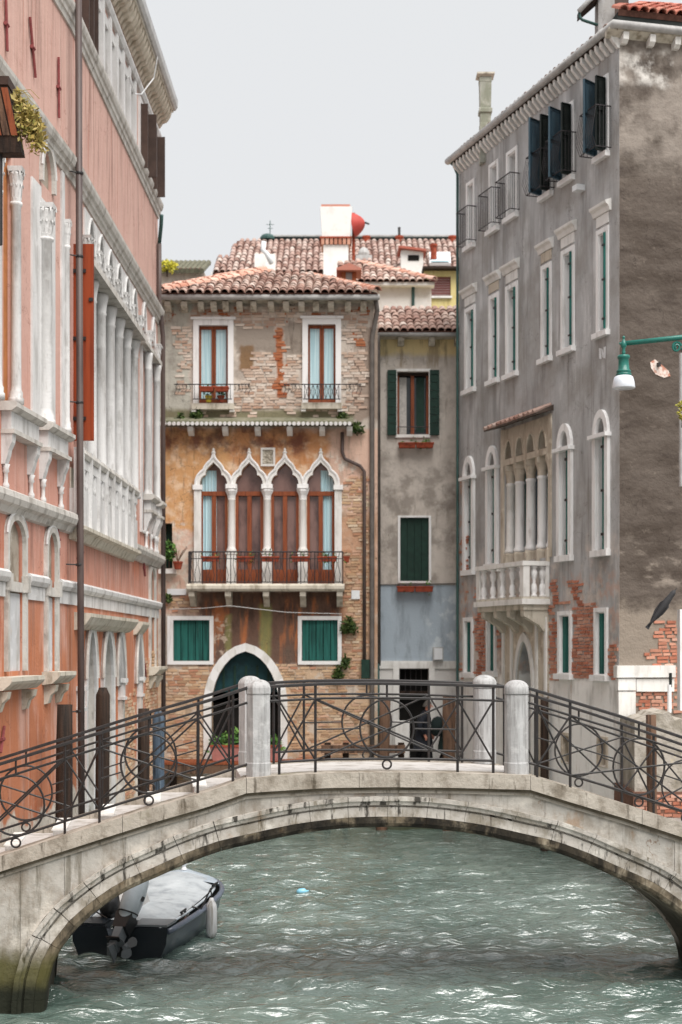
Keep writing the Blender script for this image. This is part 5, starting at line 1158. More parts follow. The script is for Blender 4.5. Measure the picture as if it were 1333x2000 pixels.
# ---- top floor loggia: white piers
q = MB(LF); q.box(sA - .02, sB + .02, 14.9, 16.3, -.6, -.56); tl = q.build('top_loggia', MAT['curtain_w'], pp)
for k in range(7):
    s = sA + (sB - sA) * k / 6; q = MB(LF); q.box(s - .09, s + .09, 14.91, 16.38, -.5, .05); q.build('pier', MAT['marble'], tl)
    if k < 6: q = MB(LF); q.box(s + .09, s + (sB - sA) / 6 - .09, 16.1, 16.37, -.4, .0); q.build('lintel', MAT['marble'], tl)
ss = [p[0] for p in w0]; q = MB(LF); q.box(min(ss), max(ss), 14.85, 16.6, -.2, -.15); wt = q.build('window', MAT['dark'], pp)
for x in (ss[0] + .02, (ss[0] + ss[1]) / 2, ss[1] - .06):
    q = MB(LF); q.box(x, x + .05, 14.9, 16.55, -.15, .14); q.build('shutter', MAT['brown_sh'], wt)
for a, b in TF:
    q = MB(LF); q.ring(rect(a - .12, b + .12, 14.7, 16.3), [rect(a, b, 14.75, 16.2)], 0, .05); w = q.build('window', MAT['marble'], pp)
    q = MB(LF); q.box(a, b, 14.75, 16.2, -.3, -.25); q.build('pane', MAT['glass'], w)
    q = MB(LF); q.box(b - .05, b, 14.78, 16.15, .0, .3); q.build('shutter', MAT['brown_sh'], w)
    q = MB(LF); q.box(a - .04, a + .02, 14.78, 16.15, .05, .2); q.build('shutter', MAT['brown_sh'], w)
    q = MB(LF)
    for k in range(9): q.ftube([(b + .02, 14.85, .05 + .03 * k), (b + .02, 15.5, .05 + .03 * k)], .006, 4)
    q.build('guard_bars', MAT['iron_thin'], w)
MAT['niche_dark'] = simple('grey_shade', '#77736f', .9, .3, 4)
# ---- piano nobile loggia
q = MB(LF); zA, zB = 11.1, 12.0
white_h = ups[:n5]
q.ring(rect(pA - .0, pB + .0, 11.1, 11.995), white_h, -.3, .03); lo = q.build('loggia', MAT['marble'], pp)
q = MB(LF); q.box(pA - .15, pB + .15, ZTR - .02, ZTR + .1, -.5, .2); q.build('transom', MAT['marble_old'], lo)
q = MB(LF); q.box(F1(270), F1(304), ZTR + .0, ZTR + .1, 0, .16); q.build('transom', MAT['marble_old'], lo)
q = MB(LF); q.box(pA, pB, ZBL, 12, -.62, -.58); q.build('loggia_back', MAT['dark'], lo)
def lcol(s, parent, t=-.06, r=.12, z0=7.6, z1=ZTR):
    p = LF.P(s, z0, t); h = z1 - z0; q = MB()
    q.lathe(p, [(r * 1.35, 0), (r * 1.35, .1), (r * 1.1, .14), (r, .2), (r * .9, h - .42), (r * 1.05, h - .4), (r * .92, h - .36), (r * 1.1, h - .2), (r * 1.3, h - .1), (r * 1.3, h - .03)], 12); o = q.build('column', MAT['marble'], parent, True)
def leafcap(p, r, h, parent, mat=None):
    q = MB(); q.lathe(p, [(r, 0), (r * 1.1, h * .1), (r * 1.05, h * .15), (r * 1.5, h * .8), (r * 1.3, h * .85)], 10)
    q.lathe(p, [(r * 1.9, h * .86), (r * 2.05, h)], 4, True)
    for k in range(10):
        a = 2 * math.pi * k / 10
        for lv, (z0_, z1_, ro) in enumerate(((.12, .5, 1.5), (.4, .85, 1.9))):
            aa = a + lv * .3; c, s_ = math.cos(aa), math.sin(aa); w = r * .3
            pts = [(c * r * 1.05, s_ * r * 1.05, h * z0_), (c * r * 1.25, s_ * r * 1.25, h * z1_ * .9), (c * r * ro, s_ * r * ro, h * z1_), (c * r * ro * 1.02, s_ * r * ro * 1.02, h * z1_ * .85)]
            L = [(p[0] + x - s_ * w * (1 - .2 * i), p[1] + y + c * w * (1 - .2 * i), p[2] + z) for i, (x, y, z) in enumerate(pts)]; Rr = [(p[0] + x + s_ * w * (1 - .2 * i), p[1] + y - c * w * (1 - .2 * i), p[2] + z) for i, (x, y, z) in enumerate(pts)]
            q.add(L + Rr, [(i, i + 1, 5 + i, 4 + i) for i in range(3)])
    return q.build('capital', mat or MAT['marble'], parent)
for k in range(n5 + 1):
    s = pA + sp5 * k; lcol(s, lo); leafcap(LF.P(s, ZTR + .1, .02), .1, .38, lo)
for k in range(n5): 
    s = pA + sp5 * k; q = MB(LF); q.box(s + .05, s + sp5 - .3, 7.2, ZTR - .35, -.34, -.28); q.build('loggia_shutter', MAT['dusk'] if k < 3 else MAT['niche_dark'], lo)  # dark panels: shade of the recess between the columns put into their colour
    a_ = ups[k][2:]; q = MB(LF); q.ftube([(x, z, .05) for x, z in a_], .03, 6); q.build('arch_moulding', MAT['marble'], lo)
for i, (a, b) in enumerate(SW):
    q = MB(LF); q.ring(rect(a - .16, b + .16, 6.95, ZTR), [rect(a, b, 7.0, ZTR - .02)], 0, .05); w = q.build('window', MAT['marble'], pp)
    q = MB(LF); q.box(a, b, 7.0, 12.0, -.4, -.34); q.build('pane', MAT['dusk'], w); lcol(b + .05, w, .06, .09, 7.75); leafcap(LF.P(b + .05, ZTR + .1, .06), .08, .36, w)
    g = ups[n5 + i][2:]; q = MB(LF); q.ftube([(s, z, .03) for s, z in g], .04, 6); q.build('arch_moulding', MAT['marble'], w)
# ---- marble balcony
T2 = .2; b0, b1 = F1(160, T2), F1(270, T2); zt_, zb_ = 7.68, 6.42
q = MB(LF); q.extrude([(0, zb_ - .22), (.1, zb_ - .22), (T2 - .02, zb_ - .1), (T2 + .06, zb_ - .06), (T2 + .06, zb_), (0, zb_)], b0 - .05, b1 + .05); bal = q.build('balcony', MAT['stone_old'], pp)
n = 8; stp = (b1 - b0) / n
for k in range(n):
    x0 = b0 + stp * k; x1 = x0 + stp
    q = MB(LF); q.box(x0 + .006, x1 - .006, zb_ + .001, zb_ + .62, -.05, T2 - .01); q.build('balcony_slab', MAT['marble'], bal)
    q = MB(LF); q.extrude([(T2 - .12, zt_ - .14), (T2 + .02, zt_ - .14), (T2 + .05, zt_ - .07), (T2 + .03, zt_), (T2 - .12, zt_)], x0 + .02, x1 - .02); q.build('handrail_block', MAT['marble_old'], bal)
    q = MB(LF); q.box(x0 + .01, x1 - .01, zt_ - .3, zt_ - .145, T2 - .1, T2 - .01); q.build('balcony_frieze', MAT['marble'], bal)
    q = MB(LF); q.box(x0 - .05, x0 + .05, zb_ + .001, zt_ + .02, T2 - .12, T2 + .04); q.build('balcony_pier', MAT['marble'], bal)
    for j in range(3):
        p = LF.P(x0 + stp * (j + .75) / 3.5 + .04, zb_ + .62, T2 - .06); h = zt_ - .3 - zb_ - .62; q = MB(); q.lathe(p, [(.04, 0), (.05, .1), (.035, .16), (.05, h * .6), (.035, h - .05), (.05, h)], 8); q.build('baluster', MAT['marble'], bal, True)
q = MB(LF); q.box(b0 + .02, b1 - .02, zb_ + .62, zt_ - .3, -.03, .02); q.build('balcony_shade', MAT['stone_old'], bal)
# projecting little balconies at the far end and at the near wing
def console_balcony(fr, s0, s1, zt, h, T, colonnette=True):
    q = MB(fr); q.extrude([(0, zt - .13), (T - .02, zt - .13), (T + .05, zt - .08), (T + .05, zt - .02), (T, zt), (0, zt)], s0 - .05, s1 + .05); o = q.build('window_ledge', MAT['marble_old'], pp)
    q = MB(fr); q.box(s0 + .03, s1 - .03, zt - h, zt - .131, 0, T - .05); q.build('ledge_block', MAT['marble'], o)
    q = MB(fr); q.box(s0, s1, zt - h - .06, zt - h, 0, T); q.build('ledge_moulding', MAT['marble_old'], o)
    for s in (s0 + .1, s1 - .1):
        zz = zt - h - .06; q = MB(fr); q.extrude([(0, zz - .42), (.05, zz - .42), (.09, zz - .3), (T * .55, zz - .22), (T - .04, zz - .12), (T - .03, zz), (0, zz)], s - .08, s + .08); q.build('ledge_bracket', MAT['marble'], o)
        if colonnette: q = MB(); p = fr.P(s, 6.62, .04); hh = zz - .42 - 6.62; q.lathe(p, [(.05, 0), (.05, .06), (.03, .1), (.03, hh - .12), (.05, hh - .1), (.04, hh - .06), (.06, hh)], 8); q.build('colonnette', MAT['marble'], o, True)
T3 = .19
console_balcony(LN, LN.s(2), LN.s(60), LN.uv(40, 790, T3)[1], .38, T3)
console_balcony(LN, LN.s(76), LN.s(118), LN.uv(108, 828, T3)[1], .38, T3)
console_balcony(LF, F1(281), F1(293), lfz(300, 966, .2), .34, .2, True)
console_balcony(LF, F1(299), F1(305), lfz(316, 978, .2), .34, .2, True)
# ---- near wing: columns with leafy capitals
def big_col(px, ycap0, ycap1, ybase, r, t):
    s = LN.s(px, t); z0 = LN.uv(px, ybase, t)[1]; z1 = LN.uv(px, ycap1, t)[1]; z2 = LN.uv(px, ycap0, t)[1]; p = LN.P(s, z0, t); h = z1 - z0
    q = MB(); q.lathe(p, [(r * 1.5, 0), (r * 1.5, .08), (r * 1.25, .1), (r * 1.3, .16), (r * 1.05, .2), (r, .26), (r * .95, h - .06), (r * 1.2, h - .04), (r * 1.2, h)], 12); o = q.build('column', MAT['marble'], pp, True)
    leafcap((p[0], p[1], z1), r * .95, z2 - z1, o); return o
big_col(32, 328, 396, 790, .075, .07); big_col(90, 400, 465, 832, .1, .08); big_col(131, 430, 480, 846, .05, .05); big_col(-6, 300, 372, 780, .075, .05)
for x0, x1, ya, yb in ((60, 78, 365, 830), (118, 124, 340, 850)):
    a, b = LN.s(x0), LN.s(x1); q = MB(LN); q.box(a, b, LN.uv(x1, yb)[1], LN.uv(x1, ya)[1], 0, .03); q.build('jamb', MAT['marble'], pp)
q = MB(LN); a, b = LN.s(76), LN.s(104); q.box(a, b, LN.uv(90, 830)[1], LN.uv(90, 400)[1], 0, .04); q.build('jamb', MAT['marble'], pp)
# console sills low on the near wing and at the far end
def sill(fr, s0, s1, zt, T, zb=None):
    q = MB(fr); q.extrude([(0, zt - .2), (T * .55, zt - .18), (T * .9, zt - .1), (T, zt - .06), (T, zt), (0, zt)], s0, s1); o = q.build('window_sill', MAT['stone_old'], pp)
    for s in (s0 + .2, s1 - .16):
        q = MB(fr); q.extrude([(0, zt - .5), (.06, zt - .48), (.1, zt - .36), (T * .6, zt - .3), (T * .68, zt - .201), (0, zt - .201)], s - .08, s + .08); q.build('sill_bracket', MAT['stone_old'], o)
sill(LN, LN.s(-16), LN.s(52), LN.uv(40, 1322, .28)[1], .28); sill(LN, LN.s(82), LN.s(116), LN.uv(110, 1313, .28)[1], .28); sill(LF, F1(289), F1(306), lfz(320, 1302, .26), .26)
# ---- ground floor of the far wing
for i, g in enumerate(gdoors):
    ss = [p[0] for p in g]; zs = [p[1] for p in g]; a, b, z0, z1 = min(ss), max(ss), min(zs), max(zs)
    q = MB(LF); q.box(a - .02, b + .02, z0, z1 - .0, -.6, -.2 if i < 2 else -.08); d_ = q.build('canal_door' if i < 2 else 'window', MAT['dark'] if i < 2 else niche, pp)
    c = (a + b) / 2; k = (b - a + .3) / (b - a); out = [(c + (p[0] - c) * k, p[1] + (.16 if p[1] > z0 + .1 else 0)) for p in g]
    q = MB(LF); q.prism([out[1]] + out[2:] + [out[0]] + [g[0]] + g[:1:-1] + [g[1]], 0, .06); q.build('door_frame', MAT['marble'], d_)
    q = MB(LF); q.ftube([(s, z, .05) for s, z in out[2:]], .035, 6); q.build('arch_moulding', MAT['marble_old'], d_)
    if i < 2: q = MB(LF); n_ = len(g); ins = [(c + (p[0] - c) * .985, p[1] - .004) for p in g]; q.add([q.P(x, z, t) for t in (-.2, .0) for x, z in ins], [(k_, (k_ + 1) % n_, n_ + (k_ + 1) % n_, n_ + k_) for k_ in range(n_)]); q.build('reveal', MAT['marble_old'], d_)
    if i < 2: q = MB(LF); q.box(a, b, .6, 3.45, -.25, -.16); q.build('door_leaf', niche, d_)
    if i == 0: q = MB(LF); q.box(a, b, .6, 2.1, -.155, -.12); q.build('pale_gate', simple('pale_blue_gate', '#b9cdd6', .6), d_)
for px, yc, wd in ((152, 1340, .1), (233, 1325, .12), (269, 1322, .1)):
    s = F1(px); zt = lfz(px, yc); q = MB(LF); q.box(s - wd, s + wd, .6, zt - .36, 0, .1); o = q.build('pilaster', MAT['marble_old'], pp); q = MB(LF); q.box(s - wd * 1.3, s + wd * 1.3, zt - .08, zt, 0, .16); q.box(s - wd * .9, s + wd * .9, zt - .36, zt - .08, 0, .11); q.box(s - wd * 1.2, s + wd * 1.2, zt - .42, zt - .36, 0, .14); q.build('capital', MAT['marble'], o)
q = MB(LF); q.extrude([(0, 4.72), (.1, 4.74), (.2, 4.82), (.28, 4.94), (.28, 5.0), (0, 5.02)], F1(145), F1(244)); q.build('door_hood', MAT['stone_old'], pp)
q = MB(LF); q.extrude([(0, 4.7), (.06, 4.72), (.14, 4.82), (.2, 4.92), (.2, 4.98), (0, 5.0)], F1(261), F1(275)); q.build('door_hood', MAT['stone_old'], pp)
ss = [p[0] for p in NB]; q = MB(LF); q.box(min(ss), max(ss), 3.95, 6.25, -.2, -.03); nn = q.build('niche', niche, pp)
q = MB(LF); q.ring(rect(min(ss) - .12, max(ss) + .12, 3.95, 6.28 - .005), [NB], 0, .05); q.build('niche_frame', MAT['marble_old'], nn)
# exposed bricks near the water
def m_low(s, z):
    p = LF.P(s, z); px = CX + p[0] / p[1] * F; w = nz(s, z, 2.5, 4) * 5 + nz(s, z, 7, 1) * 4
    if 242 < px + w < 262 and z < 3.4 + nz(s, z, 2, 1) * .6: return True
    if px + w > 283 and z < 4.3 + nz(s, z, 2, 8) * .4: return nz(s, z, 2, 6) > -.4
    return False
bricks(pp, LF, .1, Lf - .05, .8, 4.7, m_low, 'brick_tan', 300)
# drainpipes, tie rods, rust red shutter
pipe('drainpipe', LF, [(-.15, 17.4, .16), (-.15, 6.0, .2), (-.15, 1.6, .22)], .055, MAT['pipe_brown'], pp, 12)
for py in (339, 502, 788, 1105, 1392):
    z = HC + (HY - py) / F * 23.1; q = MB(LF); q.lathe(LF.P(-.15, z, .185), [(.062, 0), (.066, .02), (.062, .04)], 12); q.ftube([(-.3, z + .02, .0), (-.15, z + .02, .2)], .012, 5); q.build('pipe_clamp', MAT['iron'], pp)
pipe('drainpipe', LF, [(Lf - .25, 13.9, .07), (Lf - .25, 12.6, .07), (Lf + .02, 11.8, .12), (Lf + .06, 2.0, .13)], .055, MAT['pipe_brown'], pp, 10)
pipe('drainpipe', LF, [(Lf - .5, 14.5, .16), (Lf - .3, 14.3, .12), (Lf - .25, 13.9, .07)], .045, MAT['pipe_green'], pp, 8)
vs = F1(152); q = MB(LF); z0, z1 = 7.86, 11.12
q.box(.28, .33, z0, z1, -.02, .335); sh = q.build('shutter', MAT['red_sh'], pp); sh['label'] = 'tall rust red shutter standing open at right angles to the wall'
q = MB(LF); q.box(.272, .279, z0 + .02, z1 - .02, .30, .335); q.build('shutter_stile', MAT['red_sh'], sh)
for py, t0, t1 in ((530, .0, .21), (586, .26, .33), (662, .0, .21), (818, .0, .21)):
    z = HC + (HY - py) / F * 23.6; q = MB(LF); q.box(.255, .28, z - .03, z + .03, t0, t1); q.build('strap_hinge', MAT['iron'], sh)
def rod(fr, px0, py0, px1, py1, t=.03):
    s0, z0 = fr.uv(px0, py0, t); s1, z1 = fr.uv(px1, py1, t); q = MB(fr); q.ftube([(s0, z0, t), (s1, z1, t)], .022, 6); q.ftube([((s0 + s1) / 2 - .06, (z0 + z1) / 2, t), ((s0 + s1) / 2 + .06, (z0 + z1) / 2, t)], .03, 6); q.build('tie_rod', MAT['iron_red'], pp)
rod(LN, 59, 33, 70, 152); rod(LN, 12, -5, 15, 100); rod(LN, 115, 112, 116, 230); rod(LN, 113, 1022, 116, 1085); rod(LF, 153, 1060, 156, 1122); rod(LF, 161, 1052, 161, 1105); rod(LF, 281, 1092, 284, 1125)
rod(LN, 9, 1418, 2, 1470); rod(LF, 281, 1282, 286, 1322)
q = MB(LF); 
pts = [(.0 + 2 + k * .6, 15.9 + 2.1 * math.sin(k * .5) * .1 + (.9 if k > 6 else 0) * (k - 6) * .3, .2 + .02 * k) for k in range(12)]
q.ftube([(F1(262), 16.9, .5), (F1(264), 16.5, .4), (F1(258), 16.0, .2), (F1(250), 15.8, .14), (F1(240), 15.9, .12)], .012, 5); q.build('cable', MAT['white_paint'], pp)
# ================================================================ roofs and houses behind
def fr_at(Y): return Fr((0, Y), (1, Y))
B48 = fr_at(52.0); X48 = lambda p: B48.s(p); Z48 = lambda p: B48.uv(666, p)[1]
bh = thing('far_house', (X48(650), 54, 1.3), 'long house behind with a broad faded tile roof, its ridge lined by a dark gutter', 'house')
q = MB(B48); q.box(X48(412), X48(930), 1.2, Z48(528), -9, -.2); q.build('wall', MAT['render_white'], bh)
an = R(30); rl = (54 - 52); 
O = Vector((X48(404), 51.8, Z48(534))); u_ = Vector((0, math.cos(an), math.sin(an)))
# height so that the ridge meets the photo's ridge line
def up_len(zedge, Y0, py, an):
    # length L along slope such that the point projects to py
    lo, hi = 0, 12
    for _ in range(40):
        m = (lo + hi) / 2; y = HY - (zedge + m * math.sin(an) - HC) / (Y0 + m * math.cos(an)) * F
        if y > py: lo = m
        else: hi = m
    return lo
L = up_len(O.z, O.y, 471, an); wd = (930 - 404) / F * 52.5
tile_roof(bh, O, (1, 0, 0), u_, [(.25, 0), (wd, 0), (wd, L), (.85, L), (.75, L * .45), (.25, L * .42)], 'tile_far', .225, .42, 300)
rp = O + u_ * L
q = MB(); q.tube([(X48(508), rp.y, rp.z + .1), (X48(930), rp.y + .05, rp.z + .12)], .09, 8); q.build('ridge_gutter', MAT['black_sh'], bh, True)
q = MB(); q.box(X48(508), X48(930), rp.z + .16, rp.z + .24, rp.y - .02, rp.y + .1); q.build('ridge_flashing', MAT['pipe_zinc'], bh)
for px in (716, 780, 884):
    p = (at(px, 468, rp.y)); q = MB(); q.lathe((p[0], p[1] - .1, p[2] - .35), [(.14, 0), (.14, .35), (.17, .38), (.17, .45)], 8); ck = q.build('chimney_pot', MAT['terracotta'], bh)
    if px == 780: q = MB(); q.lathe((p[0], p[1] - .1, p[2] + .1), [(.05, 0), (.05, .32), (.07, .34), (.02, .36)], 8); q.build('flue', MAT['iron'], ck)
# skylight and dormer chimney on it
def on_roof(px, py):
    lo, hi = 0, L
    for _ in range(40):
        m = (lo + hi) / 2; y = HY - (O.z + m * math.sin(an) - HC) / (O.y + m * math.cos(an)) * F
        if y > py: lo = m
        else: hi = m
    Y = O.y + lo * math.cos(an); return Vector(((px - CX) / F * Y, Y, O.z + lo * math.sin(an)))
p0 = on_roof(839, 527); p1 = on_roof(839, 505); w_ = (880 - 839) / F * 52.6; nn = Vector((0, -math.sin(an), math.cos(an)))
q = MB(); c4 = [p0 + nn * .15, p0 + Vector((w_, 0, 0)) + nn * .15, p1 + Vector((w_, 0, 0)) + nn * .15, p1 + nn * .15]; q.hull(c4, [p + nn * .1 for p in c4]); sk = q.build('skylight', MAT['white_paint'], bh)
q = MB(); k4 = [p0 + Vector((.06, 0, .05)) + nn * .252, p0 + Vector((w_ - .06, 0, .05)) + nn * .252, p1 + Vector((w_ - .06, 0, -.05)) + nn * .252, p1 + Vector((.06, 0, -.05)) + nn * .252]; q.hull(k4, [p + nn * .01 for p in k4]); q.build('pane', MAT['curtain'], sk)
p = on_roof(807, 540); q = MB(); q.box(p.x - .45, p.x + .35, p.z - .3, p.z + .68, p.y - .4, p.y + .4); dm = q.build('roof_dormer', MAT['render_white'], bh)
q = MB(); q.box(p.x - .2, p.x + .2, p.z + .3, p.z + .5, p.y - .42, p.y - .38); q.build('dormer_opening', MAT['dark'], dm)
q = MB(); q.hull([(p.x - .55, p.y - .6, p.z + .72), (p.x + .45, p.y - .6, p.z + .6), (p.x + .45, p.y + .6, p.z + .6), (p.x - .55, p.y + .6, p.z + .72)], [(p.x - .55, p.y - .6, p.z + .8), (p.x + .45, p.y - .6, p.z + .68), (p.x + .45, p.y + .6, p.z + .68), (p.x - .55, p.y + .6, p.z + .8)]); q.build('dormer_roof', MAT['tile_red'], dm)
q = MB(); p = on_roof(848, 520); q.lathe((p.x - .02, p.y - .2, p.z - .1), [(.12, 0), (.11, .75), (.14, .78), (.14, .85)], 8); q.build('chimney_pot', MAT['terracotta'], bh)
p = on_roof(519, 524); q = MB(); q.box(p.x - .38, p.x + .38, p.z - .5, p.z + .42, p.y - .4, p.y + .4); vb = q.build('vent_box', MAT['render_white'], bh)
q = MB(); q.tube([at(516, 472, 51.2), at(514, 488, 51.2), at(522, 496, 51.2), at(531, 515, 51.2)], .09, 8); q.build('vent_pipe', MAT['white_paint'], vb, True)
p = on_roof(711, 505); q = MB(); q.box(p.x - .3, p.x + .3, p.z - .3, p.z + .05, p.y - .3, p.y + .3); q.lathe((p.x, p.y - .1, p.z + .05), [(.2, 0), (.22, .1), (.2, .2), (.12, .3), (.03, .34)], 12); q.build('domed_vent', MAT['pipe_zinc'], bh)
q = MB(); p = Vector(at(523, 466, rp.y)); q.lathe((p.x, p.y, p.z - .05), [(.3, 0), (.3, .08), (.22, .18), (.06, .24)], 12); q.tube([p + Vector((.1, 0, .15)), p + Vector((.1, 0, .7))], .018, 5); q.tube([p + Vector((-.05, 0, .55)), p + Vector((.25, 0, .55))], .012, 5); q.tube([p + Vector((.0, 0, .4)), p + Vector((.2, 0, .4))], .012, 5); q.build('roof_ventilator', MAT['pipe_green'], bh)
# tall white chimney
B44 = fr_at(45.0); X44 = lambda p: B44.s(p); Z44 = lambda p: B44.uv(666, p)[1]
wc = thing('white_chimney', (X44(657), 45.3, Z44(560)), 'tall whitewashed chimney with a tiled cap and brick collar, standing against the sky', 'chimney')
q = MB(B44); q.box(X44(632), X44(681), Z44(570), Z44(478), -.8, 0); q.build('shaft', MAT['render_white'], wc)
q = MB(B44); q.hull([B44.P(X44(630), Z44(464), -.85), B44.P(X44(684), Z44(464), -.85), B44.P(X44(684), Z44(464), .05), B44.P(X44(630), Z44(464), .05)], [B44.P(X44(626), Z44(405), -.9), B44.P(X44(688), Z44(405), -.9), B44.P(X44(688), Z44(405), .1), B44.P(X44(626), Z44(405), .1)]); q.build('flared_head', MAT['render_white'], wc)
q = MB(B44); q.box(X44(628), X44(684), Z44(406), Z44(400), -.85, .05); q.build('cap', MAT['tile_red'], wc)
for k in range(7):
    x = X44(628 + k * 8.4); q = MB(B44); q.box(x, x + .1, Z44(478), Z44(465), -.86, .07); q.build('collar_brick', MAT['brick_red'], wc)
q = MB(B44); q.box(X44(625), X44(687), Z44(466), Z44(463), -.88, .09); q.build('collar', MAT['terracotta'], wc)
# satellite dish
ds = thing('satellite_dish', at(692, 540, 45.6), 'red satellite dish seen half from the side on a pale pole beside the white chimney', 'dish')
q = MB(); q.tube([at(691, 545, 45.6), at(691, 416, 45.6)], .05, 8); q.build('pole', MAT['terracotta'], ds)
c = Vector(at(692, 439, 45.45)); ax = Vector((.92, -.25, .12)).normalized(); e1 = ax.orthogonal().normalized(); e2_ = ax.cross(e1); vs = []; fs = []; rr = .385
for i in range(6):
    r = rr * i / 5
    for k in range(20): vs.append(c + (e1 * math.cos(k * math.pi / 10) + e2_ * math.sin(k * math.pi / 10)) * r * 1.0 + ax * (.36 - .36 * (r / rr) ** 2))
for i in range(5):
    for k in range(20): fs.append((i * 20 + k, i * 20 + (k + 1) % 20, i * 20 + 20 + (k + 1) % 20, i * 20 + 20 + k))
q = MB(); q.add(vs, fs); q.build('reflector', simple('dish_red', '#b2473f', .6, .15), ds, True)
q = MB(); q.tube([c + ax * .36, c + ax * .5 + Vector((0, 0, -.08))], .03, 6); q.build('feed_arm', MAT['iron'], ds)
# white house with the small hipped roof, gabled chimney pots
B41 = fr_at(41.5); X41 = lambda p: B41.s(p); Z41 = lambda p: B41.uv(666, p)[1]
wh = thing('white_house', (X41(770), 42, 1.3), 'low white house with a small hipped tile roof behind the narrow house', 'house')
q = MB(B41); q.box(X41(690), X41(843), 1.2, Z41(561), -3, 0); q.build('wall', MAT['render_white'], wh)
q = MB(B41); q.box(X41(686), X41(848), Z41(562), Z41(556), -.1, .3); q.build('eaves', MAT['stone'], wh)
q = MB(B41); q.ftube([(X41(807), Z41(600), .05), (X41(807), Z41(562), .05)], .045, 6); q.build('drainpipe', MAT['pipe_green'], wh)
L2_ = up_len(Z41(556), 41.2, 517, R(27)); wd2 = (847 - 660) / F * 41.5
tile_roof(wh, (X41(660), 41.2, Z41(556)), (1, 0, 0), (0, math.cos(R(27)), math.sin(R(27))), [(0, 0), (wd2, 0), (wd2 * .62, L2_ * .72), (wd2 * .25, L2_), (0, L2_)], 'tile', .19, .36, 300)
ridge(wh, Vector((X41(847), 41.2, Z41(555))), Vector((X41(660) + wd2 * .25, 41.2 + L2_ * .89, Z41(556) + L2_ * .454)), 'tile_pink', 9)
def pot_chimney(px, Y, y0, y1, y2, w, name, label):
    B = fr_at(Y); s = B.s(px); z0, z1, z2 = B.uv(px, y0)[1], B.uv(px, y1)[1], B.uv(px, y2)[1]
    t_ = thing(name, (s, Y, z0), label, 'chimney', 'gabled chimneys on the roofs behind')
    for sg in (-1, 1): q = MB(B); q.box(s + sg * w * .55 - w * .22, s + sg * w * .55 + w * .22, z0, z1, -.5, 0); q.build('brick_pier', MAT['brick_orange'], t_)
    q = MB(B); q.box(s - w * .33, s + w * .33, z0, z1, -.45, -.06); q.build('panel', MAT['pipe_zinc'], t_)
    q = MB(B); q.prism([(s - w * 1.3, z1), (s + w * 1.3, z1), (s + w * 1.3, z1 + .06), (s, z2), (s - w * 1.3, z1 + .06)], -.75, .2); q.build('gable_roof', MAT['tile_red'], t_)
pot_chimney(682, 40.2, 562, 531, 517, .27, 'gabled_chimney', 'larger gabled brick chimney with a grey panel beside the hipped roof')
pot_chimney(650, 40.4, 562, 552, 541, .16, 'gabled_chimney', 'smaller gabled chimney half hidden behind the tiles')
# yellow house
B49 = fr_at(49.0); X49 = lambda p: B49.s(p); Z49 = lambda p: B49.uv(666, p)[1]
yh = thing('yellow_house', (X49(870), 49, 1.3), 'yellow rendered house with one closed maroon shutter', 'house')
q = MB(B49); q.ring(rect(X49(829), X49(960), 1.2, Z49(529)), [rect(X49(842), X49(881), Z49(579), Z49(540))], -.4, 0); q.build('wall', MAT['render_yellow'], yh)
q = MB(B49); q.box(X49(825), X49(960), Z49(529), Z49(525), -.4, .35); q.build('eaves', MAT['wood_dark'], yh)
for k in range(8):
    za = Z49(579); zb = Z49(540); q = MB(B49); q.box(X49(842), X49(881), za + (zb - za) * k / 8 + .008, za + (zb - za) * (k + 1) / 8 - .008, -.1, -.06); q.build('shutter_slat', simple('maroon_shutter', '#7d4a48', .7) if k == 0 else bpy.data.materials['maroon_shutter'], yh)
q = MB(B49); q.box(X49(840), X49(883), Z49(583), Z49(579), -.1, .1); q.build('sill', MAT['stone'], yh)
# mossy roof at the far left with a yellow shrub
B46 = fr_at(47.0); X46 = lambda p: B46.s(p); Z46 = lambda p: B46.uv(666, p)[1]
MAT['moss_tile'] = simple('mossy_tile', '#6f6d5c', .9, .4, 6)
mh = thing('mossy_house', (X46(350), 47, 1.3), 'house at the left behind with a low mossy grey tile roof', 'house')
q = MB(B46); q.box(X46(280), X46(400), 1.2, Z46(532), -4, 0); q.build('wall', MAT['gothic'], mh)
q = MB(B46); q.extrude([(.3, Z46(533)), (.3, Z46(529)), (-3, Z46(529) + 1.1), (-3, Z46(529) + 1.0)], X46(280), X46(396)); q.build('roof_deck', MAT['tile_under'], mh)
for k in range(11):
    p = at(300 + k * 9.4, 529, 46.7); q = MB(); q.tube([p, (p[0], p[1] + 2.5, p[2] + .95)], .095, 7); q.build('roof_tile', MAT['moss_tile'], mh)
sh = thing('roof_shrub', at(327, 531, 45.6), 'yellow green shrub growing on the roof edge beside the pink palace', 'shrub')
q = MB(); leaves(q, at(326, 521, 45.6), (.32, .25, .16), 260, .12); q.build('foliage', Mat('leaf_yellow', .6).paint('#9a9a2c', [dict(c='#c4b83c', n=(12, .4, .6))]), sh)
q = MB(); q.tube([at(327, 540, 45.6), at(327, 522, 45.6)], .03, 5); q.build('stem', MAT['wood_dark'], sh)
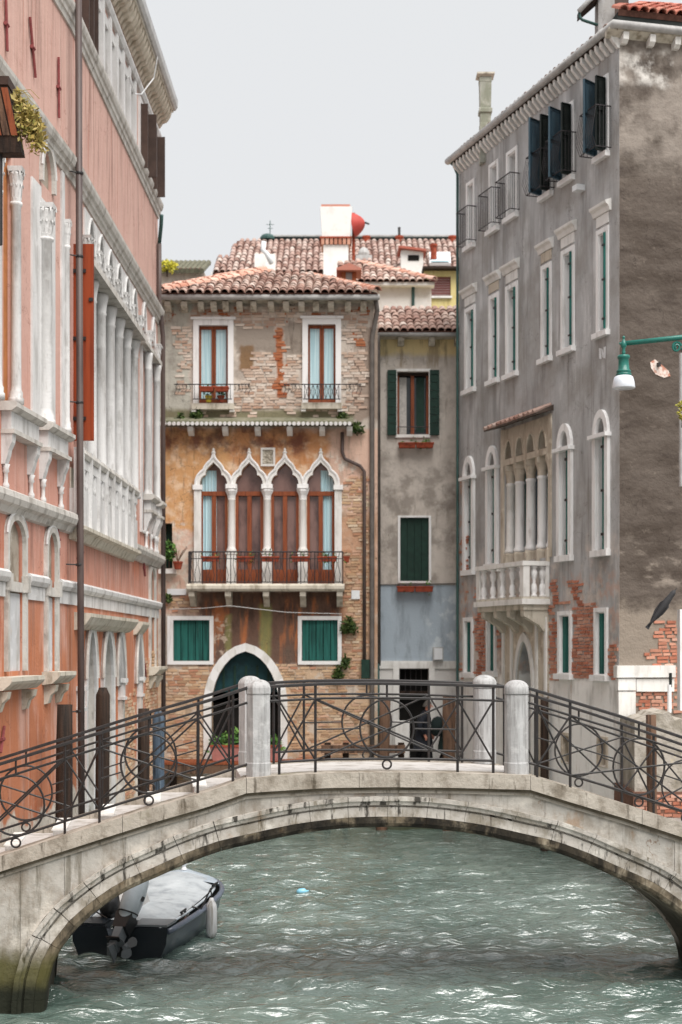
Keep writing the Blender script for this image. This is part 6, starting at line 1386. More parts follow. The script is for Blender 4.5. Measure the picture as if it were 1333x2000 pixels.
# ================================================================ moored boat
DK = lambda n, c, r=.35, s=.5: simple(n, c, r, .2, 3, s, .03)
MAT['hull'] = DK('hull_dark', '#20262c'); MAT['hull_side'] = DK('hull_grey', '#59626c'); MAT['rub'] = DK('rub_rail', '#5f6876', .3)
MAT['cover'] = Mat('boat_cover', .7).paint('#a6acb0', [dict(c='#888e93', n=(3, .42, .68)), dict(c='#b9bec1', n=(2, .5, .7), op=.6)], bump=.5, bsc=6, bump2=.5, b2sc=2.5)
MAT['silver'] = DK('motor_silver', '#b9c2c9', .25); MAT['black_pl'] = DK('black_plastic', '#1c1e20', .4); MAT['grey_pl'] = DK('grey_plastic', '#73787c', .4)
bs = Vector((-3.17, 20.35, 0)); bow = Vector((-2.62, 24.0, 0)); bu = (bow - bs).normalized(); bv = Vector((bu.y, -bu.x, 0)); BL = (bow - bs).length
boat = thing('motor_boat', bs + bu * 1.8, 'dark grey motor boat with a pale cover, blunt bow and tilted outboard', 'boat')
def bp(u, v, z): p = bs + bu * (u * BL) + bv * v; return Vector((p.x, p.y, z))
def half_w(u): return .71 + .16 * math.sin(min(u, .62) / .62 * math.pi / 2) if u < .62 else .87 * max(0, 1 - ((u - .62) / .385) ** 2.3) ** .55
def gun(u): return .40 + .2 * u ** 1.5
US = [0, .08, .18, .3, .42, .54, .64, .72, .79, .85, .9, .94, .97, .99, 1.0]
v = []; f = []
for u in US:
    w = half_w(u); g = gun(u)
    v += [bp(u, -w, g), bp(u, -w * .97, g * .5), bp(u * .97, -w * .82, -.02), bp(u * .95, 0, -.22), bp(u * .97, w * .82, -.02), bp(u, w * .97, g * .5), bp(u, w, g)]
for i in range(len(US) - 1): f += [(i * 7 + k, i * 7 + k + 1, i * 7 + 8 + k, i * 7 + 7 + k) for k in range(6)]
f.append(tuple(range(7)))
q = MB(); q.add(v, f); q.build('hull', MAT['hull_side'], boat, True)
q = MB(); q.hull([bp(-.004, -.71, .43), bp(-.004, -.69, .2), bp(-.006, -.58, -.05), bp(-.006, .58, -.05), bp(-.004, .69, .2), bp(-.004, .71, .43), bp(-.004, .2, .43), bp(-.004, .16, .30), bp(-.004, -.16, .30), bp(-.004, -.2, .43)], [bp(.012, a, z) for a, z in ((-.71, .43), (-.69, .2), (-.58, -.05), (.58, -.05), (.69, .2), (.71, .43), (.2, .43), (.16, .30), (-.16, .30), (-.2, .43))]); q.build('transom', MAT['hull'], boat)
for sg in (-1, 1):
    q = MB(); q.tube([bp(u, sg * (half_w(u) + .015), gun(u) - .02) for u in US], .045, 8); q.build('rub_rail', MAT['rub'], boat, True)
    q = MB(); q.tube([bp(u, sg * (half_w(u) - .11), gun(u) + .02) for u in US[:10]], .022, 6); q.build('toe_rail', MAT['silver'], boat, True)
    q = MB(); q.hull([bp(.0, sg * .22, .44), bp(.0, sg * .7, .44), bp(.1, sg * .74, .45), bp(.1, sg * .22, .45)], [bp(.0, sg * .22, .47), bp(.0, sg * .7, .47), bp(.1, sg * .74, .49), bp(.1, sg * .22, .49)]); q.build('stern_seat', MAT['hull'] if sg < 0 else MAT['grey_pl'], boat)
# deck rim and stretched cover
v = []; f = []
for u in US:
    w = half_w(u) - .05
    for k in range(9):
        a = -1 + k / 4; v.append(bp(max(u, .02), a * w * (.86 if .12 < u < .8 else .95), gun(u) + .02 + (.11 + .05 * math.sin(u * 9)) * (1 - a * a) * (1 if .1 < u < .86 else .35)))
for i in range(1, len(US) - 1): f += [(i * 9 + k, i * 9 + k + 1, i * 9 + 10 + k, i * 9 + 9 + k) for k in range(8)]
q = MB(); q.add(v, [tuple(x) for x in f]); q.build('boat_cover', MAT['cover'], boat, True)
v = []; f = []
for u in US[8:]:
    for k in range(7): a = -1 + k / 3; v.append(bp(u, a * (half_w(u) - .03), gun(u) + .045 + .06 * (1 - a * a)))
for i in range(len(US) - 9): f += [(i * 7 + k, i * 7 + k + 1, i * 7 + 8 + k, i * 7 + 7 + k) for k in range(6)]
q = MB(); q.add(v, f); q.build('foredeck', Mat('foredeck_blue', .35, .5).paint('#a9b4bd', [dict(c='#8795a3', n=(3, .4, .7))]), boat, True)
q = MB(); q.lathe(bp(.97, 0, .70), [(.05, 0), (.03, .05), (.055, .1), (.04, .13)], 8); q.build('bow_light', MAT['white_paint'], boat)
for u, sv in ((.22, .7), (.72, .74)):
    q = MB(); p0_, p1_ = bp(u, sv, gun(u) + .05), bp(u + .05, sv, gun(u) + .05); q.tube([p0_ - bu * .05 + Vector((0, 0, .04)), p1_ + bu * .05 + Vector((0, 0, .04))], .018, 6); q.tube([p0_, p0_ + Vector((0, 0, .04))], .015, 6); q.tube([p1_, p1_ + Vector((0, 0, .04))], .015, 6); q.build('cleat', MAT['black_pl'], boat)
q = MB(); q.lathe(bp(.12, -.28, .5), [(.14, 0), (.16, .1), (.13, .3), (.05, .34)], 10); q.build('black_bag', MAT['black_pl'], boat, True)
# steering seat, curved console
q = MB(); q.hull([bp(.1, -.25, .46), bp(.1, .15, .46), bp(.34, .1, .5), bp(.34, -.45, .5)], [bp(.13, -.2, .66), bp(.13, .1, .66), bp(.32, .05, .78), bp(.32, -.38, .78)]); q.build('console', MAT['pipe_zinc'], boat)
# outboard tilted up
om = MB(); mc = bp(-.03, .13, .56); td = (bu * .35 + bv * .22 + Vector((0, 0, .9))).normalized(); wd_ = (bv - td * bv.dot(td)).normalized(); bk = td.cross(wd_)
prof = [(-.02, .09, .11), (.06, .13, .17), (.2, .15, .21), (.42, .155, .21), (.58, .14, .19), (.68, .1, .13), (.72, .03, .05)]
v = []; f = []
for h, a, b in prof: v += [mc + td * h + wd_ * a * math.cos(k * math.pi / 7) + bk * (b * math.sin(k * math.pi / 7) + .06 * h) for k in range(14)]
for i in range(len(prof) - 1): f += [(i * 14 + k, i * 14 + (k + 1) % 14, i * 14 + 14 + (k + 1) % 14, i * 14 + 14 + k) for k in range(14)]
f += [tuple(range(14)), tuple(range(len(v) - 14, len(v)))]; om.add(v, f); ob = om.build('outboard_motor', MAT['silver'], boat, True)
lg_ = (-bu * .75 - bv * .10 + Vector((0, 0, -.62))).normalized(); 
def legbox(a, b, wa, wb, da, db, name, mt):
    p0, p1 = mc + lg_ * a, mc + lg_ * b; x = lg_.cross(Vector((0, 0, 1))).normalized(); y = lg_.cross(x)
    q = MB(); q.hull([p0 + x * wa + y * da, p0 - x * wa + y * da, p0 - x * wa - y * da, p0 + x * wa - y * da], [p1 + x * wb + y * db, p1 - x * wb + y * db, p1 - x * wb - y * db, p1 + x * wb - y * db]); return q.build(name, mt, ob)
legbox(-.05, .22, .13, .1, .13, .11, 'motor_bracket', MAT['black_pl']); legbox(.221, .52, .06, .05, .11, .09, 'motor_leg', MAT['grey_pl']); legbox(.521, .64, .03, .012, .09, .17, 'motor_skeg', MAT['grey_pl']); legbox(.44, .455, .1, .1, .16, .16, 'cavitation_plate', MAT['black_pl'])
q = MB(); q.tube([mc + td * .1 + (wd_ * .137 * math.cos(k * math.pi / 8) + bk * (.185 * math.sin(k * math.pi / 8) + .006)) for k in range(17)], .012, 5); q.build('cowl_band', MAT['black_pl'], ob)
q = MB(); q.tube([mc + td * .3 + wd_ * .15 + bk * -.04, mc + td * .36 + wd_ * .152 + bk * -.03], .03, 8); q.build('cowl_vent', MAT['black_pl'], ob)
pc = mc + lg_ * .5 + Vector((.17, -.05, .02))
q = MB()
for k in range(3):
    a = k * 2.094 + .4; r1 = bv * math.cos(a) + Vector((0, 0, 1)) * math.sin(a); r2 = -bv * math.sin(a) + Vector((0, 0, 1)) * math.cos(a)
    ring_ = [(.02, .02), (.06, .075), (.12, .085), (.165, .05), (.175, .0), (.15, -.045), (.08, -.045), (.02, -.02)]
    q.hull([pc + r1 * a_ + r2 * b_ + bu * (b_ * .5) for a_, b_ in ring_], [pc + r1 * a_ + r2 * b_ + bu * (b_ * .5 + .012) for a_, b_ in ring_])
q.build('propeller', MAT['grey_pl'], ob); q = MB(); q.tube([pc + bu * .22, pc - bu * .08], [.045, .03], 10); q.build('propeller_hub', MAT['grey_pl'], ob)
for s_ in (-.3, .32):
    q = MB(); q.tube([bp(-.012, s_ * .5, .2), bp(-.012, s_ * .5, .02)], .022, 6); q.build('trim_cylinder', MAT['grey_pl'], boat)
q = MB(); q.tube([bp(.06, -.25, .5), bp(.1, -.5, .58), bp(.14, -.62, .5)], .012, 6); q.build('fuel_hose', MAT['black_pl'], boat)
fd = thing('boat_fender', at(412, 1850, 21.6), 'long white fender hanging on a rope over the side of the motor boat', 'fender')
fp = Vector((-1.98, 21.75, .12))
q = MB(); q.lathe(fp - Vector((0, 0, .14)), [(.02, 0), (.06, .04), (.085, .1), (.085, .46), (.075, .52), (.04, .58), (.025, .62)], 12); q.build('body', Mat('fender_white', .5).paint('#b9babc', [dict(c='#6f695e', n=((16, 16, 1.2), .45, .65), op=.8)]), fd, True)
q = MB(); q.tube([fp + Vector((0, 0, .5)), fp + Vector((-.01, 0, .62)), bp(.36, .86, gun(.36) + .02), bp(.36, .72, gun(.36) + .06)], .015, 6); q.build('rope', MAT['black_pl'], fd)
bt = MB(); p = at(591, 1742, 25.6); bt.tube([(p[0] - .1, p[1], .03), (p[0] - .05, p[1], .04), (p[0] + .04, p[1], .045), (p[0] + .07, p[1], .04), (p[0] + .12, p[1] + .02, .04)], [.03, .055, .055, .025, .02], 8)
o = bt.build('plastic_bottle', Mat('blue_plastic', .25, .5).paint('#86c4dc'), None, True); setp(o, 'pale blue plastic bottle floating alone on the canal', 'bottle')
# ================================================================ mooring piles
def pile(x0, x1, ytop, Y, mat, label, lean=0.0, cone=False, zb=-1.2, group='mooring piles'):
    p = at((x0 + x1) / 2, ytop, Y); r = (x1 - x0) / 2 / F * Y; t_ = None; h = p[2] - zb
    q = MB(); n = 8; rings = []
    pts = [(p[0] - lean * (1 - i / n), Y + random.uniform(-.01, .01), zb + h * i / n) for i in range(n + 1)]
    if cone: q.tube(pts[:-1] + [(pts[-1][0], Y, pts[-1][2] - .12), pts[-1]], [r * (1 + random.uniform(-.06, .06)) for _ in range(n)] + [r, r * .55], 12)
    else: q.tube(pts, [r * (1.02 + random.uniform(-.06, .06)) for _ in range(n)] + [r * .98], 12)
    o = q.build('mooring_pile', mat, None, True); setp(o, label, 'mooring pile', group); return o
pile(112, 142, 1376, 21.3, MAT['wood_dark'], 'thick black mooring pile behind the brown drainpipe of the pink palace', .05)
pile(188, 215, 1343, 23.2, MAT['wood_dark'], 'tall black mooring pile in front of the arched canal door of the pink palace', .03, True)
pile(270, 292, 1384, 25.2, MAT['wood_dark'], 'black mooring pile beside the blue one', .0)
pile(298, 322, 1389, 25.8, MAT['wood_blue'], 'mooring pile with worn blue paint at the corner of the pink palace', -.0, True)
pile(742, 764, 1366, 34.7, MAT['wood_pile'], 'slim brown mooring pile in front of the narrow house beside the green pipe', .12)
pile(865, 890, 1359, 34.7, MAT['wood_pile'], 'brown mooring pile with a dark top between the two people on the quay', .0)
pile(1056, 1072, 1362, 31.2, MAT['wood_dark'], 'thin black mooring pile just right of the bridge post, by the grey palace', .0)
pile(1262, 1282, 1396, 25.2, MAT['wood_pile'], 'old brown mooring pile standing by the corner of the grey palace', -.05)
# ================================================================ quay of the right bank below the end wall, landing stage, timber rail
rq = MB()
def lump(pts, y0, y1, name, mat):
    q = MB(); q.hull([(x, y0 + random.uniform(-.03, .03), z) for x, z in pts], [(x, y1, z) for x, z in pts]); return q.build(name, mat)
def wx(px, Y): return (px - CX) / F * Y
def wz(py, Y): return HC + (HY - py) / F * Y
Yq = 26.4
mm = Mat('old_mortar', .95).paint('#b3aca2', [dict(c='#8c8578', n=(2.5, .4, .65)), dict(c='#c9b98c', n=(4, .62, .75), op=.6), dict(c='#6d655a', n=(8, .6, .75), op=.6)], bump=.8, bsc=9, bump2=.6, b2sc=3)
q = MB(); nx = 16; pts = []
for i in range(nx + 1):
    px = 1240 + (1420 - 1240) * i / nx; pts.append((wx(px, Yq), wz(1386 + 10 * nz(i, 1, .5) + (6 if 3 < i < 7 else 22), Yq)))
prof = [(wx(1240, Yq), wz(1560, Yq))] + pts + [(wx(1420, Yq), wz(1560, Yq))]
q.hull([(x, Yq, z) for x, z in prof], [(x + (.1), Yq + 1.9, z) for x, z in prof]); rw = q.build('quay_wall', mm, None); setp(rw, 'lumpy mortared quay wall at the foot of the end wall of the grey palace', 'wall')
FQ = Fr((0, Yq - .05), (1, Yq - .05))
bricks(rw, FQ, wx(1238, Yq), wx(1400, Yq), 0.1, wz(1548, Yq), lambda s, z: nz(s, z, 2, 3) > -.6, 'brick_red', 120, .0)
q = MB(); q.box(wx(1236, Yq), wx(1400, Yq), -1, wz(1546, Yq), Yq - .06, Yq + 1.8); q.build('brick_foot', simple('brick_mortar', '#7a5a4c', .95, .3, 8), rw)
st = MB(); st.lathe((wx(1308, 27.9), 27.9, wz(1392, 27.9)), [(.04, 0), (.045, .1), (.04, .55)], 10); o = st.build('striped_post', MAT['white_paint'], None); setp(o, 'short white post with a black top on the quay wall against red bricks', 'post'); WO[o.name] = Vector(o.location)
q = MB(); q.lathe((wx(1310, 27.9), 27.9, wz(1392, 27.9) + .5), [(.03, 0), (.032, .28)], 8); q.build('post_top', MAT['black_sh'], o)
ls = thing('landing_stage', at(440, 1500, 35.2), 'brown timber landing stage in front of the pointed water door', 'landing stage')
Yl = 34.9; z_ = wz(1489, Yl)
for k in range(9):
    q = MB(); y0 = Yl + k * .115; q.box(wx(316, Yl), wx(618, Yl), z_ - .06, z_ + random.uniform(-.006, .006), y0 + .005, y0 + .11); q.build('plank', MAT['wood_brown'], ls)
q = MB(); q.box(wx(314, Yl), wx(620, Yl), z_ - .28, z_ - .062, Yl + .02, Yl + .12); q.build('edge_beam', MAT['wood_pile'], ls)
for px in (335, 430, 525, 612): q = MB(); q.lathe((wx(px, Yl), Yl + .45, -1), [(.09, 0), (.09, z_ + .93)], 10); q.build('leg', MAT['wood_dark'], ls)
tr_ = thing('timber_rail', at(706, 1462, 34.9), 'heavy brown timber fender rail along the foot of the brick wall', 'rail')
q = MB(); q.box(wx(628, 34.9), wx(792, 34.9), wz(1471, 34.9), wz(1456, 34.9), 34.9, 35.1); q.build('beam', MAT['wood_pile'], tr_)
for px in (640, 676, 785): q = MB(); q.lathe((wx(px, 34.9), 35.2, -1), [(.08, 0), (.08, wz(1452, 34.9) + 1)], 10); q.build('post', MAT['wood_dark'], tr_)
pb = thing('planter_box', at(478, 1490, 34.9), 'long pink planter with leafy green plants in front of the water door', 'planter')
Yp = 35.2; q = MB(); q.hull([(wx(416, Yp), Yp, z_ + .01), (wx(545, Yp), Yp, z_ + .01), (wx(545, Yp), Yp + .4, z_ + .01), (wx(416, Yp), Yp + .4, z_ + .01)], [(wx(411, Yp), Yp - .03, wz(1456, Yp)), (wx(549, Yp), Yp - .03, wz(1456, Yp)), (wx(549, Yp), Yp + .43, wz(1456, Yp)), (wx(411, Yp), Yp + .43, wz(1456, Yp))]); q.build('trough', simple('pink_trough', '#b57a72', .85, .2), pb)
q = MB(); q.box(wx(409, Yp), wx(551, Yp), wz(1459, Yp), wz(1455, Yp), Yp - .05, Yp - .031); q.build('rim', MAT['terracotta'], pb)
q = MB()
for k in range(7): leaves(q, (wx(420 + k * 20, Yp), Yp + .2, wz(1446 - 5 * (k % 3), Yp)), (.16, .16, .14 + .04 * (k % 2)), 70, .13, .3)
q.build('plants', MAT['leaf'], pb)
# ================================================================ flower boxes, plants on the walls, plates
def flower_box(px0, px1, py0, py1, Y, label, nleaf=40, mat=None, lm='leaf', group='terracotta flower boxes'):
    x0, x1, z0, z1 = wx(px0, Y), wx(px1, Y), wz(py1, Y), wz(py0, Y)
    t_ = thing('flower_box', ((x0 + x1) / 2, Y, z0), label, 'flower box', group)
    q = MB(); i = .015; q.hull([(x0 + i, Y - .09, z0), (x1 - i, Y - .09, z0), (x1 - i, Y + .09, z0), (x0 + i, Y + .09, z0)], [(x0, Y - .11, z1 - .03), (x1, Y - .11, z1 - .03), (x1, Y + .11, z1 - .03), (x0, Y + .11, z1 - .03)]); q.build('trough', mat or MAT['terracotta'], t_)
    q = MB(); q.box(x0 - .012, x1 + .012, z1 - .029, z1, Y - .122, Y + .122); q.build('rim', mat or MAT['terracotta'], t_)
    q = MB()
    if nleaf:
        for k in range(max(1, int((x1 - x0) / .1))): leaves(q, (random.uniform(x0, x1), Y - .02, z1 + random.uniform(.0, .1)), (.07, .07, random.uniform(.05, .13)), nleaf // 4 + 4, .07, .2)
        q.build('plants', MAT[lm], t_)
    return t_
for a, b, n, lb in ((394, 428, 30, 'terracotta box at the first light from the left on the iron balcony'), (464, 496, 60, 'terracotta box with a tuft of green at the second light on the balcony'), (512, 545, 6, 'nearly bare terracotta box at the third light on the balcony'), (571, 605, 22, 'terracotta box left of the last column on the balcony'), (621, 658, 44, 'terracotta box with small plants at the last light on the balcony')):
    flower_box(a, b, 1087, 1097, 35.5, lb, n, group='flower boxes on the gothic balcony')
flower_box(672, 683, 1087, 1098, 35.45, 'short terracotta box hanging outside the right end of the balcony', 8, group='flower boxes on the gothic balcony')
for a, b in ((391, 418), (421, 447)): flower_box(a, b, 756, 765, 35.72, ('left' if a < 400 else 'right') + ' one of two empty red boxes on the bar of the top floor window', 0, MAT['terracotta'], group='red boxes at the top window')
for nm, px, mt, lb in (('flower_pot', 408, 'pot_yellow', 'small yellow pot with a green plant on the top floor window sill'), ('flower_pot', 432, 'terracotta', 'small red pot on the top floor window sill')):
    if mt == 'pot_yellow': MAT[mt] = simple('yellow_pot', '#c8b43a', .6)
    p = at(px, 786, 35.86); t_ = thing(nm, p, lb, 'flower pot', 'pots on the top window sill')
    q = MB(); q.lathe(p, [(.06, 0), (.085, .13), (.095, .13), (.095, .17), (.08, .17)], 10); q.build('pot', MAT[mt], t_); q = MB(); leaves(q, (p[0], p[1], p[2] + .27), (.12, .1, .13), 60, .08); q.build('plants', MAT['leaf'], t_)
flower_box(779, 812, 865, 875, 37.12, 'left terracotta box under the window with open green shutters', 26, group='boxes on the narrow house'); flower_box(813, 847, 865, 875, 37.12, 'right terracotta box under the window with open green shutters', 40, group='boxes on the narrow house')
flower_box(776, 810, 1145, 1156, 37.12, 'left terracotta box under the closed green shutter', 26, group='boxes on the narrow house'); flower_box(811, 846, 1145, 1156, 37.12, 'right terracotta box under the closed green shutter', 20, group='boxes on the narrow house')
p = at(348, 1112, 35.7); t_ = thing('potted_shrub', p, 'bare twiggy shrub in a terracotta pot at the left end of the gothic house', 'potted plant')
q = MB(); q.lathe(p, [(.08, 0), (.12, .16), (.13, .16), (.13, .2), (.11, .2)], 10); q.build('pot', MAT['terracotta'], t_)
q = MB()
for k in range(14): a = random.uniform(-.5, .5); q.tube([(p[0], p[1], p[2] + .18), (p[0] + a * .2, p[1] + random.uniform(-.08, .08), p[2] + .35), (p[0] + a * .5, p[1] + random.uniform(-.12, .12), p[2] + random.uniform(.45, .62))], .008, 4)
q.build('twigs', MAT['wood_pile'], t_)
t_ = thing('hanging_plant', at(331, 1092, 35.75), 'dark green bush on the sill of the niche by the pink palace corner', 'plant'); q = MB(); leaves(q, at(331, 1078, 35.75), (.14, .14, .24), 260, .1); q.build('foliage', MAT['leaf'], t_); q = MB(); q.tube([at(331, 1110, 35.8), at(331, 1080, 35.75)], .02, 5); q.build('stem', MAT['wood_dark'], t_)
for px, py, rx, rz, n, lb in ((683, 1219, .19, .17, 300, 'rounded wall plant beside the right green shutter'), (675, 1288, .09, .1, 110, 'small tuft on the bricks just under the rounded wall plant'), (661, 1309, .12, .13, 160, 'tuft hanging lowest on the brick wall under the right shutter'), (384, 806, .16, .1, 160, 'weeds on the little roof below the left top window'), (668, 812, .17, .09, 150, 'weeds on the little roof below the right top window'), (699, 832, .15, .11, 150, 'weeds at the right end of the little roof'), (355, 812, .14, .06, 90, 'low weeds at the left end of the little roof'), (329, 1163, .08, .06, 60, 'tiny weed under the white plate at the left')):
    t_ = thing('wall_plant', at(px, py, 35.97), lb, 'plant', 'plants rooted in the gothic house'); q = MB(); leaves(q, at(px, py, 35.88), (rx, .1, rz), n, .1, .2); q.build('foliage', MAT['leaf_dark'], t_); q = MB(); q.tube([at(px, py + 4, 36.02), at(px, py, 35.88)], .02, 5); q.build('stem', MAT['wood_dark'], t_)
for a, b, c, d, lb in ((327, 364, 1150, 1162, 'long blank white plate on the wall left of the balcony'), (687, 703, 1153, 1170, 'small square white plate right of the balcony')):
    q = MB(); q.box(wx(a, 35.95), wx(b, 35.95), wz(d, 35.95), wz(c, 35.95), 35.94, 36.005); o = q.build('wall_plate', MAT['white_paint']); setp(o, lb, 'plate', 'white plates on the gothic house')
t_ = thing('meter_box', at(855, 1290, 37.2), 'pale grey meter box on the blue-grey wall above the quay', 'meter box'); q = MB(); q.box(wx(846, 37.2), wx(866, 37.2), wz(1290, 37.2), wz(1264, 37.2), 37.12, 37.3); q.build('case', MAT['pipe_zinc'], t_); q = MB(); q.box(wx(848, 37.2), wx(864, 37.2), wz(1288, 37.2), wz(1266, 37.2), 37.1, 37.119); q.build('door', MAT['white_paint'], t_)
q = MB(); 
pts = [at(330, 1190, 35.6), at(400, 1188, 35.5), at(448, 1183, 35.4), at(560, 1196, 35.5), at(668, 1199, 35.6)]
q.tube(pts, .009, 5); o = q.build('slack_cable', MAT['pipe_zinc']); setp(o, 'thin slack cable strung under the iron balcony', 'cable')
# ================================================================ street lamp on its green arm
lt = thing('street_lamp', at(1400, 640, 21.0), 'green cast iron lamp with a white bell glass reaching in from the right', 'street lamp')
MAT['lamp_green'] = Mat('lamp_green', .35, .5).paint('#1d6b60', [dict(c='#134a42', n=(5, .45, .7))])
Ya = 21.0; lz = lambda py: wz(py, Ya)
ac = (wx(1218.5, Ya), Ya, 0); m1 = Ya / F
def lam(prof, name, mat, seg=16, smooth=True):
    q = MB(); q.lathe((ac[0], ac[1], 0), [(r * m1, lz(y)) for r, y in prof], seg); return q.build(name, mat, lt, smooth)
lam([(1, 656), (3, 658.5), (3, 660), (1.6, 662), (2.5, 664), (5, 668), (6.5, 673), (5, 678), (2.5, 681), (3.5, 683), (2.6, 685), (4, 687), (3, 690), (4, 693)], 'finial', MAT['lamp_green'])
lam([(4, 693), (11, 694), (12.5, 697), (12, 700), (10, 702), (10.5, 712), (11.5, 722), (14, 724), (14.5, 727), (13, 728.5), (15.5, 731), (15.5, 734.5)], 'lamp_hood', MAT['lamp_green'])
gl = Mat('opal_glass', .15, .5); MAT['opal'] = gl.paint('#dfe3e9', [dict(c='#c9d2dc', n=(6, .4, .7))])
lam([(15.5, 734.6), (18.5, 737), (21, 746), (22.5, 757.5), (22, 758.5), (10, 758.2)], 'bell_glass', MAT['opal'], 20)
q = MB(); q.tube([(ac[0], Ya, lz(671)), (wx(1333, Ya), Ya, lz(659)), (wx(1410, Ya), Ya, lz(652))], [.036, .04, .045], 10); q.build('arm', MAT['lamp_green'], lt, True)
q = MB(); q.tube([(ac[0], Ya, lz(671)), (wx(1209.5, Ya), Ya, lz(671))], [.03, .012], 8); q.build('arm_tip', MAT['lamp_green'], lt)
q = MB(); q.tube([(wx(1322 + 9.5 * math.cos(a) * (1 - k / 34), Ya), Ya, lz(678 - 10.5 * math.sin(a) * (1 - k / 34))) for k, a in enumerate([.2 + i * .42 for i in range(26)])], .017, 6); q.tube([(wx(1331, Ya), Ya, lz(680)), (wx(1360, Ya), Ya, lz(700)), (wx(1400, Ya), Ya, lz(735))], .022, 6); q.build('scroll', MAT['lamp_green'], lt)
q = MB(); q.tube([(wx(1405, Ya), Ya, 1.2), (wx(1405, Ya), Ya, lz(640))], [.09, .06], 10); q.build('lamp_post', MAT['lamp_green'], lt)
# ================================================================ hanging planter at the upper left, plants at the right edge, bird
hp_ = thing('hanging_planter', at(20, 305, 16.5), 'dark tapering timber planter spilling dry grass, high on the pink palace at the picture edge', 'planter')
Yh = 16.5
def quadring(px0, px1, py, dy): return [(wx(px0, Yh), Yh - dy, wz(py, Yh)), (wx(px1, Yh), Yh - dy, wz(py, Yh)), (wx(px1, Yh), Yh + dy, wz(py, Yh)), (wx(px0, Yh), Yh + dy, wz(py, Yh))]
q = MB(); q.hull(quadring(-42, 24, 178, .2), quadring(-44, 26, 163, .22)); q.build('lid', MAT['brown_sh'], hp_)
q = MB(); q.hull(quadring(-16, 46, 303, .1), quadring(-40, 22, 179, .18)); q.build('body', MAT['wood_dark'], hp_)
for k in range(4):
    a0, a1 = -37 + k * 15.5, -25 + k * 15.5; q = MB(); q.hull([(wx(a0 + 1, Yh), Yh - .2, wz(184, Yh)), (wx(a1 + 1, Yh), Yh - .2, wz(184, Yh)), (wx(a1 + 18, Yh), Yh - .135, wz(272, Yh)), (wx(a0 + 18, Yh), Yh - .135, wz(272, Yh))], [(wx(a0 + 1, Yh), Yh - .18, wz(184, Yh)), (wx(a1 + 1, Yh), Yh - .18, wz(184, Yh)), (wx(a1 + 18, Yh), Yh - .11, wz(272, Yh)), (wx(a0 + 18, Yh), Yh - .11, wz(272, Yh))]); q.build('slat', MAT['wood_brown'] if k % 2 else MAT['wood_pile'], hp_)
q = MB(); q.tube([(wx(-2, Yh), Yh, wz(478, Yh)), (wx(-2, Yh), Yh, wz(180, Yh))], .045, 8); q.build('stanchion', MAT['iron'], hp_)
q = MB(); q.tube([(wx(-2, Yh), Yh, wz(470, Yh)), (-4.95, Yh, wz(470, Yh))], .04, 8); q.build('wall_bracket', MAT['iron'], hp_)
q = MB()
for k in range(5): leaves(q, (wx(40 + k * 9, Yh), Yh - .05, wz(196 + k * 14, Yh)), (.09, .12, .1), 130, .07, .3)
leaves(q, (wx(62, Yh), Yh - .05, wz(236, Yh)), (.15, .15, .15), 420, .06, .2)
q.build('dry_leaves', MAT['leaf_dry'], hp_)
q = MB()
for k in range(46):
    x0, y0 = random.uniform(22, 48), random.uniform(180, 250); dx, dy = random.uniform(8, 42), random.uniform(5, 62)
    q.tube([(wx(x0, Yh), Yh + random.uniform(-.1, .05), wz(y0, Yh)), (wx(x0 + dx * .6, Yh), Yh - .06, wz(y0 + dy * .3 - 6, Yh)), (wx(x0 + dx, Yh), Yh - .05, wz(y0 + dy, Yh))], .004, 4)
o = q.build('dry_grass', MAT['leaf_dry'], hp_); o['kind'] = 'stuff'
rp_ = thing('trailing_plant', at(1333, 815, 22), 'yellow green trailing plant at the right edge below the lamp', 'plant'); q = MB(); leaves(q, at(1334, 806, 22), (.06, .1, .12), 120, .06); leaves(q, at(1332, 790, 22), (.05, .1, .05), 50, .06); q.build('foliage', Mat('leaf_lime', .6).paint('#8a8a34', [dict(c='#b5a84a', n=(14, .4, .6))]), rp_); q = MB(); q.tube([at(1333, 835, 22), at(1336, 790, 22)], .015, 5); q.build('stem', MAT['wood_dark'], rp_)
q = MB(); a_ = at(1339, 950, 24); q.box(a_[0] - .09, a_[0] + .08, wz(1388, 24), wz(1190, 24), 24, 24.2); o = q.build('white_pillar', MAT['stone_white']); setp(o, 'white stone pillar edge at the far right beside bare red bricks', 'pillar')
q = MB(); q.tube([at(1333, 950, 24), at(1333, 690, 24)], .055, 8); o = q.build('grey_downpipe', MAT['pipe_zinc']); setp(o, 'grey metal downpipe cut by the right edge above the white pillar', 'pipe')
# dark bird flying up past the end wall
Yb_ = 24.0; bd = thing('bird', at(1292, 1190, Yb_), 'dark bird flying steeply upwards in front of the brown end wall', 'bird')
v0 = Vector(at(1267, 1223, Yb_)); v1 = Vector(at(1319, 1153, Yb_)); dd = v1 - v0
rs = [(0, .012), (.12, .024), (.28, .036), (.45, .058), (.6, .066), (.74, .058), (.84, .046), (.9, .046), (.95, .04), (.985, .018), (1.02, .004)]
q = MB(); q.tube([v0 + dd * a for a, _ in rs], [r for _, r in rs], 10); q.build('body', simple('bird_grey', '#3a3a3c', .7, .3, 9), bd, True)
sd = Vector((dd.z, 0, -dd.x)).normalized()
for sg in (1, -1):
    q = MB(); a_ = v0 + dd * .72; L_ = [a_ + sd * sg * .03, a_ + sd * sg * .085 - dd * .12 + Vector((0, -.03, 0)), a_ + sd * sg * .08 - dd * .32, a_ + sd * sg * .025 - dd * .6, a_ + sd * sg * .02 - dd * .3]
    q.hull(L_, [p + Vector((0, .035, 0)) for p in L_]); q.build('wing', bpy.data.materials['bird_grey'], bd)
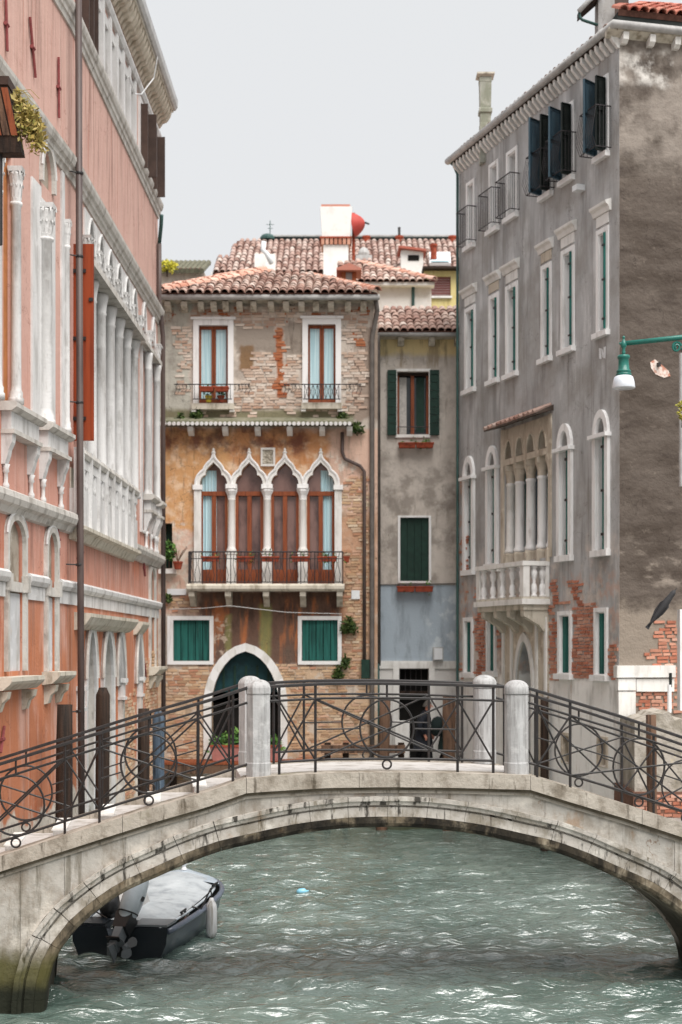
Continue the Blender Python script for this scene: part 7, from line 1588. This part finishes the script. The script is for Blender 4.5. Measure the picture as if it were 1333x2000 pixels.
q = MB(); L_ = [v0 + dd * .1 - sd * .02, v0 + dd * .1 + sd * .02, v0 - dd * .06 + sd * .035, v0 - dd * .06 - sd * .035]; q.hull(L_, [p + Vector((0, .02, 0)) for p in L_]); q.build('tail', bpy.data.materials['bird_grey'], bd)
q = MB(); q.tube([v1 - dd * .01, v1 + dd * .07], [.012, .003], 6); q.build('beak', MAT['iron'], bd)
# ================================================================ two people on the quay
MAT['skin'] = simple('skin', '#c98d78', .6, .12, 8); MAT['coat_navy'] = simple('navy_coat', '#23262e', .85, .3, 7); MAT['coat_green'] = simple('dark_green_jacket', '#20302e', .85, .3, 7)
MAT['trousers'] = simple('black_trousers', '#191a1d', .9, .3, 7); MAT['hair_grey'] = simple('grey_hair', '#5c5853', .8, .3, 30); MAT['shoe'] = simple('black_shoe', '#131313', .5); MAT['bag'] = simple('dark_rucksack', '#1d2a2a', .85, .3, 7)
def skin_mesh(name, joints, edges, mat, parent, root=0, sub=2):
    """joints: (x, y, z, radius)"""
    me = bpy.data.meshes.new(name); me.from_pydata([j[:3] for j in joints], edges, []); me.materials.append(mat)
    o = bpy.data.objects.new(name, me); COL.objects.link(o); m = o.modifiers.new('Skin', 'SKIN'); m.use_smooth_shade = True
    if not me.skin_vertices: return o
    for i, j in enumerate(joints): me.skin_vertices[0].data[i].radius = (j[3], j[3]) if len(j) < 5 else (j[3], j[4]); me.skin_vertices[0].data[i].use_root = (i == root)
    s = o.modifiers.new('Sub', 'SUBSURF'); s.levels = sub; s.render_levels = sub
    WO[o.name] = Vector((0, 0, 0)); attach(o, parent); return o
def person(px, Y, ztop, label, face, coat, bag=False, H=1.76, lean=.06, g='people walking on the quay'):
    x = wx(px, Y); zf = 1.285; k = H / 1.76
    t_ = thing('person', (x, Y, zf), label, 'person', g); D = face
    P_ = lambda a, b, h: (x + a * D * k, Y + b * k, zf + h * k)     # a forward, b sideways
    J = []; E = []
    def j(a, b, h, r, par=None):
        J.append((*P_(a, b, h), r * k)); i = len(J) - 1
        if par is not None: E.append((par, i))
        return i
    pel = j(0, 0, .93, .125); be = j(.01, 0, 1.1, .125, pel); ch = j(.03, 0, 1.3, .145, be); nk = j(lean + .02, 0, 1.47, .062, ch); h0 = j(lean + .05, 0, 1.56, .068, nk); h1 = j(lean + .065, 0, 1.66, .088, h0); h2 = j(lean + .05, 0, 1.72, .066, h1)
    for sg, st in ((-1, .2), (1, -.2)):
        hp = j(0, sg * .09, .88, .095, pel); kn = j(st * .55 + .04, sg * .1, .48, .062, hp); an = j(st - (.06 if st < 0 else 0), sg * .1, .085, .043, kn); j(st + .07, sg * .1, .035, .04, an); 
        sh = j(.03, sg * .17, 1.41, .065, ch); el = j(-st * .45 - .02, sg * .23, 1.14, .048, sh); wr = j(-st * .5 + .12, sg * .22, .93, .034, el); pm_ = j(-st * .5 + .15, sg * .215, .87, .036, wr)
        for q_, (da, db, l) in enumerate(((.03, -.028, .075), (.02, -.01, .09), (.008, .01, .086), (-.004, .026, .066))):
            f1 = j(-st * .5 + .15 + da, sg * (.215 + db * .6), .83, .0095, pm_); j(-st * .5 + .15 + da * 1.2 - .01, sg * (.205 + db * .6), .87 - l, .008, f1)
        j(-st * .5 + .2, sg * .19, .85, .011, pm_)
    body = skin_mesh('body', J, E, MAT['skin'], t_)
    # face: nose and ears
    q = MB(); q.hull([P_(lean + .14, -.018, 1.6), P_(lean + .14, .018, 1.6), P_(lean + .14, .008, 1.655), P_(lean + .14, -.008, 1.655)], [P_(lean + .185, -.008, 1.605), P_(lean + .185, .008, 1.605), P_(lean + .155, .004, 1.655), P_(lean + .155, -.004, 1.655)]); q.build('nose', MAT['skin'], body)
    for sg in (-1, 1):
        q = MB(); q.lathe(P_(lean + .045, sg * .085, 1.6), [(.008, 0), (.02, .02), (.022, .045), (.008, .065)], 8); q.build('ear', MAT['skin'], body); q = MB(); q.lathe(P_(lean + .138, sg * .033, 1.648), [(.004, 0), (.011, .01), (.004, .02)], 8); q.build('eye', MAT['dark'], body)
    q = MB(); q.hull([P_(lean + .138, -.025, 1.57), P_(lean + .138, .025, 1.57), P_(lean + .138, .02, 1.58), P_(lean + .138, -.02, 1.58)], [P_(lean + .15, -.018, 1.571), P_(lean + .15, .018, 1.571), P_(lean + .15, .015, 1.579), P_(lean + .15, -.015, 1.579)]); q.build('mouth', MAT['terracotta'], body)
    q = MB(); c = P_(lean + .04, 0, 1.69); v = []; f = []
    for i in range(5):
        a = i / 4 * 1.45
        for m_ in range(12): b = m_ * math.pi / 6; v.append((c[0] + D * k * (.115 * math.cos(a) * math.cos(b) - .012), c[1] + k * .098 * math.cos(a) * math.sin(b), c[2] + k * (.095 * math.sin(a) - (.075 if math.cos(b) < .2 else 0) * math.cos(a))))
    for i in range(4): f += [(i * 12 + m_, i * 12 + (m_ + 1) % 12, i * 12 + 12 + (m_ + 1) % 12, i * 12 + 12 + m_) for m_ in range(12)]
    f.append(tuple(range(48, 60))); q.add(v, f); q.build('hair', MAT['hair_grey'], t_, True)
    # coat: torso shell and sleeves, trousers, shoes
    q = MB(); v = []; f = []; rings = [(.55, .0, .25, .21), (.75, .0, .24, .21), (.95, .0, .2, .2), (1.12, .0, .175, .19), (1.3, .02, .18, .22), (1.42, .035, .14, .205), (1.48, lean, .095, .1), (1.53, lean + .01, .088, .09)]
    for h, a, ra, rb_ in rings: v += [P_(a + ra * math.cos(m_ * math.pi / 8), rb_ * math.sin(m_ * math.pi / 8), h) for m_ in range(16)]
    for i in range(len(rings) - 1): f += [(i * 16 + m_, i * 16 + (m_ + 1) % 16, i * 16 + 16 + (m_ + 1) % 16, i * 16 + 16 + m_) for m_ in range(16)]
    f.append(tuple(range(16))); q.add(v, f); ct = q.build('coat', coat, t_, True)
    for sg, st in ((-1, .2), (1, -.2)):
        q = MB(); q.tube([P_(.03, sg * .13, 1.42), P_(.0, sg * .2, 1.36), P_(-st * .45 - .02, sg * .24, 1.14), P_(-st * .5 + .11, sg * .225, .94)], [.085 * k, .088 * k, .07 * k, .055 * k], 10); q.build('sleeve', coat, ct, True)
        q = MB(); q.tube([P_(0, sg * .085, .9), P_(0, sg * .095, .8), P_(st * .55 + .03, sg * .1, .48), P_(st - (.05 if st < 0 else 0), sg * .1, .07)], [.13 * k, .115 * k, .085 * k, .07 * k], 10); q.build('trouser_leg', MAT['trousers'], t_, True)
        q = MB(); q.hull([P_(st - .1, sg * .1 - .045, 0), P_(st + .16, sg * .1 - .04, 0), P_(st + .16, sg * .1 + .04, 0), P_(st - .1, sg * .1 + .045, 0)], [P_(st - .08, sg * .1 - .04, .1), P_(st + .12, sg * .1 - .03, .06), P_(st + .12, sg * .1 + .03, .06), P_(st - .08, sg * .1 + .04, .1)]); q.build('shoe', MAT['shoe'], t_)
    if bag:
        q = MB(); c = P_(-.24, 0, 1.0); q.lathe(c, [(.1, 0), (.16, .05), (.19, .2), (.18, .36), (.12, .46), (.03, .5)], 12); q.build('rucksack', MAT['bag'], t_, True)
        for sg in (-1, 1): q = MB(); q.tube([P_(-.15, sg * .1, 1.38), P_(.05, sg * .13, 1.46), P_(.17, sg * .12, 1.25), P_(.1, sg * .17, 1.05), P_(-.12, sg * .14, 1.02)], .02, 6); q.build('strap', MAT['bag'], t_)
    return t_
person(827, 36.2, 0, 'grey haired man in a long dark coat walking to the right in profile', 1, MAT['coat_navy'], False, 1.8, .07)
person(873, 35.9, 0, 'person in a dark green jacket with a rucksack, mostly hidden behind the brown pile', 1, MAT['coat_green'], True, 1.62, .1)
q = MB(); q.box(wx(772, 36.6), wx(800, 36.6), 1.285, wz(1408, 36.6), 36.5, 36.8); o = q.build('low_wall', MAT['stone']); setp(o, 'low pale stone parapet beside the dark quay door', 'wall')
